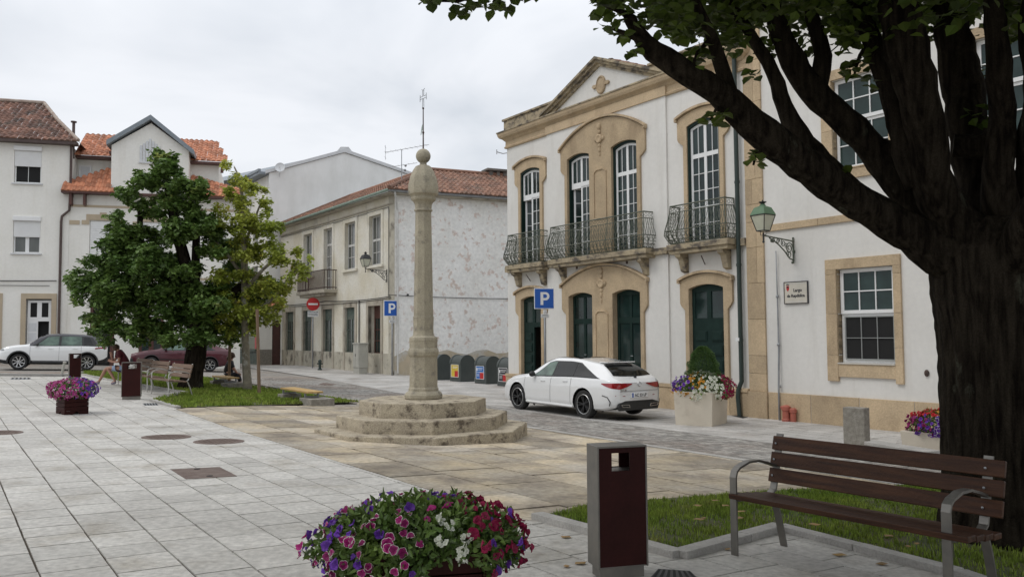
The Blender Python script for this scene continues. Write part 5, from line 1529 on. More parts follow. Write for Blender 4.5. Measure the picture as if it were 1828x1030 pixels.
# green cast-iron hydrant by the no-entry sign
p = G(571, 660.5); t = thing('small_hydrant', 'small dark green hydrant between the no entry sign and the old house', 'hydrant', p)
s = MB(); s.lathe([(.12, -.05), (.12, .05), (.07, .08), (.07, .38), (.10, .40), (.09, .48), (.03, .53), (.001, .54)], 12); s.tube([(-.14, 0, .32), (.14, 0, .32)], .035, 8); mk('body', s, Mt['pipe'], t)

# ------------------------------------------------------------------ bollards and blocks
p = G(1525, 796); t = thing('granite_bollard', 'square rough granite bollard block behind the big bench', 'bollard', p, AM)
d = p.y
s = MB(); s.box(-.19, .19, -.0, .22, -.1, .66); b = mk('block', s, Mt['concrete'], t, bevel=.012)
t.rotation_euler = (0, 0, face_cam(p, -.42)) 
for (px, py, h, lab) in ((1494, 757.5, .38, 'short grey metal post against the annex plinth, just left of the granite block'), (1203, 725.5, .36, 'short grey metal post at the town hall wall, left of the cream planter')):
    p = G(px, py); t = thing('metal_post', lab, 'bollard', p, AM)
    s = MB(); s.box(-.035, .035, -.05, .05, -.1, h); mk('post', s, Mt['galv'], t, bevel=.006)
p = G(109, 671); t = thing('leaning_post', 'short pale post leaning to the right in front of the white crossover car', 'bollard', p, 0)
s = MB(); s.tube([(0, 0, -.05), (.11, 0, .46)], .045, 10); s.lathe([(.05, 0), (.06, .01), (.06, .05), (.04, .06)], 10, T=Matrix.Translation((.112, 0, .45)) @ Matrix.Rotation(.22, 4, 'Y')); mk('post', s, Mt['cab'], t)
# low stone seat / barrier behind the bench
A, B = G(1543, 806), G(1652, 824)
t = thing('low_stone_bench', 'low pale stone bench slab between the granite block and the right planter', 'bench', ((A.x+B.x)/2, (A.y+B.y)/2, g((A.x+B.x)/2, (A.y+B.y)/2)), math.atan2(B.y-A.y, B.x-A.x))
L_ = (B-A).length
s = MB(); s.box(-L_/2, L_/2, 0, .30, .10, .16); mk('slab', s, Mt['kerb'], t, bevel=.01)
s = MB(); s.box(-L_/2+.05, -L_/2+.4, .03, .27, -.1, .099); s.box(L_/2-.4, L_/2-.05, .03, .27, -.1, .099); mk('support', s, Mt['concrete'], t)

# ------------------------------------------------------------------ litter bins
def litter_bin(name, lab, p, rz, w=.40, dp=.21, h=.84, steel_side=True, hole_left=True):
    t = thing(name, lab, 'litter bin', p, rz)
    zb = .07
    s = MB(); s.box(.02, w-.02, .03, dp-.03, -.06, zb); mk('plinth', s, Mt['steel'], t)
    # steel wrapper: sides, top and bottom, with a see-through slot near one upper corner
    s = MB(); s.box(0, .012, 0, dp, zb, h); s.box(w-.012, w, 0, dp, zb, h); s.box(.012, w-.012, 0, dp, h-.012, h); s.box(.012, w-.012, .01, dp-.01, zb, zb+.01)
    mk('steel_shell', s, Mt['steel'], t, bevel=.003)
    hx0, hx1 = (.10, .225) if hole_left else (.13, .33)
    hz0, hz1 = h-.16, h-.045
    for y0, y1, nm in ((.004, .016, 'front_panel'), (dp-.016, dp-.004, 'back_panel')):
        s = MB(); s.plate([(.0125, zb+.011), (w-.0125, zb+.011), (w-.0125, h-.0125), (.0125, h-.0125)], [[(hx0, hz0), (hx1, hz0), (hx1, hz1), (hx0, hz1)]], y0, y1)
        mk(nm, s, Mt['binwood'], t)
    s = MB(); s.box(hx0-.01, hx1+.06, .017, dp-.017, hz0-.012, hz0-.004); mk('inner_shelf', s, Mt['steel'], t)
    return t
p = G(1069, 1037); 
lb = litter_bin('litter_bin', 'tall dark litter bin with steel side and see-through slot, left of the big bench', p, math.radians(15), w=.345, dp=.20, h=.845)
p = G(216, 714); litter_bin('litter_bin', 'red-brown litter bin with steel edge beside the left armchairs', p, face_cam(p, -.10), w=.43, dp=.22, h=.89, hole_left=False)
p = G(123, 677.5); litter_bin('litter_bin', 'very dark litter bin behind the small petunia planter, before the white crossover', p, face_cam(p, .12), w=.36, dp=.22, h=.86, hole_left=False)

# ------------------------------------------------------------------ benches
def slat_bench(name, lab, L_, legm, woodm, cat='bench', group=None, bolts=False):
    """local x along the bench, y towards the back; z = 0 ground; origin at the front left foot"""
    t = thing(name, lab, cat, (0, 0, 0), 0, group)
    seat_z = .425
    for k in range(4):
        s = MB(); y0 = -.03+k*.112; z0 = seat_z-.012*k
        s.box(.075, L_+.03, y0, y0+.104, z0-.018, z0+.018); mk('seat_slat', s, Mt[woodm], t, bevel=.005)
    # three wide reclining back boards
    for k in range(3):
        zc = .475+k*.118; yc = .46+.24*(zc-.42)
        T = Matrix.Translation((0, yc, zc)) @ Matrix.Rotation(math.radians(-15), 4, 'X')
        s = MB(); s.box(.065, L_+.01, -.016, .016, 0, .104, T=T); mk('back_slat', s, Mt[woodm], t, bevel=.005)
    for x in (.10, L_-.10):
        s = MB(); w = .055
        def strip(pts, th=.008, ww=w):
            vs = []; n = len(pts)
            for i, (y, z) in enumerate(pts):
                a = Vector((pts[min(i+1, n-1)][0]-pts[max(i-1, 0)][0], pts[min(i+1, n-1)][1]-pts[max(i-1, 0)][1])).normalized()
                nx, nz = -a.y*th, a.x*th
                vs += [(x-ww/2, y-nx, z-nz), (x+ww/2, y-nx, z-nz), (x+ww/2, y+nx, z+nz), (x-ww/2, y+nx, z+nz)]
            fs = []
            for i in range(n-1):
                o = i*4
                for k in range(4): fs.append((o+k, o+(k+1) % 4, o+4+(k+1) % 4, o+4+k))
            fs += [(3, 2, 1, 0), (n*4-4, n*4-3, n*4-2, n*4-1)]
            s.add(vs, fs, 0, .5)
        strip([(0, -.05), (0, .40)]); mk('leg', s, Mt[legm], t)
        s = MB(); strip([(.60, -.05), (.565, .08), (.52, .24), (.47, .36), (.42, .395)]); mk('leg', s, Mt[legm], t)
        s = MB(); strip([(0, .395), (.2, .385), (.42, .385), (.475, .42), (.50, .50), (.58, .83)]); mk('support_frame', s, Mt[legm], t)
        s = MB(); strip([(.0, .40), (-.0, .56), (.015, .60), (.05, .625), (.16, .655), (.28, .655), (.40, .625), (.53, .585)]); mk('armrest', s, Mt[legm], t)
    if bolts:
        for x in (.10, L_-.10):
            for k in range(3):
                zc = .475+k*.118+.05; yc = .46+.24*(zc-.42)-.022
                s = MB(); s.ball((x, yc, zc), .009, 4, sq=(1, .6, 1)); mk('bolt', s, Mt['galv'], t)
    return t
A = G(1312, 992); B = AT(1714, 952, 4.84)
ang = math.atan2(B.y-A.y, B.x-A.x)
bn = slat_bench('bench', 'long dark brown slatted bench with steel armrests below the big tree', 1.72, 'steel', 'wood', bolts=True)
ca = math.cos(ang); sa = math.sin(ang)
bn.location = (A.x-.10*ca, A.y-.10*sa, A.z+.005); bn.rotation_euler = (0, 0, ang)
ch = slat_bench('bench', 'brown slatted bench of the left row, nearest to the camera beside the red-brown bin', 1.72, 'steelL', 'woodG')
def bench_at(o, right_foot, left_foot=None, base=None):
    p = G(*right_foot); o_d = bench_dir; o_a = math.atan2(-o_d.y, -o_d.x)
    # local x runs from the left foot to the right foot
    L_ = 1.52; q = Vector((p.x, p.y))-Vector((math.cos(o_a), math.sin(o_a)))*(L_+.10)
    o.location = (q.x, q.y, (g(q.x, q.y)+p.z)/2-.01); o.rotation_euler = (0, 0, o_a)
_a, _b = G(300.7, 710), G(273.4, 703.6); bench_dir = Vector((_b.x-_a.x, _b.y-_a.y)).normalized()
bench_at(ch, (300.7, 710))
b2 = dup(ch, (0, 0, 0), 0, 'brown slatted bench in the middle of the left row, partly behind the bin'); bench_at(b2, (262.6, 700.3))
b3 = dup(ch, (0, 0, 0), 0, 'brown slatted bench with the person in maroon, farthest of the left row'); bench_at(b3, (234, 692))
for o in (ch, b2, b3): o['group'] = 'row of slatted benches on the left of the plaza'

def low_bench(pa, pb, h, lab, blkpx):
    A, B = G(*pa), G(*pb); L_ = (B-A).length; an = math.atan2(B.y-A.y, B.x-A.x)
    t = thing('plank_bench', lab, 'bench', A, an)
    for k in range(3):
        s = MB(); s.box(0, L_, .0+k*.135, .125+k*.135, h-.045, h); mk('seat_plank', s, Mt['woodY'], t, bevel=.006)
    for x in (.12, L_-.30):
        s = MB(); s.box(x, x+.05, .02, .38, h-.16, h-.12); s.box(x, x+.05, .02, .06, h-.121, h-.046); s.box(x, x+.05, .34, .38, h-.121, h-.046); mk('bracket', s, Mt['galv'], t)
    s = MB(); s.box(-.05, .35, -.05, .45, -.15, h-.162); mk('stone_base', s, Mt['concrete'], t, bevel=.01)
    s = MB(); s.box(L_-.45, L_+.35, -.05, .55, -.15, h-.162); mk('stone_base', s, Mt['concrete'], t, bevel=.01)
    return t
low_bench((500, 712), (549, 723), .30, 'low bench with yellow plank seat on stone blocks at the lawn edge, before the setts', None)
low_bench((378, 688), (404, 694), .32, 'low plank bench behind the left lawn, where the person in black sits', None)

# ------------------------------------------------------------------ flowers
def petunia(mb, c, nrm, r, mi, edge=None, rr=R_):
    n = Vector(nrm).normalized(); a = n.orthogonal().normalized(); b = n.cross(a); c = Vector(c)
    K = 20; rot = rr.uniform(0, 6.28); fo = rr.uniform(0, 6.28); vs = [tuple(c-n*r*.5)]
    for ring, (f, lift) in enumerate(((.55, .0), (.92, .10), (1.0, .07))):
        for k in range(K):
            an = rot+2*PI*k/K; w = r*f*(1-(.16*abs(math.cos(2.5*(2*PI*k/K)))**3 if ring else 0))
            vs.append(tuple(c+a*math.cos(an)*w+b*math.sin(an)*w+n*r*(lift+rr.uniform(-.14, .14)+(.22*math.cos(2*(2*PI*k/K)+fo) if ring else 0))))
    t = rr.random()
    mb.add(vs, [(0, 1+k, 1+(k+1) % K) for k in range(K)], mi, max(0, t-.3))
    o = len(mb.v)-len(vs)
    for ring in range(2):
        for k in range(K):
            mb.f.append((o+1+ring*K+k, o+1+(ring+1)*K+k, o+1+(ring+1)*K+(k+1) % K, o+1+ring*K+(k+1) % K)); mb.m.append(edge if (edge is not None and ring == 1) else mi); mb.t.append(t)
def leaf(mb, c, d, n, L_, w, t, mi=0, fold=.2):
    c, d, n = Vector(c), Vector(d).normalized(), Vector(n)
    s = d.cross(n)
    if s.length < 1e-4: s = d.orthogonal()
    s.normalize(); n = s.cross(d)
    p = [c, c+d*L_*.30+s*w*.5+n*fold*w, c+d*L_*.62+s*w*.42+n*fold*w, c+d*L_, c+d*L_*.62-s*w*.42+n*fold*w, c+d*L_*.30-s*w*.5+n*fold*w]
    mid = c+d*L_*.5
    mb.add([tuple(q) for q in p]+[tuple(mid)], [(0,1,2,6),(6,2,3),(6,3,4),(0,6,4,5)], mi, t)
def rdir(rr):
    while True:
        v = Vector((rr.uniform(-1, 1), rr.uniform(-1, 1), rr.uniform(-1, 1)))
        if .1 < v.length < 1: return v.normalized()
def mound(par, rx, ry, rz, zc, n_leaf, ll, n_fl, fr, palette, seed, droop=.5, spiky=False, gap=None):
    """palette(dir) -> list of (material index, edge index or None, weight)"""
    rr = random.Random(seed)
    lb_ = MB(); cnt = 0
    while cnt < n_leaf:
        d = rdir(rr)
        if d.z < -droop or (gap and gap(d)): continue
        f = rr.uniform(.55, 1.0)+(.11*math.sin(d.x*9+seed)*math.cos(d.y*8+d.z*5))
        c = Vector((d.x*rx*f, d.y*ry*f, zc+d.z*rz*f))
        dd = (d+rdir(rr)*.9+Vector((0, 0, -.15))).normalized()
        leaf(lb_, c, dd, (d+rdir(rr)*.5), ll*rr.uniform(.6, 1.3), ll*.5*rr.uniform(.7, 1.2), rr.random()); cnt += 1
    mk('foliage', lb_, Mt['leafF'], par)
    fb = MB(); cnt = 0; kn = 0; placed = []
    while cnt < n_fl and kn < n_fl*30:
        kn += 1
        d = rdir(rr)
        if d.z < -droop*1.0: continue
        ch_ = palette(d, rr)
        if ch_ is None: continue
        mi, ed, sc = ch_
        f = rr.uniform(.98, 1.09)+(.11*math.sin(d.x*9+seed)*math.cos(d.y*8+d.z*5))
        c = Vector((d.x*rx*f, d.y*ry*f, zc+d.z*rz*f))
        if any((c-q).length < fr*1.1 for q in placed[-400:]): continue
        placed.append(c)
        nn = (d+rdir(rr)*.55).normalized()
        if mi == 3 and ed == -1:       # clustered white geranium head
            for _ in range(11):
                q = c+rdir(rr)*fr*.9; petunia(fb, q, (nn+rdir(rr)*.8), fr*.45, 3, None, rr)
        else: petunia(fb, c, nn, fr*sc*rr.uniform(.6, 1.2), mi, ed, rr)
        cnt += 1
    mk('blossoms', fb, [Mt[k] for k in ('pPurple', 'pMag', 'pCrim', 'pWhite', 'pYel', 'pPink', 'pRed')], par)
def wood_planter(par, w, h):
    s = MB(); rr = random.Random(3)
    for sx in (0, 1, 2, 3):
        T = Matrix.Rotation(sx*PI/2, 4, 'Z')
        for k in range(4):
            z0, z1 = .07+k*(h-.07)/4, .07+(k+1)*(h-.07)/4-.006
            s.box(-w/2+.001, w/2-.022, -w/2, -w/2+.02, z0, z1, T=T)
        s.plate([(-w/2, -.03), (-w/2+.14, -.03), (-w/2+.2, .05), (w/2-.2, .05), (w/2-.14, -.03), (w/2-.022, -.03), (w/2-.022, .068), (-w/2, .068)], [], -w/2+.0, -w/2+.02, T=T)
    mk('planter_box', s, Mt['binwood'], par, bevel=.004)
    s = MB(); s.box(-w/2+.03, w/2-.03, -w/2+.03, w/2-.03, h-.06, h-.04); mk('soil', s, Mt['soil'], par)
# near planter
pn = AT(738, 880, 4.35); gz_ = g(pn.x, pn.y)
t = thing('flower_planter', 'dark wooden planter overflowing with purple, magenta and white petunias in the near foreground', 'planter', (pn.x+.03, pn.y, gz_), math.radians(12))
wood_planter(t, .60, .47)
def pal_near(d, rr):
    # directions in the planter's own frame: x right, y away
    x = d.x; r = rr.random()
    if d.y < 0 and -.05 < x < .52 and d.z < .08: return None
    if x < -.62: return (0, None, 1) if r < .55 else (1, 3, .95)
    if x < -.05:
        if d.z > .70: return (0, None, .95) if r < .45 else ((1, 3, 1) if r < .7 else None)
        return (1, 3, 1) if r < .72 else ((0, None, .9) if r < .80 else None)
    if -.05 <= x < .42:
        if d.y < -.35 and .05 < d.z < .8: return (3, -1, 1.3) if r < .5 else None
        if d.z > .75: return (0, None, 1) if r < .35 else ((1, None, .9) if r < .6 else None)
        return (1, None, .9) if r < .35 else ((0, None, 1) if r < .55 else None)
    return (2, None, 1.15) if r < .60 else ((0, None, 1) if r < .75 else None)
mound(t, .53, .48, .22, .46, 7500, .046, 340, .027, pal_near, 4, droop=.72, gap=lambda d: d.y < 0 and -.0 < d.x < .55 and d.z < -.02)
# trailing shoots at the right edge
# small left planter
pn = G(114, 741); t = thing('flower_planter', 'small red-brown planter full of pink and violet petunias on the left of the plaza', 'planter', (pn.x, pn.y+.3, g(pn.x, pn.y)), face_cam(pn, .35))
wood_planter(t, .44, .40)
def pal_left(d, rr):
    r = rr.random()
    if d.x > .25: return (0, None, 1) if r < .85 else (5, None, 1)
    if d.x > -.1: return (0, None, 1) if r < .45 else (5, None, 1)
    return (5, 3 if r < .3 else None, 1) if r < .75 else (1, None, 1)
mound(t, .43, .40, .21, .47, 1300, .05, 380, .031, pal_left, 8, droop=.75)
# cream planter by the town hall door
A, B, C_ = G(1271, 762), G(1217, 752.5), G(1311, 751)
def cream_planter(lab, A, ang, w, d, h):
    t = thing('flower_planter', lab, 'planter', A, ang)
    s = MB(); th = .06
    o_ = [(-.0, -.0), (w, 0), (w-.03, 0), (0, 0)]
    vs = [(0, 0, -.08), (w, 0, -.08), (w, d, -.08), (0, d, -.08), (-.03, -.03, h), (w+.03, -.03, h), (w+.03, d+.03, h), (-.03, d+.03, h),
          (th-.03, th-.03, h), (w+.03-th, th-.03, h), (w+.03-th, d+.03-th, h), (th-.03, d+.03-th, h), (th, th, h-.12), (w-th, th, h-.12), (w-th, d-th, h-.12), (th, d-th, h-.12)]
    fs = [(0,1,5,4),(1,2,6,5),(2,3,7,6),(3,0,4,7),(4,5,9,8),(5,6,10,9),(6,7,11,10),(7,4,8,11),(8,9,13,12),(9,10,14,13),(10,11,15,14),(11,8,12,15),(12,13,14,15)]
    s.add(vs, fs); mk('planter_box', s, Mt['cream'], t, bevel=.01)
    s = MB(); s.box(th, w-th, th, d-th, h-.14, h-.11); mk('soil', s, Mt['soil'], t)
    return t
wB = (B-A).length; wC = (C_-A).length
angc = math.atan2(C_.y-A.y, C_.x-A.x)
t = cream_planter('large cream planter with a clipped conifer and mixed flowers beside the town hall door', A, angc, min(1.0, wC), .80, .72)
inner = thing('x', 'x', 'x')
bpy.data.objects.remove(inner)
cen = Vector((min(1.0, wC)/2+.05, .36, .80))
def centred(par, fn):
    before = set(par.children); fn()
    for o in par.children:
        if o not in before: o.data.transform(Matrix.Translation((cen.x, cen.y, 0)))
Rc = Matrix.Rotation(-angc, 3, 'Z')
def pal_cream(d, rr):
    w = Matrix.Rotation(angc, 3, 'Z') @ d       # world direction: x to the right in the picture
    r = rr.random()
    if w.x < -.55: return ((0, None, 1) if d.z > -.05 else (4, None, 1)) if r < .85 else (3, None, .9)
    if w.x < -.1: return (4, None, 1) if r < .55 and d.z > .0 else (3, None, 1)
    if w.x < .42: return (3, None, 1)
    return (2, None, 1) if r < .85 else (1, None, 1)
centred(t, lambda: mound(t, .66, .62, .34, .76, 2200, .055, 560, .036, pal_cream, 13, droop=.62))
cf = MB(); rr = random.Random(5)
for _ in range(8500):
    z = rr.random()**.8; R = .37*math.sqrt(max(0, 1-z**1.7))*(1+.08*math.sin(z*25)) + .01
    a = rr.uniform(0, 2*PI); f = rr.uniform(.7, 1.04)
    c = Vector((R*f*math.cos(a), R*f*math.sin(a), .80+z*.86)); d = Vector((math.cos(a), math.sin(a), rr.uniform(.2, 1.2)))
    leaf(cf, c, d+rdir(rr)*.6, rdir(rr), .05, .010, rr.random())
o = mk('conifer_shrub', cf, Mt['conifer']); o.data.transform(Matrix.Translation((cen.x, cen.y, 0))); tag(o, 'small clipped conical conifer growing from the cream flower planter', 'shrub'); o.location = t.location; o.rotation_euler = t.rotation_euler
# right planter half behind the big trunk
A = G(1612, 800)
t = cream_planter('low cream planter with red, violet and white-edged petunias half behind the big trunk', A, AM+.0, 1.3, .75, .30)
cen = Vector((.58, .38, 0))
def pal_r(d, rr):
    r = rr.random()
    if d.x < -.5: return (6 if d.z > .45 else 1, None, 1)
    if d.z > .62: return (6 if d.x < .0 else 4, None, 1)
    if d.x < .05: return (0, None, 1) if r < .7 else (1, None, 1)
    return (0, 3, 1.1)
centred(t, lambda: mound(t, .62, .50, .27, .40, 1500, .06, 420, .038, pal_r, 21, droop=.5))
# ------------------------------------------------------------------ cars
def car(name, lab, S):
    t = thing(name, lab, 'car')
    L_, zl, zs, zb, zt, Wd, Wt = S['L'], curve(S['zl']), curve(S['zs']), curve(S['zb']), curve(S['zt']), curve(S['W']), curve(S['Wt'])
    wb = S['wheels']; R = S['R']; RA = S['RA']
    def sect(x):
        W, w, a, s_, b, tz = Wd(x), Wt(x), zl(x), zs(x), zb(x), zt(x)
        tz = max(tz, b+.004); h = tz-b
        p = [(0, a), (W-.12, a), (W-.035, a+.05), (W-.004, a+.16), (W, lerp(a+.16, s_, .55)), (W-.008, s_), (W-.05, b-.012), (W-.062, b),
             (lerp(W-.062, w, .38), b+.32*h), (lerp(W-.062, w, .80), b+.70*h), (w, b+.86*h), (w-.05, b+.94*h), (w*.62, b+.985*h), (w*.3, b+.998*h), (0, tz)]
        out = []
        for i in range(len(p)-1):
            n = (6, 2, 3, 5, 5, 3, 1, 4, 4, 2, 2, 2, 1, 1)[i]
            for k in range(n): out.append((lerp(p[i][0], p[i+1][0], k/n), lerp(p[i][1], p[i+1][1], k/n)))
        out.append(p[-1]); return out
    N = int(L_/.032); xs = [L_*i/N for i in range(N+1)]
    vs = []; K = None
    for x in xs:
        h = sect(x); K = len(h)
        for side in (1, -1):
            for (y, z) in h: vs.append([x, y*side, z])
    inside = {}
    for i, v in enumerate(vs):
        if abs(v[1]) < Wd(v[0])*.55: continue
        for wx in wb:
            dx, dz = v[0]-wx, v[2]-(R+S.get('archdz', .02)); q = math.hypot(dx, dz)
            if q < RA: inside[i] = (wx, dx, dz, q)
    fs = []; ms = []; row = 2*K
    belt_i = 24
    for i in range(N):
        for sd_ in (0, 1):
            for k in range(K-1):
                a = i*row+sd_*K+k; q = (a, a+row, a+row+1, a+1)
                ins = [j in inside for j in q]
                if all(ins): continue
                fs.append(q if sd_ == 1 else q[::-1])
                m_ = 0
                if k >= 25 and S.get('roof_black'): m_ = 1 if (S['rb'][0] < xs[i] < S['rb'][1]) else 0
                if k <= (10 if S.get('clad') else 5): m_ = 2
                if k < 6: m_ = 2
                ms.append(m_)
    for i, (wx, dx, dz, q) in inside.items():
        if q > 1e-6 and dz > -R*.9:
            f = RA/q
            if f < 1.6: vs[i][0], vs[i][2] = wx+dx*f, (R+S.get('archdz', .02))+dz*f
    mb = MB(); mb.v = [tuple(v) for v in vs]; mb.f = fs; mb.m = ms; mb.t = [.5]*len(fs)
    for ii, rev in ((0, False), (N, True)):
        loop = [ii*row+k for k in range(K)]+[ii*row+K+k for k in range(K-1, 0, -1)]
        mb.f.append(tuple(loop[::-1] if rev else loop)); mb.m.append(0); mb.t.append(.5)
    body = mk('body', mb, [Mt[S['paint']], Mt['carB'], Mt['blackp']], t, smooth=True, auto=38)
    def side(x, f, sd_, off=.006):              # f: 0 belt .. 1 roof rail
        W, w, b, tz = Wd(x), Wt(x), zb(x), zt(x); h = tz-b
        pts = [(W-.062, b), (lerp(W-.062, w, .38), b+.32*h), (lerp(W-.062, w, .80), b+.70*h), (w, b+.86*h)]
        fz = f*.86
        ks = [0, .32, .70, .86]
        for i in range(3):
            if fz <= ks[i+1]+1e-9: break
        q = (fz-ks[i])/(ks[i+1]-ks[i]); y = lerp(pts[i][0], pts[i+1][0], q); z = lerp(pts[i][1], pts[i+1][1], q)
        return Vector((x, (y+off)*sd_, z+off*.25))
    def patch(fn, nu, nv, mats, nm, par, flip=False, th=0):
        m2 = MB(); P = [[fn(i/nu, j/nv) for j in range(nv+1)] for i in range(nu+1)]
        vv = [tuple(P[i][j]) for i in range(nu+1) for j in range(nv+1)]
        ff = []
        for i in range(nu):
            for j in range(nv):
                a = i*(nv+1)+j; q = (a, a+nv+1, a+nv+2, a+1); ff.append(q[::-1] if flip else q)
        m2.add(vv, ff, 0, .5)
        return mk(nm, m2, mats, par, smooth=True)
    for sd_ in (1, -1):
        # dark surround then glass panes
        a0, a1, c0, c1 = S['dlo']
        patch(lambda u, v: side(lerp(lerp(a0, a1, u), lerp(c0, c1, u), v), lerp(-.0, .93, v), sd_, .004), 30, 6, Mt['blackp'], 'window_surround', t, sd_ > 0)
        for (p0, p1, q0, q1, gm) in S['side_windows']:
            patch(lambda u, v: side(lerp(lerp(p0, p1, u), lerp(q0, q1, u), v), lerp(.07, .88, v), sd_, .009), 16, 6, Mt[gm], 'side_window', t, sd_ > 0)
        # door gaps, handles, mirror
        def bodyside(x, z, off=.003):
            h = sect(x); best = None
            for (p, q) in zip(h[8:24], h[9:25]):
                if (p[1]-z)*(q[1]-z) <= 0 and abs(q[1]-p[1]) > 1e-6:
                    k = (z-p[1])/(q[1]-p[1]); best = lerp(p[0], q[0], k); break
            if best is None: best = Wd(x)
            return Vector((x, (best+off)*sd_, z))
        for gx in S['gaps']:
            g_ = MB()
            pts = [bodyside(gx+(.0 if not callable(gx) else 0), z) for z in [lerp(zl(gx)+.10, zb(gx)-.02, k/10) for k in range(11)]]
            g_.tube(pts, .0035, 4, cap=False); mk('door_seam', g_, Mt['blackp'], body)
        for hx_ in S['handles']:
            hz_ = zb(hx_)-.10; hb2 = MB(); c = bodyside(hx_, hz_, .0)
            hb2.tube([c+Vector((-.09, .0, 0)), c+Vector((-.07, .028*sd_, 0)), c+Vector((.07, .028*sd_, 0)), c+Vector((.09, 0, 0))], .012, 6); mk('door_handle', hb2, Mt[S['paint']], body)
        mx = S['mirror']; c = side(mx, .05, sd_, 0)
        m3 = MB(); m3.ball((c.x, c.y+.11*sd_, c.z+.05), .10, 7, sq=(.6, 1.0, .75)); m3.tube([c, c+Vector((0, .08*sd_, .03))], .02, 5); mk('wing_mirror', m3, Mt['blackp'], t, smooth=True)
    # windscreen and rear glass following the top surface
    def topz(x, y):
        w, b, tz = Wt(x), zb(x), zt(x); h = tz-b; y = abs(y)
        k = [(0, tz), (w*.3, b+.998*h), (w*.62, b+.985*h), (w-.05, b+.94*h), (w, b+.86*h)]
        for i in range(4):
            if y <= k[i+1][0]: return lerp(k[i][1], k[i+1][1], (y-k[i][0])/max(1e-6, k[i+1][0]-k[i][0]))
        return k[-1][1]-.0
    for (xa, xb_, wa, wb_, nm, up) in S['screens']:
        fn = lambda u, v: (lambda x, y: Vector((x+(.006 if nm == 'windscreen' else -.006), y, topz(x, y)+.006)))(lerp(xa, xb_, v)+S.get('bow', .10)*((2*u-1)**2)*(-1 if nm == 'windscreen' else 1)*(.5), lerp(-1, 1, u)*lerp(wa, wb_, v))
        patch(fn, 20, 16, Mt['carglass'], nm, t, xb_ > xa)
    # wheels
    for wx in wb:
        for sd_ in (1, -1):
            yo = Wd(wx)-.02
            w_ = MB(); T = Matrix.Translation((wx, sd_*(yo-.105), R)) @ Matrix.Rotation(-PI/2*sd_, 4, 'X')
            w_.lathe([(R*.68, -.10), (R*.93, -.105), (R*.985, -.085), (R, -.05), (R, .05), (R*.985, .085), (R*.93, .105), (R*.70, .10), (R*.68, .09)], 36, T=T, cap=False)
            tyre = mk('wheel', w_, Mt['rubber'], t, smooth=True, auto=50)
            r_ = MB(); r_.lathe([(R*.70, .10), (R*.66, .098), (R*.63, .05), (R*.60, -.06), (.001, -.06)], 36, T=T, cap=False, mi=1)
            r_.lathe([(R*.71, .098), (R*.69, .104), (R*.655, .102), (R*.65, .09)], 36, T=T, cap=False, mi=S['rimedge'])
            r_.lathe([(R*.13, .085), (R*.11, .095), (.001, .098)], 14, T=T, cap=False, mi=0)
            ns = S['spokes']
            for k in range(ns):
                for dd in ((-.10, .10) if ns == 5 else (0,)):
                    an = 2*PI*k/ns+dd; tw = S.get('twist', 0)
                    p0 = Vector((math.cos(an)*R*.10, math.sin(an)*R*.10, .080)); an2 = an+dd*.6+tw
                    p1 = Vector((math.cos(an2)*R*.66, math.sin(an2)*R*.66, .088))
                    dn = (p1-p0).normalized().cross(Vector((0, 0, 1)))*R*(.035 if ns == 5 else .055)
                    r_.add([tuple(T @ q) for q in (p0-dn*.8, p0+dn*.8, p1+dn*1.2, p1-dn*1.2)]+[tuple(T @ (q-Vector((0, 0, .03)))) for q in (p0-dn*.8, p0+dn*.8, p1+dn*1.2, p1-dn*1.2)], [(0,1,2,3),(4,5,1,0),(5,6,2,1),(6,7,3,2),(7,4,0,3)], 0, .5)
            mk('rim', r_, [Mt[S['rim']], Mt['blackp'], Mt['chrome']], tyre)
        wl = MB(); T = Matrix.Translation((wx, 0, R+.01)) @ Matrix.Rotation(PI/2, 4, 'X')
        wl.lathe([(RA+.012, -(Wd(wx)-.05)), (RA+.012, -(Wd(wx)-.45)), (.05, -(Wd(wx)-.45))], 28, T=T, cap=False); wl.lathe([(.05, Wd(wx)-.45), (RA+.012, Wd(wx)-.45), (RA+.012, Wd(wx)-.05)], 28, T=T, cap=False)
        wl.v = [(v[0], v[1], max(v[2], zl(v[0])+.01)) for v in wl.v]
        mk('wheel_well', wl, Mt['dark'], t)
        if S.get('archtrim'):
            for sd_ in (1, -1):
                a_ = MB(); pts = []
                for k in range(19):
                    an = PI*(-.06+1.12*k/18); pts.append((wx+(RA+.02)*math.cos(an), sd_*(Wd(wx)-.004), R+.02+(RA+.02)*math.sin(an)))
                a_.tube(pts, S['archtrim'], 6); mk('arch_trim', a_, Mt['blackp'], t)
    S['extra'](t, body, dict(side=side, topz=topz, Wd=Wd, sect=sect, zb=zb, patch=patch, L=L_))
    return t
def place_car(t, rear_px, front_px, wheels, scale=1.0, sgn=1):
    """rear and front near-side wheel contact points in the picture"""
    A, B = G(*rear_px), G(*front_px); d = (B-A); d.z = 0; Lr = d.length
    an = math.atan2(d.y, d.x); k = scale
    # near side faces the viewer: local +y is the car's left side when local x points forward
    return A, an, Lr
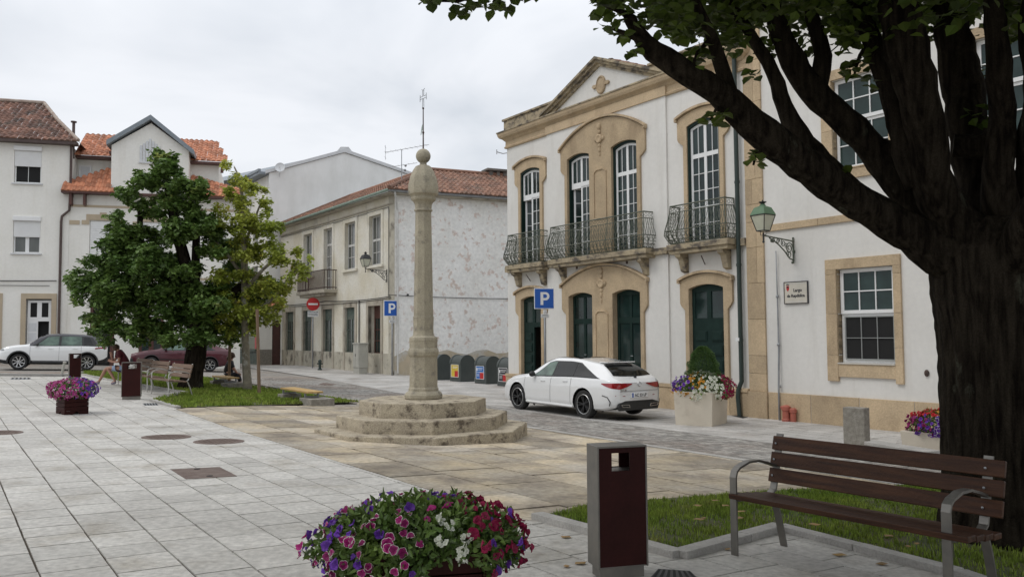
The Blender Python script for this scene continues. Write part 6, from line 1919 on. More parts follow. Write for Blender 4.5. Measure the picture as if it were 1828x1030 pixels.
# estate car, seen from its left rear
def ex_estate(t, body, F):
    W0 = .80
    # rear lamps: wrap from hatch to flank
    for sd_ in (1, -1):
        s = MB(); K_ = [(.24, .862, .880), (.38, .81, .887), (.52, .772, .893), (.62, .755, .898)]
        q = [(-.018, y*sd_, b) for y, a, b in K_]+[(-.018, y*sd_, a) for y, a, b in K_[::-1]]
        back = [(.05, y, z) for _, y, z in q]; n = len(q)
        f = [tuple(range(n))]+[(n+k, n+(k+1) % n, (k+1) % n, k) for k in range(n)]
        s.add(q+back, f if sd_ > 0 else [x[::-1] for x in f], 0, .3)
        def bs(x, z, off):
            h = F['sect'](x)
            for p_, q_ in zip(h[8:26], h[9:27]):
                if (p_[1]-z)*(q_[1]-z) <= 0 and abs(q_[1]-p_[1]) > 1e-6: return lerp(p_[0], q_[0], (z-p_[1])/(q_[1]-p_[1]))+off
            return F['Wd'](x)+off
        P_ = [[None]*5 for _ in range(11)]; xs_ = [-.012+.40*k/10 for k in range(11)]
        for k, x in enumerate(xs_):
            t_ = k/10; lo, hi = lerp(.752, .868, t_**1.3), lerp(.90, .888, t_)
            for m_ in range(5):
                z = lerp(lo, hi, m_/4); P_[k][m_] = (x, bs(max(0, x), min(z, F['zb'](max(0, x))-.016), .010)*sd_, z)
        vv = [p for row in P_ for p in row]; ff = []
        for k in range(10):
            for m_ in range(4):
                a = k*5+m_; qd = (a, a+5, a+6, a+1); ff.append(qd[::-1] if sd_ > 0 else qd)
        s.add(vv, ff, 0, .3)
        mk('tail_lamp', s, Mt['lampred'], t)
    # number plate and recess
    s = MB(); s.box(-.030, .02, -.30, .30, .535, .665); mk('plate_recess', s, Mt[ 'carW'], t, bevel=.01)
    s = MB(); s.box(-.037, -.030, -.26, .26, .545, .655); np_ = mk('number_plate', s, Mt['signw'], t, bevel=.004)
    T = Matrix.Translation((-.0385, -.02, .566)) @ Matrix(((0, 0, -1, 0), (-1, 0, 0, 0), (0, 1, 0, 0), (0, 0, 0, 1)))
    s = MB(); text_mb(s, 'AC 53 LP', .098, T, .0008, .0025); mk('lettering', s, Mt['blk'], np_)
    s = MB(); s.box(-.0385, -.037, .215, .258, .547, .653); mk('blue_band', s, Mt['blue'], np_)
    # star emblem in a ring
    s = MB(); T = Matrix.Translation((-.02, 0, .86)) @ Matrix.Rotation(-PI/2, 4, 'Y')
    ring = [(.052*math.cos(a), .052*math.sin(a), 0) for a in [k*PI/12 for k in range(25)]]
    s.tube([T @ Vector(p) for p in ring], .006, 5)
    for k in range(3):
        a = PI+k*2*PI/3; a = k*2*PI/3
        e = Vector((math.cos(a), math.sin(a), 0)); q = Vector((-math.sin(a), math.cos(a), 0))
        s.add([tuple(T @ v) for v in (q*.009, -q*.009, e*.05, Vector((0, 0, .006)))], [(0, 3, 2), (3, 1, 2)], 0, .5)
    mk('star_emblem', s, Mt['chrome'], t)
    s = MB(); T = Matrix.Translation((-.018, .52, .715)) @ Matrix(((0, 0, -1, 0), (-1, 0, 0, 0), (0, 1, 0, 0), (0, 0, 0, 1)))
    text_mb(s, 'CLA 180', .05, T, .002, .001, 'CENTER'); mk('model_lettering', s, Mt['chrome'], t)
    # hatch seam line, bumper line, reflectors, diffuser, exhausts
    s = MB()
    s.tube([(-.012, y, .70+.0*abs(y)) for y in (-.62, -.3, 0, .3, .62)], .004, 4); mk('hatch_seam', s, Mt['blackp'], t)
    for sd_ in (1, -1):
        s = MB(); s.tube([(-.006, .46*sd_, .585), (.045, .735*sd_, .60)], .010, 5); mk('reflector', s, Mt['lampred'], t)
        s = MB(); s.tube([(.34, .888*sd_, .60), (.20, .845*sd_, .56), (.13, .82*sd_, .45), (.15, .83*sd_, .36)], .013, 5); mk('bumper_vent', s, Mt['blackp'], t)
    s = MB(); s.plate([(-.64, .24), (.64, .24), (.68, .34), (.66, .42), (.45, .475), (-.45, .475), (-.66, .42), (-.68, .34)], [], -.012, .06, T=Matrix(((0, 1, 0, 0), (1, 0, 0, 0), (0, 0, 1, 0), (0, 0, 0, 1))))
    mk('diffuser', s, Mt['blackp'], t, bevel=.02)
    for sd_ in (1, -1):
        s = MB(); o = [(.33, .31), (.58, .33), (.62, .39), (.35, .385)]; i_ = [(.355, .325), (.57, .34), (.595, .38), (.365, .372)]
        s.plate([(a*sd_, b) for a, b in o], [[(a*sd_, b) for a, b in i_]], -.045, .0, T=Matrix(((0, 1, 0, 0), (1, 0, 0, 0), (0, 0, 1, 0), (0, 0, 0, 1)))); mk('exhaust_trim', s, Mt['chrome'], t)
    # roof: spoiler lip and dark glass panel
    s = MB(); s.box(.60, .90, -.47, .47, 1.345, 1.372); sp = mk('roof_spoiler', s, Mt['carW'], t, bevel=.012)
    F['patch'](lambda u, v: (lambda x, y: Vector((x, y, F['topz'](x, y)+.007)))(lerp(1.55, 2.58, v), lerp(-.50, .50, u)), 10, 14, Mt['carglass'], 'roof_panel', t, True)
    s = MB(); s.box(.10, .16, -.02, .02, 1.0, 1.06)
    s.tube([(.15, .02, 1.045), (.13, .25, 1.06), (.14, .42, 1.05)], .008, 4); mk('rear_wiper', s, Mt['blackp'], t)
    # mirror-black bead and sill
    for sd_ in (1, -1):
        s = MB(); s.tube([(x, sd_*(F['Wd'](x)-.02), .265) for x in (1.42, 2.3, 3.32)], .03, 6); mk('sill', s, Mt['carW'], t)
    # headlamps far side
    for sd_ in (1, -1):
        s = MB(); s.ball((4.42, .62*sd_, .66), .14, 6, sq=(1, .9, .45)); mk('headlamp', s, Mt['headl'], t)
EST = dict(L=4.69, R=.345, RA=.385, wheels=(1.02, 3.75), paint='carW', rim='blackp', rimedge=2, spokes=5,
  zl=[(0, .40), (.12, .30), (.5, .22), (4.2, .20), (4.6, .24), (4.69, .34)],
  zs=[(0, .74), (.4, .80), (1.2, .78), (3.4, .74), (4.3, .62), (4.69, .50)],
  zb=[(0, .86), (.15, .945), (.45, .985), (1.2, .985), (2.6, .945), (3.3, .925), (3.9, .86), (4.4, .74), (4.69, .56)],
  zt=[(0, .90), (.10, .985), (.17, 1.02), (.45, 1.20), (.76, 1.33), (1.1, 1.385), (1.8, 1.46), (2.35, 1.455), (2.75, 1.35), (3.38, 1.0), (3.9, .93), (4.4, .80), (4.69, .60)],
  W=[(0, .64), (.04, .73), (.12, .81), (.30, .875), (.60, .905), (1.0, .915), (3.6, .91), (4.2, .87), (4.5, .78), (4.69, .62)],
  Wt=[(0, .58), (.2, .68), (.72, .565), (1.6, .60), (2.4, .60), (2.8, .63), (3.38, .74), (4.0, .74), (4.69, .52)],
  dlo=(.46, 3.26, 1.36, 2.62), side_windows=[(2.30, 3.12, 2.28, 2.62, 'carglassL'), (1.46, 2.22, 1.48, 2.20, 'carglass'), (.60, 1.40, 1.38, 1.43, 'carglass')],
  gaps=(1.50, 2.30, 3.42), handles=(1.72, 2.62), mirror=3.0,
  screens=[(.19, .66, .62, .50, 'rear_window', 1), (3.34, 2.60, .66, .54, 'windscreen', 1)], extra=ex_estate)
est = car('parked_car', 'white estate car with black wheels parked on the pavement before the town hall', EST)
A, B = G(1043, 746.5), G(925, 730.5)
def seat_car(t, A, B, wheels, near_w, R, k=None, head=None):
    if head is not None:
        e = Vector((math.cos(head), math.sin(head))); r_ = ray(*B); m_ = r_.x/r_.y
        L_ = (m_*A.y-A.x)/(e.x-m_*e.y); B = Vector((A.x+e.x*L_, A.y+e.y*L_, 0))
    d = Vector((B.x-A.x, B.y-A.y)); an = math.atan2(d.y, d.x)
    k = k or d.length/(wheels[1]-wheels[0])
    nx, ny = -math.sin(an), math.cos(an)           # local +y
    # near side is local +y (towards the camera) for cars heading away/left
    side = 1 if (nx*A.x+ny*A.y) < 0 else -1
    o = Vector((A.x, A.y))-Vector((math.cos(an), math.sin(an)))*wheels[0]*k-Vector((nx, ny))*side*near_w*k
    mid = o+Vector((math.cos(an), math.sin(an)))*(wheels[0]+wheels[1])/2*k
    zr = g(A.x, A.y); zf = g(B.x, B.y)
    t.location = (o.x, o.y, zr-(zf-zr)/(d.length)*wheels[0]*k); t.rotation_euler = (0, -math.atan2(zf-zr, d.length), an); t.scale = (k, k, k)
seat_car(est, A, B, (1.02, 3.75), .86, .335)

def ex_cross(t, body, F):
    for sd_ in (1, -1):
        s = MB(); s.ball((3.92, .60*sd_, .82), .2, 6, sq=(1.0, .8, .42)); mk('headlamp', s, Mt['headl'], t)
        s = MB(); s.tube([(.06, .78*sd_, .98), (.30, .84*sd_, 1.0), (.5, .865*sd_, .97)], .035, 6); mk('tail_lamp', s, Mt['lampred'], t)
        s = MB(); s.tube([(.52, .73*sd_, 1.03), (.9, .71*sd_, 1.07), (1.9, .77*sd_, 1.07)], .0, 4)
        s = MB(); s.tube([(x, sd_*(F['Wd'](x)-.01), .34) for x in (1.2, 2.1, 2.9)], .05, 6); mk('sill_trim', s, Mt['blackp'], t)
    s = MB(); s.box(-.03, .10, -.75, .75, .32, .56); mk('rear_bumper', s, Mt['blackp'], t, bevel=.03)
    s = MB(); s.box(4.12, 4.20, -.68, .68, .30, .52); mk('front_bumper', s, Mt['blackp'], t, bevel=.03)
CRS = dict(L=4.21, R=.345, RA=.40, wheels=(.80, 3.40), paint='carW', rim='chrome', rimedge=2, spokes=8, twist=.5, roof_black=True, rb=(.0, 3.02), clad=True, archtrim=.04,
  zl=[(0, .45), (.15, .34), (.5, .25), (3.8, .24), (4.1, .28), (4.21, .36)],
  zs=[(0, .85), (.5, .90), (1.5, .86), (3.2, .82), (3.9, .76), (4.21, .62)],
  zb=[(0, .98), (.15, 1.04), (.9, 1.06), (2.3, 1.03), (3.1, 1.02), (3.8, .93), (4.21, .72)],
  zt=[(0, 1.02), (.08, 1.12), (.22, 1.32), (.45, 1.50), (.9, 1.58), (1.8, 1.605), (2.3, 1.56), (2.6, 1.45), (3.12, 1.10), (3.6, 1.04), (4.0, .93), (4.21, .76)],
  W=[(0, .74), (.08, .82), (.3, .87), (.8, .885), (3.3, .88), (3.9, .80), (4.1, .72), (4.21, .60)],
  Wt=[(0, .70), (.3, .64), (.8, .60), (2.3, .62), (3.1, .74), (3.8, .70), (4.21, .50)],
  dlo=(.35, 3.06, .62, 2.40), side_windows=[(1.92, 2.86, 1.92, 2.34, 'carglassL'), (1.02, 1.84, 1.06, 1.82, 'carglassL'), (.56, .94, .74, .96, 'carglass')],
  gaps=(1.05, 1.90, 3.0), handles=(1.28, 2.22), mirror=2.74,
  screens=[(.10, .42, .62, .52, 'rear_window', 1), (3.06, 2.42, .64, .54, 'windscreen', 1)], extra=ex_cross)
crs = car('parked_car', 'white crossover with black roof parked on the left before the plain house', CRS)
seat_car(crs, G(154, 661), (32, 659), (.80, 3.40), .84, .345, head=math.radians(180+27))

def ex_red(t, body, F):
    for sd_ in (1, -1):
        s = MB(); s.box(4.12, 4.20, .38*sd_-.18, .38*sd_+.18, .55, .68); mk('headlamp', s, Mt['headl'], t)
        s = MB(); s.box(-.01, .06, .5*sd_-.22, .5*sd_+.22, .72, .86); mk('tail_lamp', s, Mt['lampred'], t)
        s = MB(); s.tube([(x, sd_*(F['Wd'](x)-.002), .50) for x in (1.2, 2.1, 3.0)], .022, 5); mk('rubbing_strip', s, Mt['blackp'], t)
    s = MB(); s.box(-.05, .12, -.76, .76, .36, .58); mk('rear_bumper', s, Mt['blackp'], t, bevel=.03)
    s = MB(); s.box(4.1, 4.26, -.74, .74, .32, .52); mk('front_bumper', s, Mt['blackp'], t, bevel=.03)
    s = MB(); s.box(-.02, .22, -.62, .62, 1.055, 1.085); mk('boot_spoiler', s, Mt['carR'], t, bevel=.01)
REDC = dict(L=4.24, R=.30, RA=.345, wheels=(.86, 3.36), paint='carR', rim='chrome', rimedge=2, spokes=6, archtrim=.018,
  zl=[(0, .42), (.15, .30), (.5, .22), (3.9, .20), (4.24, .30)],
  zs=[(0, .78), (.5, .80), (3.2, .74), (4.0, .64), (4.24, .55)],
  zb=[(0, .97), (.3, .97), (1.5, .93), (3.0, .89), (3.8, .78), (4.24, .66)],
  zt=[(0, 1.02), (.2, 1.05), (.45, 1.13), (1.0, 1.35), (1.3, 1.42), (1.9, 1.45), (2.3, 1.42), (2.55, 1.33), (3.12, .96), (3.7, .86), (4.24, .70)],
  W=[(0, .76), (.1, .81), (.5, .84), (3.5, .84), (4.0, .79), (4.24, .70)],
  Wt=[(0, .66), (.6, .62), (1.2, .56), (2.3, .57), (3.1, .70), (3.8, .68), (4.24, .58)],
  dlo=(.62, 3.02, 1.1, 2.42), side_windows=[(2.0, 2.86, 2.0, 2.36, 'carglassL'), (1.22, 1.94, 1.26, 1.92, 'carglass'), (.78, 1.14, 1.06, 1.20, 'carglass')],
  gaps=(1.2, 1.97, 3.02), handles=(1.42, 2.2), mirror=2.78,
  screens=[(.40, 1.05, .60, .50, 'rear_window', 1), (3.06, 2.45, .62, .50, 'windscreen', 1)], extra=ex_red)
rd = car('parked_car', 'dark red hatchback parked behind the left tree trunk', REDC)
seat_car(rd, G(374, 663), (269, 664.5), (.86, 3.36), .80, .30, head=math.radians(180+18))
# ------------------------------------------------------------------ trees
def PJ(p):
    q = Vector(p)-Vector((0, 0, EYE)); d = q.dot(Fv)
    if d < .1: return None
    return CX+FPX*q.dot(Rv)/d, CY-FPX*q.dot(Uv)/d
def resample(pts, rs, step, rr, wob):
    P = [Vector(p) for p in pts]; out = []; ro = []
    for i in range(len(P)-1):
        p0, p1, p2, p3 = P[max(0, i-1)], P[i], P[i+1], P[min(len(P)-1, i+2)]
        n = max(2, int((p2-p1).length/step))
        for k in range(n):
            t = k/n
            c = .5*((2*p1)+(-p0+p2)*t+(2*p0-5*p1+4*p2-p3)*t*t+(-p0+3*p1-3*p2+p3)*t**3)
            r = lerp(rs[i], rs[i+1], t); out.append(c+rdir(rr)*r*wob); ro.append(r*(1+rr.uniform(-wob, wob)*.8))
    out.append(P[-1]); ro.append(rs[-1]); return out, ro
def limb(mb, spec, rr, step=.12, wob=.08, n=14, k=1.0, vw=.05):
    """spec: (px, py, radius px, distance)"""
    pts = [AT(a, b, Y) for a, b, r, Y in spec]; rs = [r*Y/FPX*k for a, b, r, Y in spec]
    P, R = resample(pts, rs, step, rr, wob); mb.tube(P, R, n, wob=vw)
rr = random.Random(77)
bt = thing('big_linden_tree', 'huge dark trunked linden with spreading limbs over the bench at the right edge', 'tree', (4.05, 6.95, g(4.05, 6.95)))
inv = Matrix.Translation(-Vector((4.05, 6.95, g(4.05, 6.95))))
tk = MB(); Y = 6.95
limb(tk, [(1802, 1010, 140, Y), (1800, 960, 112, Y), (1797, 880, 99, Y), (1794, 780, 97, Y), (1790, 680, 96, Y), (1785, 590, 97, Y), (1776, 510, 100, Y), (1760, 440, 90, Y), (1750, 390, 55, Y)], rr, .035, 0.0, 110, 1.0, 0)
from mathutils import noise as MN
def barked(mb, amp, fz=.9, fa=9.0):
    out = []
    for v in mb.v:
        p = Vector(v)
        q = Vector((p.x*fa, p.y*fa, p.z*fz)); n1 = 1-abs(MN.noise(q))*2.2
        n2 = MN.noise(Vector((p.x*28, p.y*28, p.z*9)))
        c = Vector((4.08, 6.95)); d = Vector((p.x, p.y))-c; L_ = max(.05, d.length)
        k = amp*(n1*.8+n2*.35)
        out.append((p.x+d.x/L_*k, p.y+d.y/L_*k, p.z))
    mb.v = out
barked(tk, .035)
tk.v = [tuple(inv @ Vector(v)) for v in tk.v]
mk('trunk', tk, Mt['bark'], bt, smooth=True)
lm = MB()
limbs = [
 [(1770, 520, 60, Y), (1720, 470, 62, Y), (1650, 432, 44, Y), (1570, 385, 36, 6.9), (1500, 340, 36, 6.8), (1430, 290, 35, 6.7), (1365, 240, 34, 6.6), (1318, 200, 32, 6.6), (1280, 165, 28, 6.5), (1230, 135, 25, 6.4), (1185, 105, 24, 6.4), (1150, 75, 18, 6.3), (1120, 30, 11, 6.3)],
 [(1318, 205, 22, 6.6), (1300, 160, 17, 6.6), (1285, 110, 14, 6.6), (1268, 60, 12, 6.5), (1240, 0, 9, 6.5), (1210, -90, 6, 6.4)],
 [(1600, 400, 34, 6.9), (1520, 345, 30, 7.0), (1462, 290, 27, 7.05), (1425, 240, 22, 7.1), (1400, 190, 17, 7.1), (1380, 130, 14, 7.1), (1345, 70, 12, 7.1), (1300, 0, 10, 7.1), (1250, -90, 6, 7.1)],
 [(1740, 470, 60, Y), (1670, 410, 36, 7.1), (1615, 345, 31, 7.15), (1560, 270, 29, 7.2), (1505, 215, 29, 7.2), (1450, 160, 27, 7.2), (1415, 110, 26, 7.2), (1390, 50, 20, 7.2), (1365, -20, 16, 7.2), (1320, -120, 9, 7.2)],
 [(1500, 205, 20, 7.2), (1540, 245, 19, 7.2), (1590, 268, 18, 7.1), (1640, 270, 20, 7.0)],
 [(1455, 170, 20, 7.2), (1470, 100, 18, 7.2), (1450, 30, 14, 7.2), (1440, -60, 9, 7.1)],
 [(1745, 460, 70, Y), (1690, 380, 46, 6.9), (1663, 310, 38, 6.8), (1655, 240, 39, 6.75), (1640, 170, 40, 6.7), (1622, 90, 42, 6.7), (1605, 20, 38, 6.7), (1590, -80, 28, 6.7), (1560, -220, 18, 6.6)],
 [(1640, 330, 30, 6.9), (1615, 270, 25, 6.9), (1600, 200, 22, 6.95), (1580, 130, 24, 7.0), (1555, 70, 20, 7.0), (1530, 10, 15, 7.0), (1500, -80, 9, 7.0)],
 [(1780, 460, 70, Y), (1760, 380, 52, 7.1), (1745, 300, 42, 7.2), (1728, 220, 40, 7.2), (1715, 140, 38, 7.3), (1700, 60, 34, 7.3), (1690, -40, 26, 7.3), (1680, -200, 14, 7.3)],
 [(1800, 470, 60, Y), (1790, 390, 38, 6.8), (1782, 300, 30, 6.7), (1790, 220, 26, 6.7), (1785, 140, 25, 6.6), (1778, 60, 22, 6.6), (1770, -30, 18, 6.6), (1765, -160, 10, 6.5)],
 [(1820, 460, 60, Y), (1840, 380, 40, 6.8), (1845, 300, 34, 6.7), (1850, 230, 32, 6.6), (1858, 150, 28, 6.5), (1840, 60, 22, 6.5), (1850, -60, 14, 6.4)],
 [(1700, 262, 24, 7.0), (1750, 262, 26, 6.9), (1800, 258, 26, 6.8), (1850, 262, 26, 6.7)],
 [(1850, 470, 60, Y), (1950, 400, 45, 6.7), (2080, 300, 35, 6.4), (2200, 160, 25, 6.2)],
 [(1800, 480, 50, 6.7), (1880, 330, 35, 6.0), (1950, 120, 28, 5.3), (1900, -200, 22, 4.6), (1700, -700, 18, 3.8)],
 [(1620, 0, 28, 6.6), (1500, -250, 22, 5.8), (1350, -600, 16, 4.8)]]
for L_ in limbs: limb(lm, L_, rr, .10, .07, 14, .88)
# twigs carrying the leaves at the top of the picture
twigs = [[(1160, 85, 9, 6.3), (1130, 35, 6, 6.2), (1085, 12, 4, 6.1), (1062, 2, 2, 6.1)], [(1160, 80, 8, 6.3), (1120, 62, 5, 6.2), (1090, 50, 3, 6.2)],
 [(1130, -60, 8, 6.3), (1000, -70, 6, 6.3), (900, -30, 5, 6.3), (820, 2, 3, 6.3), (765, -2, 2, 6.3)], [(900, -30, 4, 6.3), (880, 5, 2, 6.3)],
 [(1290, 170, 5, 6.5), (1278, 195, 3, 6.5), (1268, 215, 2, 6.5)], [(1365, 262, 6, 6.6), (1350, 275, 3, 6.6), (1345, 295, 2, 6.6)],
 [(1270, 70, 6, 6.5), (1245, 95, 4, 6.5), (1235, 130, 2, 6.5)], [(1560, 60, 7, 7), (1535, 100, 4, 7), (1525, 135, 2, 7)], [(1745, 150, 7, 7.1), (1752, 190, 4, 7.1), (1748, 225, 2, 7)]]
for L_ in twigs: limb(lm, L_, rr, .10, .1, 6)
lm.v = [tuple(inv @ Vector(v)) for v in lm.v]
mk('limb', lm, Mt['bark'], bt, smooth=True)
def tree_leaf(mb, c, rr, L_, w, down=.6):
    d = rdir(rr); d.z = d.z*.5-down*rr.random(); n = Vector((rr.uniform(-.5, .5), rr.uniform(-.5, .5), 1))
    leaf(mb, c, d, n, L_, w, rr.random(), fold=.12)
lv = MB(); rr = random.Random(99)
def ok(px, py):
    if py < -12: return True
    edge = 54+22*math.sin(px*.021)+14*math.sin(px*.063+1)
    if px > 1165: return py < edge
    if px > 1062: return py < 34+20*math.sin(px*.09)
    return False
N = 0
while N < 6500:
    x, y, z = rr.uniform(-4.5, 10), rr.uniform(-5, 10.5), rr.uniform(3.9, 8.8)
    e = ((x-3.2)/7.0)**2+((y-3.2)/7.0)**2+((z-6.2)/2.5)**2
    if e > 1 or e < .15: continue
    c = Vector((x, y, z)); q = PJ(c)
    if q is not None:
        px, py = q
        if py > -40 and y > 1 and not ok(px, py-8): continue
        if px < 1040 and py > -60 and y > 3: continue
    for _ in range(12):
        p = c+rdir(rr)*rr.uniform(.02, .28)
        if q is not None and y > 1:
            s_ = PJ(p)
            if s_ and s_[1] > -25 and not ok(s_[0], s_[1]): continue
            if s_ and s_[1] > -25 and s_[0] < 1050: continue
        tree_leaf(lv, p, rr, rr.uniform(.08, .125), rr.uniform(.08, .115))
    N += 1
for (px, py, r, Yd, n) in [(1085, 20, 26, 6.1, 26), (1112, 52, 22, 6.2, 20), (1150, 25, 36, 6.2, 40), (1125, 90, 14, 6.2, 7), (1075, -5, 25, 6.1, 20), (1215, 40, 45, 6.4, 60), (1245, 95, 26, 6.5, 26), (1232, 125, 18, 6.5, 12),
    (1270, 215, 19, 6.4, 14), (1288, 205, 10, 6.4, 5), (1350, 282, 17, 6.5, 11), (1345, 130, 14, 7.0, 8), (1330, 30, 50, 7, 60), (1300, 85, 30, 6.9, 26), (1360, 80, 40, 7.3, 40), (1440, 70, 45, 7.4, 60), (1525, 120, 26, 7, 24), (1545, 85, 30, 7, 30), (1500, 60, 40, 7, 45), (1560, 150, 14, 7, 7),
    (1750, 205, 26, 7, 22), (1742, 130, 20, 7.3, 12), (1700, 30, 60, 7.4, 60), (1800, 30, 60, 7.2, 60), (1650, 40, 55, 7.5, 50), (1580, 30, 50, 7.3, 50), (1508, 300, 9, 6.9, 4),
    (790, -2, 20, 6.3, 18), (825, 12, 22, 6.3, 24), (865, 5, 24, 6.3, 24), (895, 8, 16, 6.3, 12), (765, 2, 12, 6.3, 7), (940, -25, 40, 6.3, 30), (1000, -45, 40, 6.3, 30)]:
    for _ in range(n):
        a = rr.uniform(0, 6.28); f = math.sqrt(rr.random())*r
        tree_leaf(lv, AT(px+f*math.cos(a), py+f*math.sin(a)*.8, Yd+rr.uniform(-.15, .2)), rr, rr.uniform(.075, .11), rr.uniform(.075, .10))
for _ in range(5600):
    px, py = rr.uniform(1165, 1950), rr.uniform(-60, 95)
    if ok(px, py): tree_leaf(lv, AT(px, py, rr.uniform(6.6, 9.4)), rr, rr.uniform(.08, .12), rr.uniform(.08, .11))
lv.v = [tuple(inv @ Vector(v)) for v in lv.v]
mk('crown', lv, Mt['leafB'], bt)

def blob_tree(t, org, Yc, blobs, n, ls, seed, mat, kz=.95, depth=1.0, clump=.16, subs=10, sf=.46, back=None):
    rr = random.Random(seed); mb = MB(); nb = []
    for (px, py, r) in blobs:
        for k in range(subs):
            a = rr.uniform(0, 2*PI); f = rr.uniform(.35, .82)
            nb.append((px+r*f*math.cos(a), py+r*f*math.sin(a)*.95, max(5, r*sf*rr.uniform(.7, 1.25))))
    blobs = nb; tot = sum(b[2]**2 for b in blobs)
    for (px, py, r) in blobs:
        R = r*Yc/FPX; dy = rr.uniform(-1, 1)*1.1*depth
        if back and px > back: dy = 1.0+rr.random()*1.6
        cc = AT(px, py, Yc+dy); m_ = int(n*r*r/tot/6)
        for _ in range(m_):
            d = rdir(rr); f = rr.uniform(.25, .98)**.55
            if d.z < 0 and rr.random() < .45: d.z = -d.z
            c = cc+Vector((d.x*R*f*1.15, d.y*R*f*1.3, d.z*R*f*.75))
            for _ in range(6):
                p = c+rdir(rr)*rr.uniform(0, clump)
                tree_leaf(mb, p, rr, ls*rr.uniform(.7, 1.3), ls*rr.uniform(.6, 1.0), .5)
    mb.v = [tuple(Vector(v)-Vector(org)) for v in mb.v]
    mk('crown', mb, Mt[mat], t)
def trunk_of(t, org, specs, mat, seed, n=10, step=.2):
    rr = random.Random(seed); mb = MB()
    for s in specs: limb(mb, s, rr, step, .05, n)
    mb.v = [tuple(Vector(v)-Vector(org)) for v in mb.v]
    mk('trunk', mb, Mt[mat], t, smooth=True)
o = G(342, 695); Yt = o.y
t = thing('linden_tree', 'dense dark green linden with a short black trunk before the gabled house', 'tree', o)
trunk_of(t, o, [[(338, 705, 28, Yt), (340, 690, 22, Yt), (345, 660, 18, Yt), (350, 620, 17, Yt), (352, 580, 15, Yt), (345, 520, 11, Yt), (320, 430, 10, Yt), (300, 340, 6, Yt), (290, 290, 3, Yt)],
   [(350, 600, 14, Yt), (400, 540, 8, Yt+.3), (440, 500, 5, Yt+.3)], [(346, 540, 10, Yt), (350, 440, 7, Yt), (350, 360, 4, Yt)], [(345, 560, 10, Yt), (260, 460, 7, Yt+.6), (250, 370, 4, Yt+.6)]], 'bark', 3, 12)
blob_tree(t, o, Yt, [(290,287,22),(268,310,26),(245,322,20),(300,325,36),(330,350,36),(352,338,20),(238,355,20),(272,370,24),(325,395,34),(360,395,24),(372,430,36),(208,412,20),(250,430,38),(195,450,38),(300,450,52),(170,482,34),(225,495,50),(290,505,55),(350,500,55),(400,470,45),(420,520,48),(140,508,18),(165,530,34),(215,555,45),(275,570,42),(335,575,42),(395,575,40),(445,560,32),(470,520,30),(180,583,18),(240,597,24),(190,610,10),(300,598,20),(370,605,22),(410,600,20),(500,520,16),(128,497,8),(205,385,12),(215,345,10),(160,572,12)], 62000, .13, 5, 'leafD', clump=.12, back=392)
o = G(441, 698); Yt = o.y
t = thing('young_maple_tree', 'slim young tree with pale mottled trunk and yellow-green leaves on the left lawn', 'tree', o)
trunk_of(t, o, [[(442, 702, 9, Yt), (440, 660, 7, Yt), (438, 600, 6.5, Yt), (437, 540, 6, Yt), (436, 470, 6, Yt), (434, 400, 4, Yt), (430, 330, 2.2, Yt), (418, 298, 1.2, Yt)],
   [(437, 500, 4, Yt), (410, 460, 3, Yt), (385, 430, 1.5, Yt)], [(437, 520, 4, Yt), (470, 480, 3, Yt), (510, 450, 1.5, Yt)], [(437, 555, 4, Yt), (400, 520, 2.5, Yt), (375, 500, 1.5, Yt)], [(437, 560, 3, Yt), (480, 540, 2.5, Yt), (530, 480, 1.5, Yt)], [(435, 440, 3, Yt), (455, 390, 2, Yt), (470, 350, 1.2, Yt)]], 'barkL', 4, 10, .3)
blob_tree(t, o, Yt, [(404,296,7),(420,322,14),(436,330,18),(458,340,20),(415,355,22),(470,372,20),(440,380,32),(395,372,14),(400,405,26),(455,420,34),(490,412,20),(425,450,36),(385,452,20),(480,465,34),(515,460,22),(540,470,18),(410,500,34),(455,510,36),(500,505,26),(532,492,16),(385,530,22),(430,550,32),(480,555,26),(400,570,20),(450,588,18),(495,540,14),(415,595,12),(465,570,18)], 14500, .105, 9, 'leafL', depth=.6, clump=.12, subs=6)
for (pb, ptp, lab) in (((409, 690), (411, 556), 'brown timber stake left of the young tree, in front of the person in black'), ((463, 704), (459, 552), 'brown timber stake leaning against the right side of the young tree')):
    a = G(*pb); b = AT(ptp[0], ptp[1], a.y)
    s = MB(); s.tube([Vector((0, 0, -.1)), b-a], [.05, .045], 8); t = mk('timber_stake', s, M('stake_wood', (.16,.10,.06), (.22,.15,.10), 5, .8, stretch=(6,6,.6)) if pb[0] < 420 else bpy.data.materials['stake_wood']); t.location = a; tag(t, lab, 'stake')

# shrub below the far benches
# ------------------------------------------------------------------ people
def skin_mesh(name, nodes, edges, mat, parent, sub=2, root=0):
    me = bpy.data.meshes.new(name); me.from_pydata([n[0] for n in nodes], edges, []); ob = bpy.data.objects.new(name, me); COL.objects.link(ob)
    md = ob.modifiers.new('skin', 'SKIN'); md.use_smooth_shade = True
    for i, n in enumerate(nodes):
        r = n[1]; me.skin_vertices[0].data[i].radius = (r, r) if not isinstance(r, tuple) else r
        me.skin_vertices[0].data[i].use_root = (i == root)
    s2 = ob.modifiers.new('sub', 'SUBSURF'); s2.levels = sub; s2.render_levels = sub
    dg = bpy.context.evaluated_depsgraph_get(); m2 = bpy.data.meshes.new_from_object(ob.evaluated_get(dg)); m2.name = name
    bpy.data.objects.remove(ob)
    if not m2.materials: m2.materials.append(mat)
    else: m2.materials[0] = mat
    m2.polygons.foreach_set('use_smooth', [True]*len(m2.polygons))
    o = bpy.data.objects.new(name, m2); COL.objects.link(o); o.parent = parent
    return o
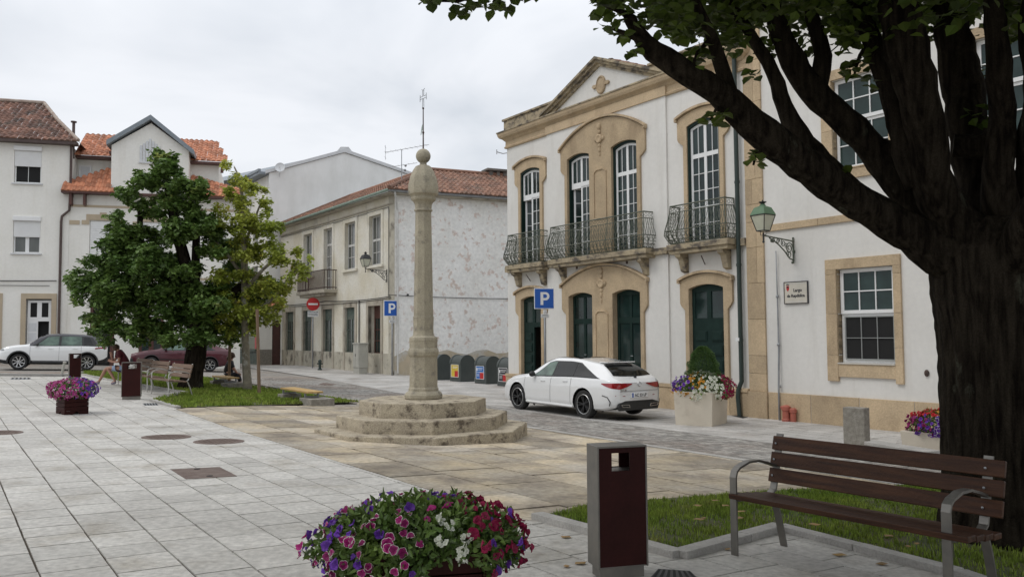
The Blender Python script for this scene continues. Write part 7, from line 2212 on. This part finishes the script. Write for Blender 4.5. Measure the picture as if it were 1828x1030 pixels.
def person(lab, org, J, shirt, shorts_mat, long_legs, hairlen, facing):
    """J: joint name -> local position"""
    t = thing('person', lab, 'person', org)
    J = {k: Vector(v) for k, v in J.items()}
    f = Vector(facing)
    nodes = []; edges = []; idx = {}
    def add(k, p, r, link=None):
        idx[k] = len(nodes); nodes.append((tuple(p), r))
        if link is not None: edges.append((idx[link], idx[k]))
    add('hip', J['hip'], (.12, .15)); add('waist', J['waist'], (.10, .13), 'hip'); add('chest', J['chest'], (.11, .15), 'waist'); add('neck0', J['neck'], .055, 'chest')
    add('neck', J['neck'].lerp(J['head'], .4), .05, 'neck0'); add('head', J['head'], (.085, .095), 'neck'); add('crown', J['head']+(J['head']-J['neck']).normalized()*.085, .07, 'head')
    for s in 'ab':
        add('th'+s, J['thigh'+s], .085, 'hip'); add('kn'+s, J['knee'+s], .06, 'th'+s); add('cf'+s, J['knee'+s].lerp(J['ankle'+s], .35), .055, 'kn'+s); add('an'+s, J['ankle'+s], .038, 'cf'+s)
        add('ft'+s, J['toe'+s], .035, 'an'+s)
        add('sh'+s, J['shoulder'+s], .055, 'chest'); add('el'+s, J['elbow'+s], .042, 'sh'+s); add('wr'+s, J['wrist'+s], .028, 'el'+s)
        h = J['hand'+s]; d = (h-J['wrist'+s]).normalized(); side = d.cross(Vector((0, 1, 0))).normalized() if abs(d.y) < .9 else Vector((1, 0, 0))
        add('pm'+s, J['wrist'+s]+d*.05, (.038, .022), 'wr'+s)
        for k in range(4):
            b = J['wrist'+s]+d*.085+side*(k-1.5)*.02; add(f'f{k}a'+s, b, .010, 'pm'+s); add(f'f{k}b'+s, b+d*(.035+.006*(k in (1, 2)))+f*.008, .009, f'f{k}a'+s); add(f'f{k}c'+s, b+d*.06+f*.025, .008, f'f{k}b'+s)
        tb = J['wrist'+s]+d*.035-side*.035; add('t1'+s, tb, .011, 'pm'+s); add('t2'+s, tb+d*.03-side*.02+f*.01, .009, 't1'+s)
    skin_mesh('body', nodes, edges, Mt['skin'], t, 1)
    fc = MB(); hd = J['head']; upv = (J['head']-J['neck']).normalized(); rt = upv.cross(f).normalized()
    fc.ball(hd+f*.095-upv*.012, .018, 4); fc.tube([hd+f*.088-upv*.045-rt*.02, hd+f*.092-upv*.048, hd+f*.088-upv*.045+rt*.02], .006, 4)
    mk('nose_and_mouth', fc, Mt['skin'], t, smooth=True)
    for sg in (-1, 1):
        fc = MB(); fc.ball(hd+f*.083+rt*.03*sg+upv*.012, .011, 4); mk('eye', fc, Mt['blk'], t, smooth=True)
        fc = MB(); fc.ball(hd+rt*.088*sg, .025, 4, sq=(.6, .6, 1)); mk('ear', fc, Mt['skin'], t, smooth=True)
    hr = MB(); hr.ball(hd-f*.03+upv*.03, .108, 7); 
    if hairlen: hr.tube([hd-f*.05, hd-f*.09-upv*.10, hd-f*.08-upv*.10-Vector((0, 0, hairlen))], [.09, .075, .03], 8)
    mk('hair', hr, Mt['hair'], t, smooth=True)
    # clothes
    nodes, edges, idx = [], [], {}
    def add(k, p, r, link=None):
        idx[k] = len(nodes); nodes.append((tuple(p), r))
        if link is not None: edges.append((idx[link], idx[k]))
    add('h', J['hip'].lerp(J['waist'], .3), (.15, .18)); add('w', J['waist'], (.135, .165), 'h'); add('c', J['chest'], (.145, .18), 'w'); add('n', J['chest'].lerp(J['neck'], .75), (.08, .10), 'c')
    for s in 'ab': add('s'+s, J['shoulder'+s], .078, 'c'); add('u'+s, J['shoulder'+s].lerp(J['elbow'+s], .6 if not long_legs else .95), .066, 's'+s)
    skin_mesh('shirt', nodes, edges, Mt[shirt], t, 2)
    nodes, edges, idx = [], [], {}
    add('h', J['hip'], (.155, .185)); add('w', J['hip'].lerp(J['waist'], .35), (.14, .17), 'h')
    for s in 'ab':
        add('t'+s, J['thigh'+s], .105, 'h')
        if long_legs: add('k'+s, J['knee'+s], .078, 't'+s); add('m'+s, J['knee'+s].lerp(J['ankle'+s], .5), .068, 'k'+s); add('e'+s, J['knee'+s].lerp(J['ankle'+s], .92), .055, 'm'+s)
        else: add('k'+s, J['thigh'+s].lerp(J['knee'+s], .72), .09, 't'+s)
    skin_mesh('trousers' if long_legs else 'shorts', nodes, edges, Mt[shorts_mat], t, 2)
    for s in 'ab':
        nodes, edges, idx = [], [], {}
        an = J['ankle'+s]; to = J['toe'+s]
        add('a', Vector((an.x, an.y, max(.05, an.z))), .045); add('b', an.lerp(to, .1)-Vector((0, 0, .04)), .05, 'a'); add('c', an.lerp(to, .6)-Vector((0, 0, .02)), .045, 'b'); add('d', to, .038, 'c')
        skin_mesh('shoe', nodes, edges, Mt['shoe'], t, 1)
    return t
Yp = G(208, 688).y+.15; og = AT(208, 687, Yp); og.z = g(og.x, og.y)
def Q(px, py, dy=0): return AT(px, py, Yp+dy)-og
person('person in maroon top and light blue shorts, bent forward on a seat behind the bin', og, dict(
  hip=Q(222, 658), waist=Q(223.5, 647), chest=Q(217, 632), neck=Q(211, 625), head=Q(206.5, 621.5),
  thigha=Q(216, 657.5, -.09), thighb=Q(216, 657.5, .10), kneea=Q(192.5, 657, -.12), kneeb=Q(189.5, 657.5, .14),
  anklea=Q(206, 680.5, -.12), ankleb=Q(177, 680.5, .16), toea=Q(198, 684.5, -.12), toeb=Q(169.5, 684, .16),
  shouldera=Q(214, 629, -.17), shoulderb=Q(213, 629, .16), elbowa=Q(212, 646, -.20), elbowb=Q(203, 646, .16), wrista=Q(200, 646, -.08), wristb=Q(199, 636, .06), handa=Q(195, 643, -.04), handb=Q(198, 630, .03)),
  'maroon', 'denim', False, .0, (-1, 0, -.15))
Yp = G(412, 689).y+.10; og = AT(412, 688, Yp); og.z = g(og.x, og.y)
person('person in black sitting on the low plank bench behind the young tree', og, dict(
  hip=Q(407, 670), waist=Q(408, 660), chest=Q(410, 650), neck=Q(412, 642), head=Q(414.5, 636),
  thigha=Q(411, 670, -.09), thighb=Q(411, 670, .10), kneea=Q(425, 668, -.14), kneeb=Q(426, 669, .16),
  anklea=Q(429, 683.5, -.14), ankleb=Q(430, 683.5, .18), toea=Q(434, 687, -.14), toeb=Q(435, 687, .18),
  shouldera=Q(411, 647, -.17), shoulderb=Q(411, 647, .17), elbowa=Q(417, 658, -.2), elbowb=Q(418, 658, .2), wrista=Q(422, 665, -.16), wristb=Q(423, 665, .17), handa=Q(425, 668, -.15), handb=Q(426, 667, .16)),
  'blackc', 'blackc', True, .05, (1, 0, -.1))
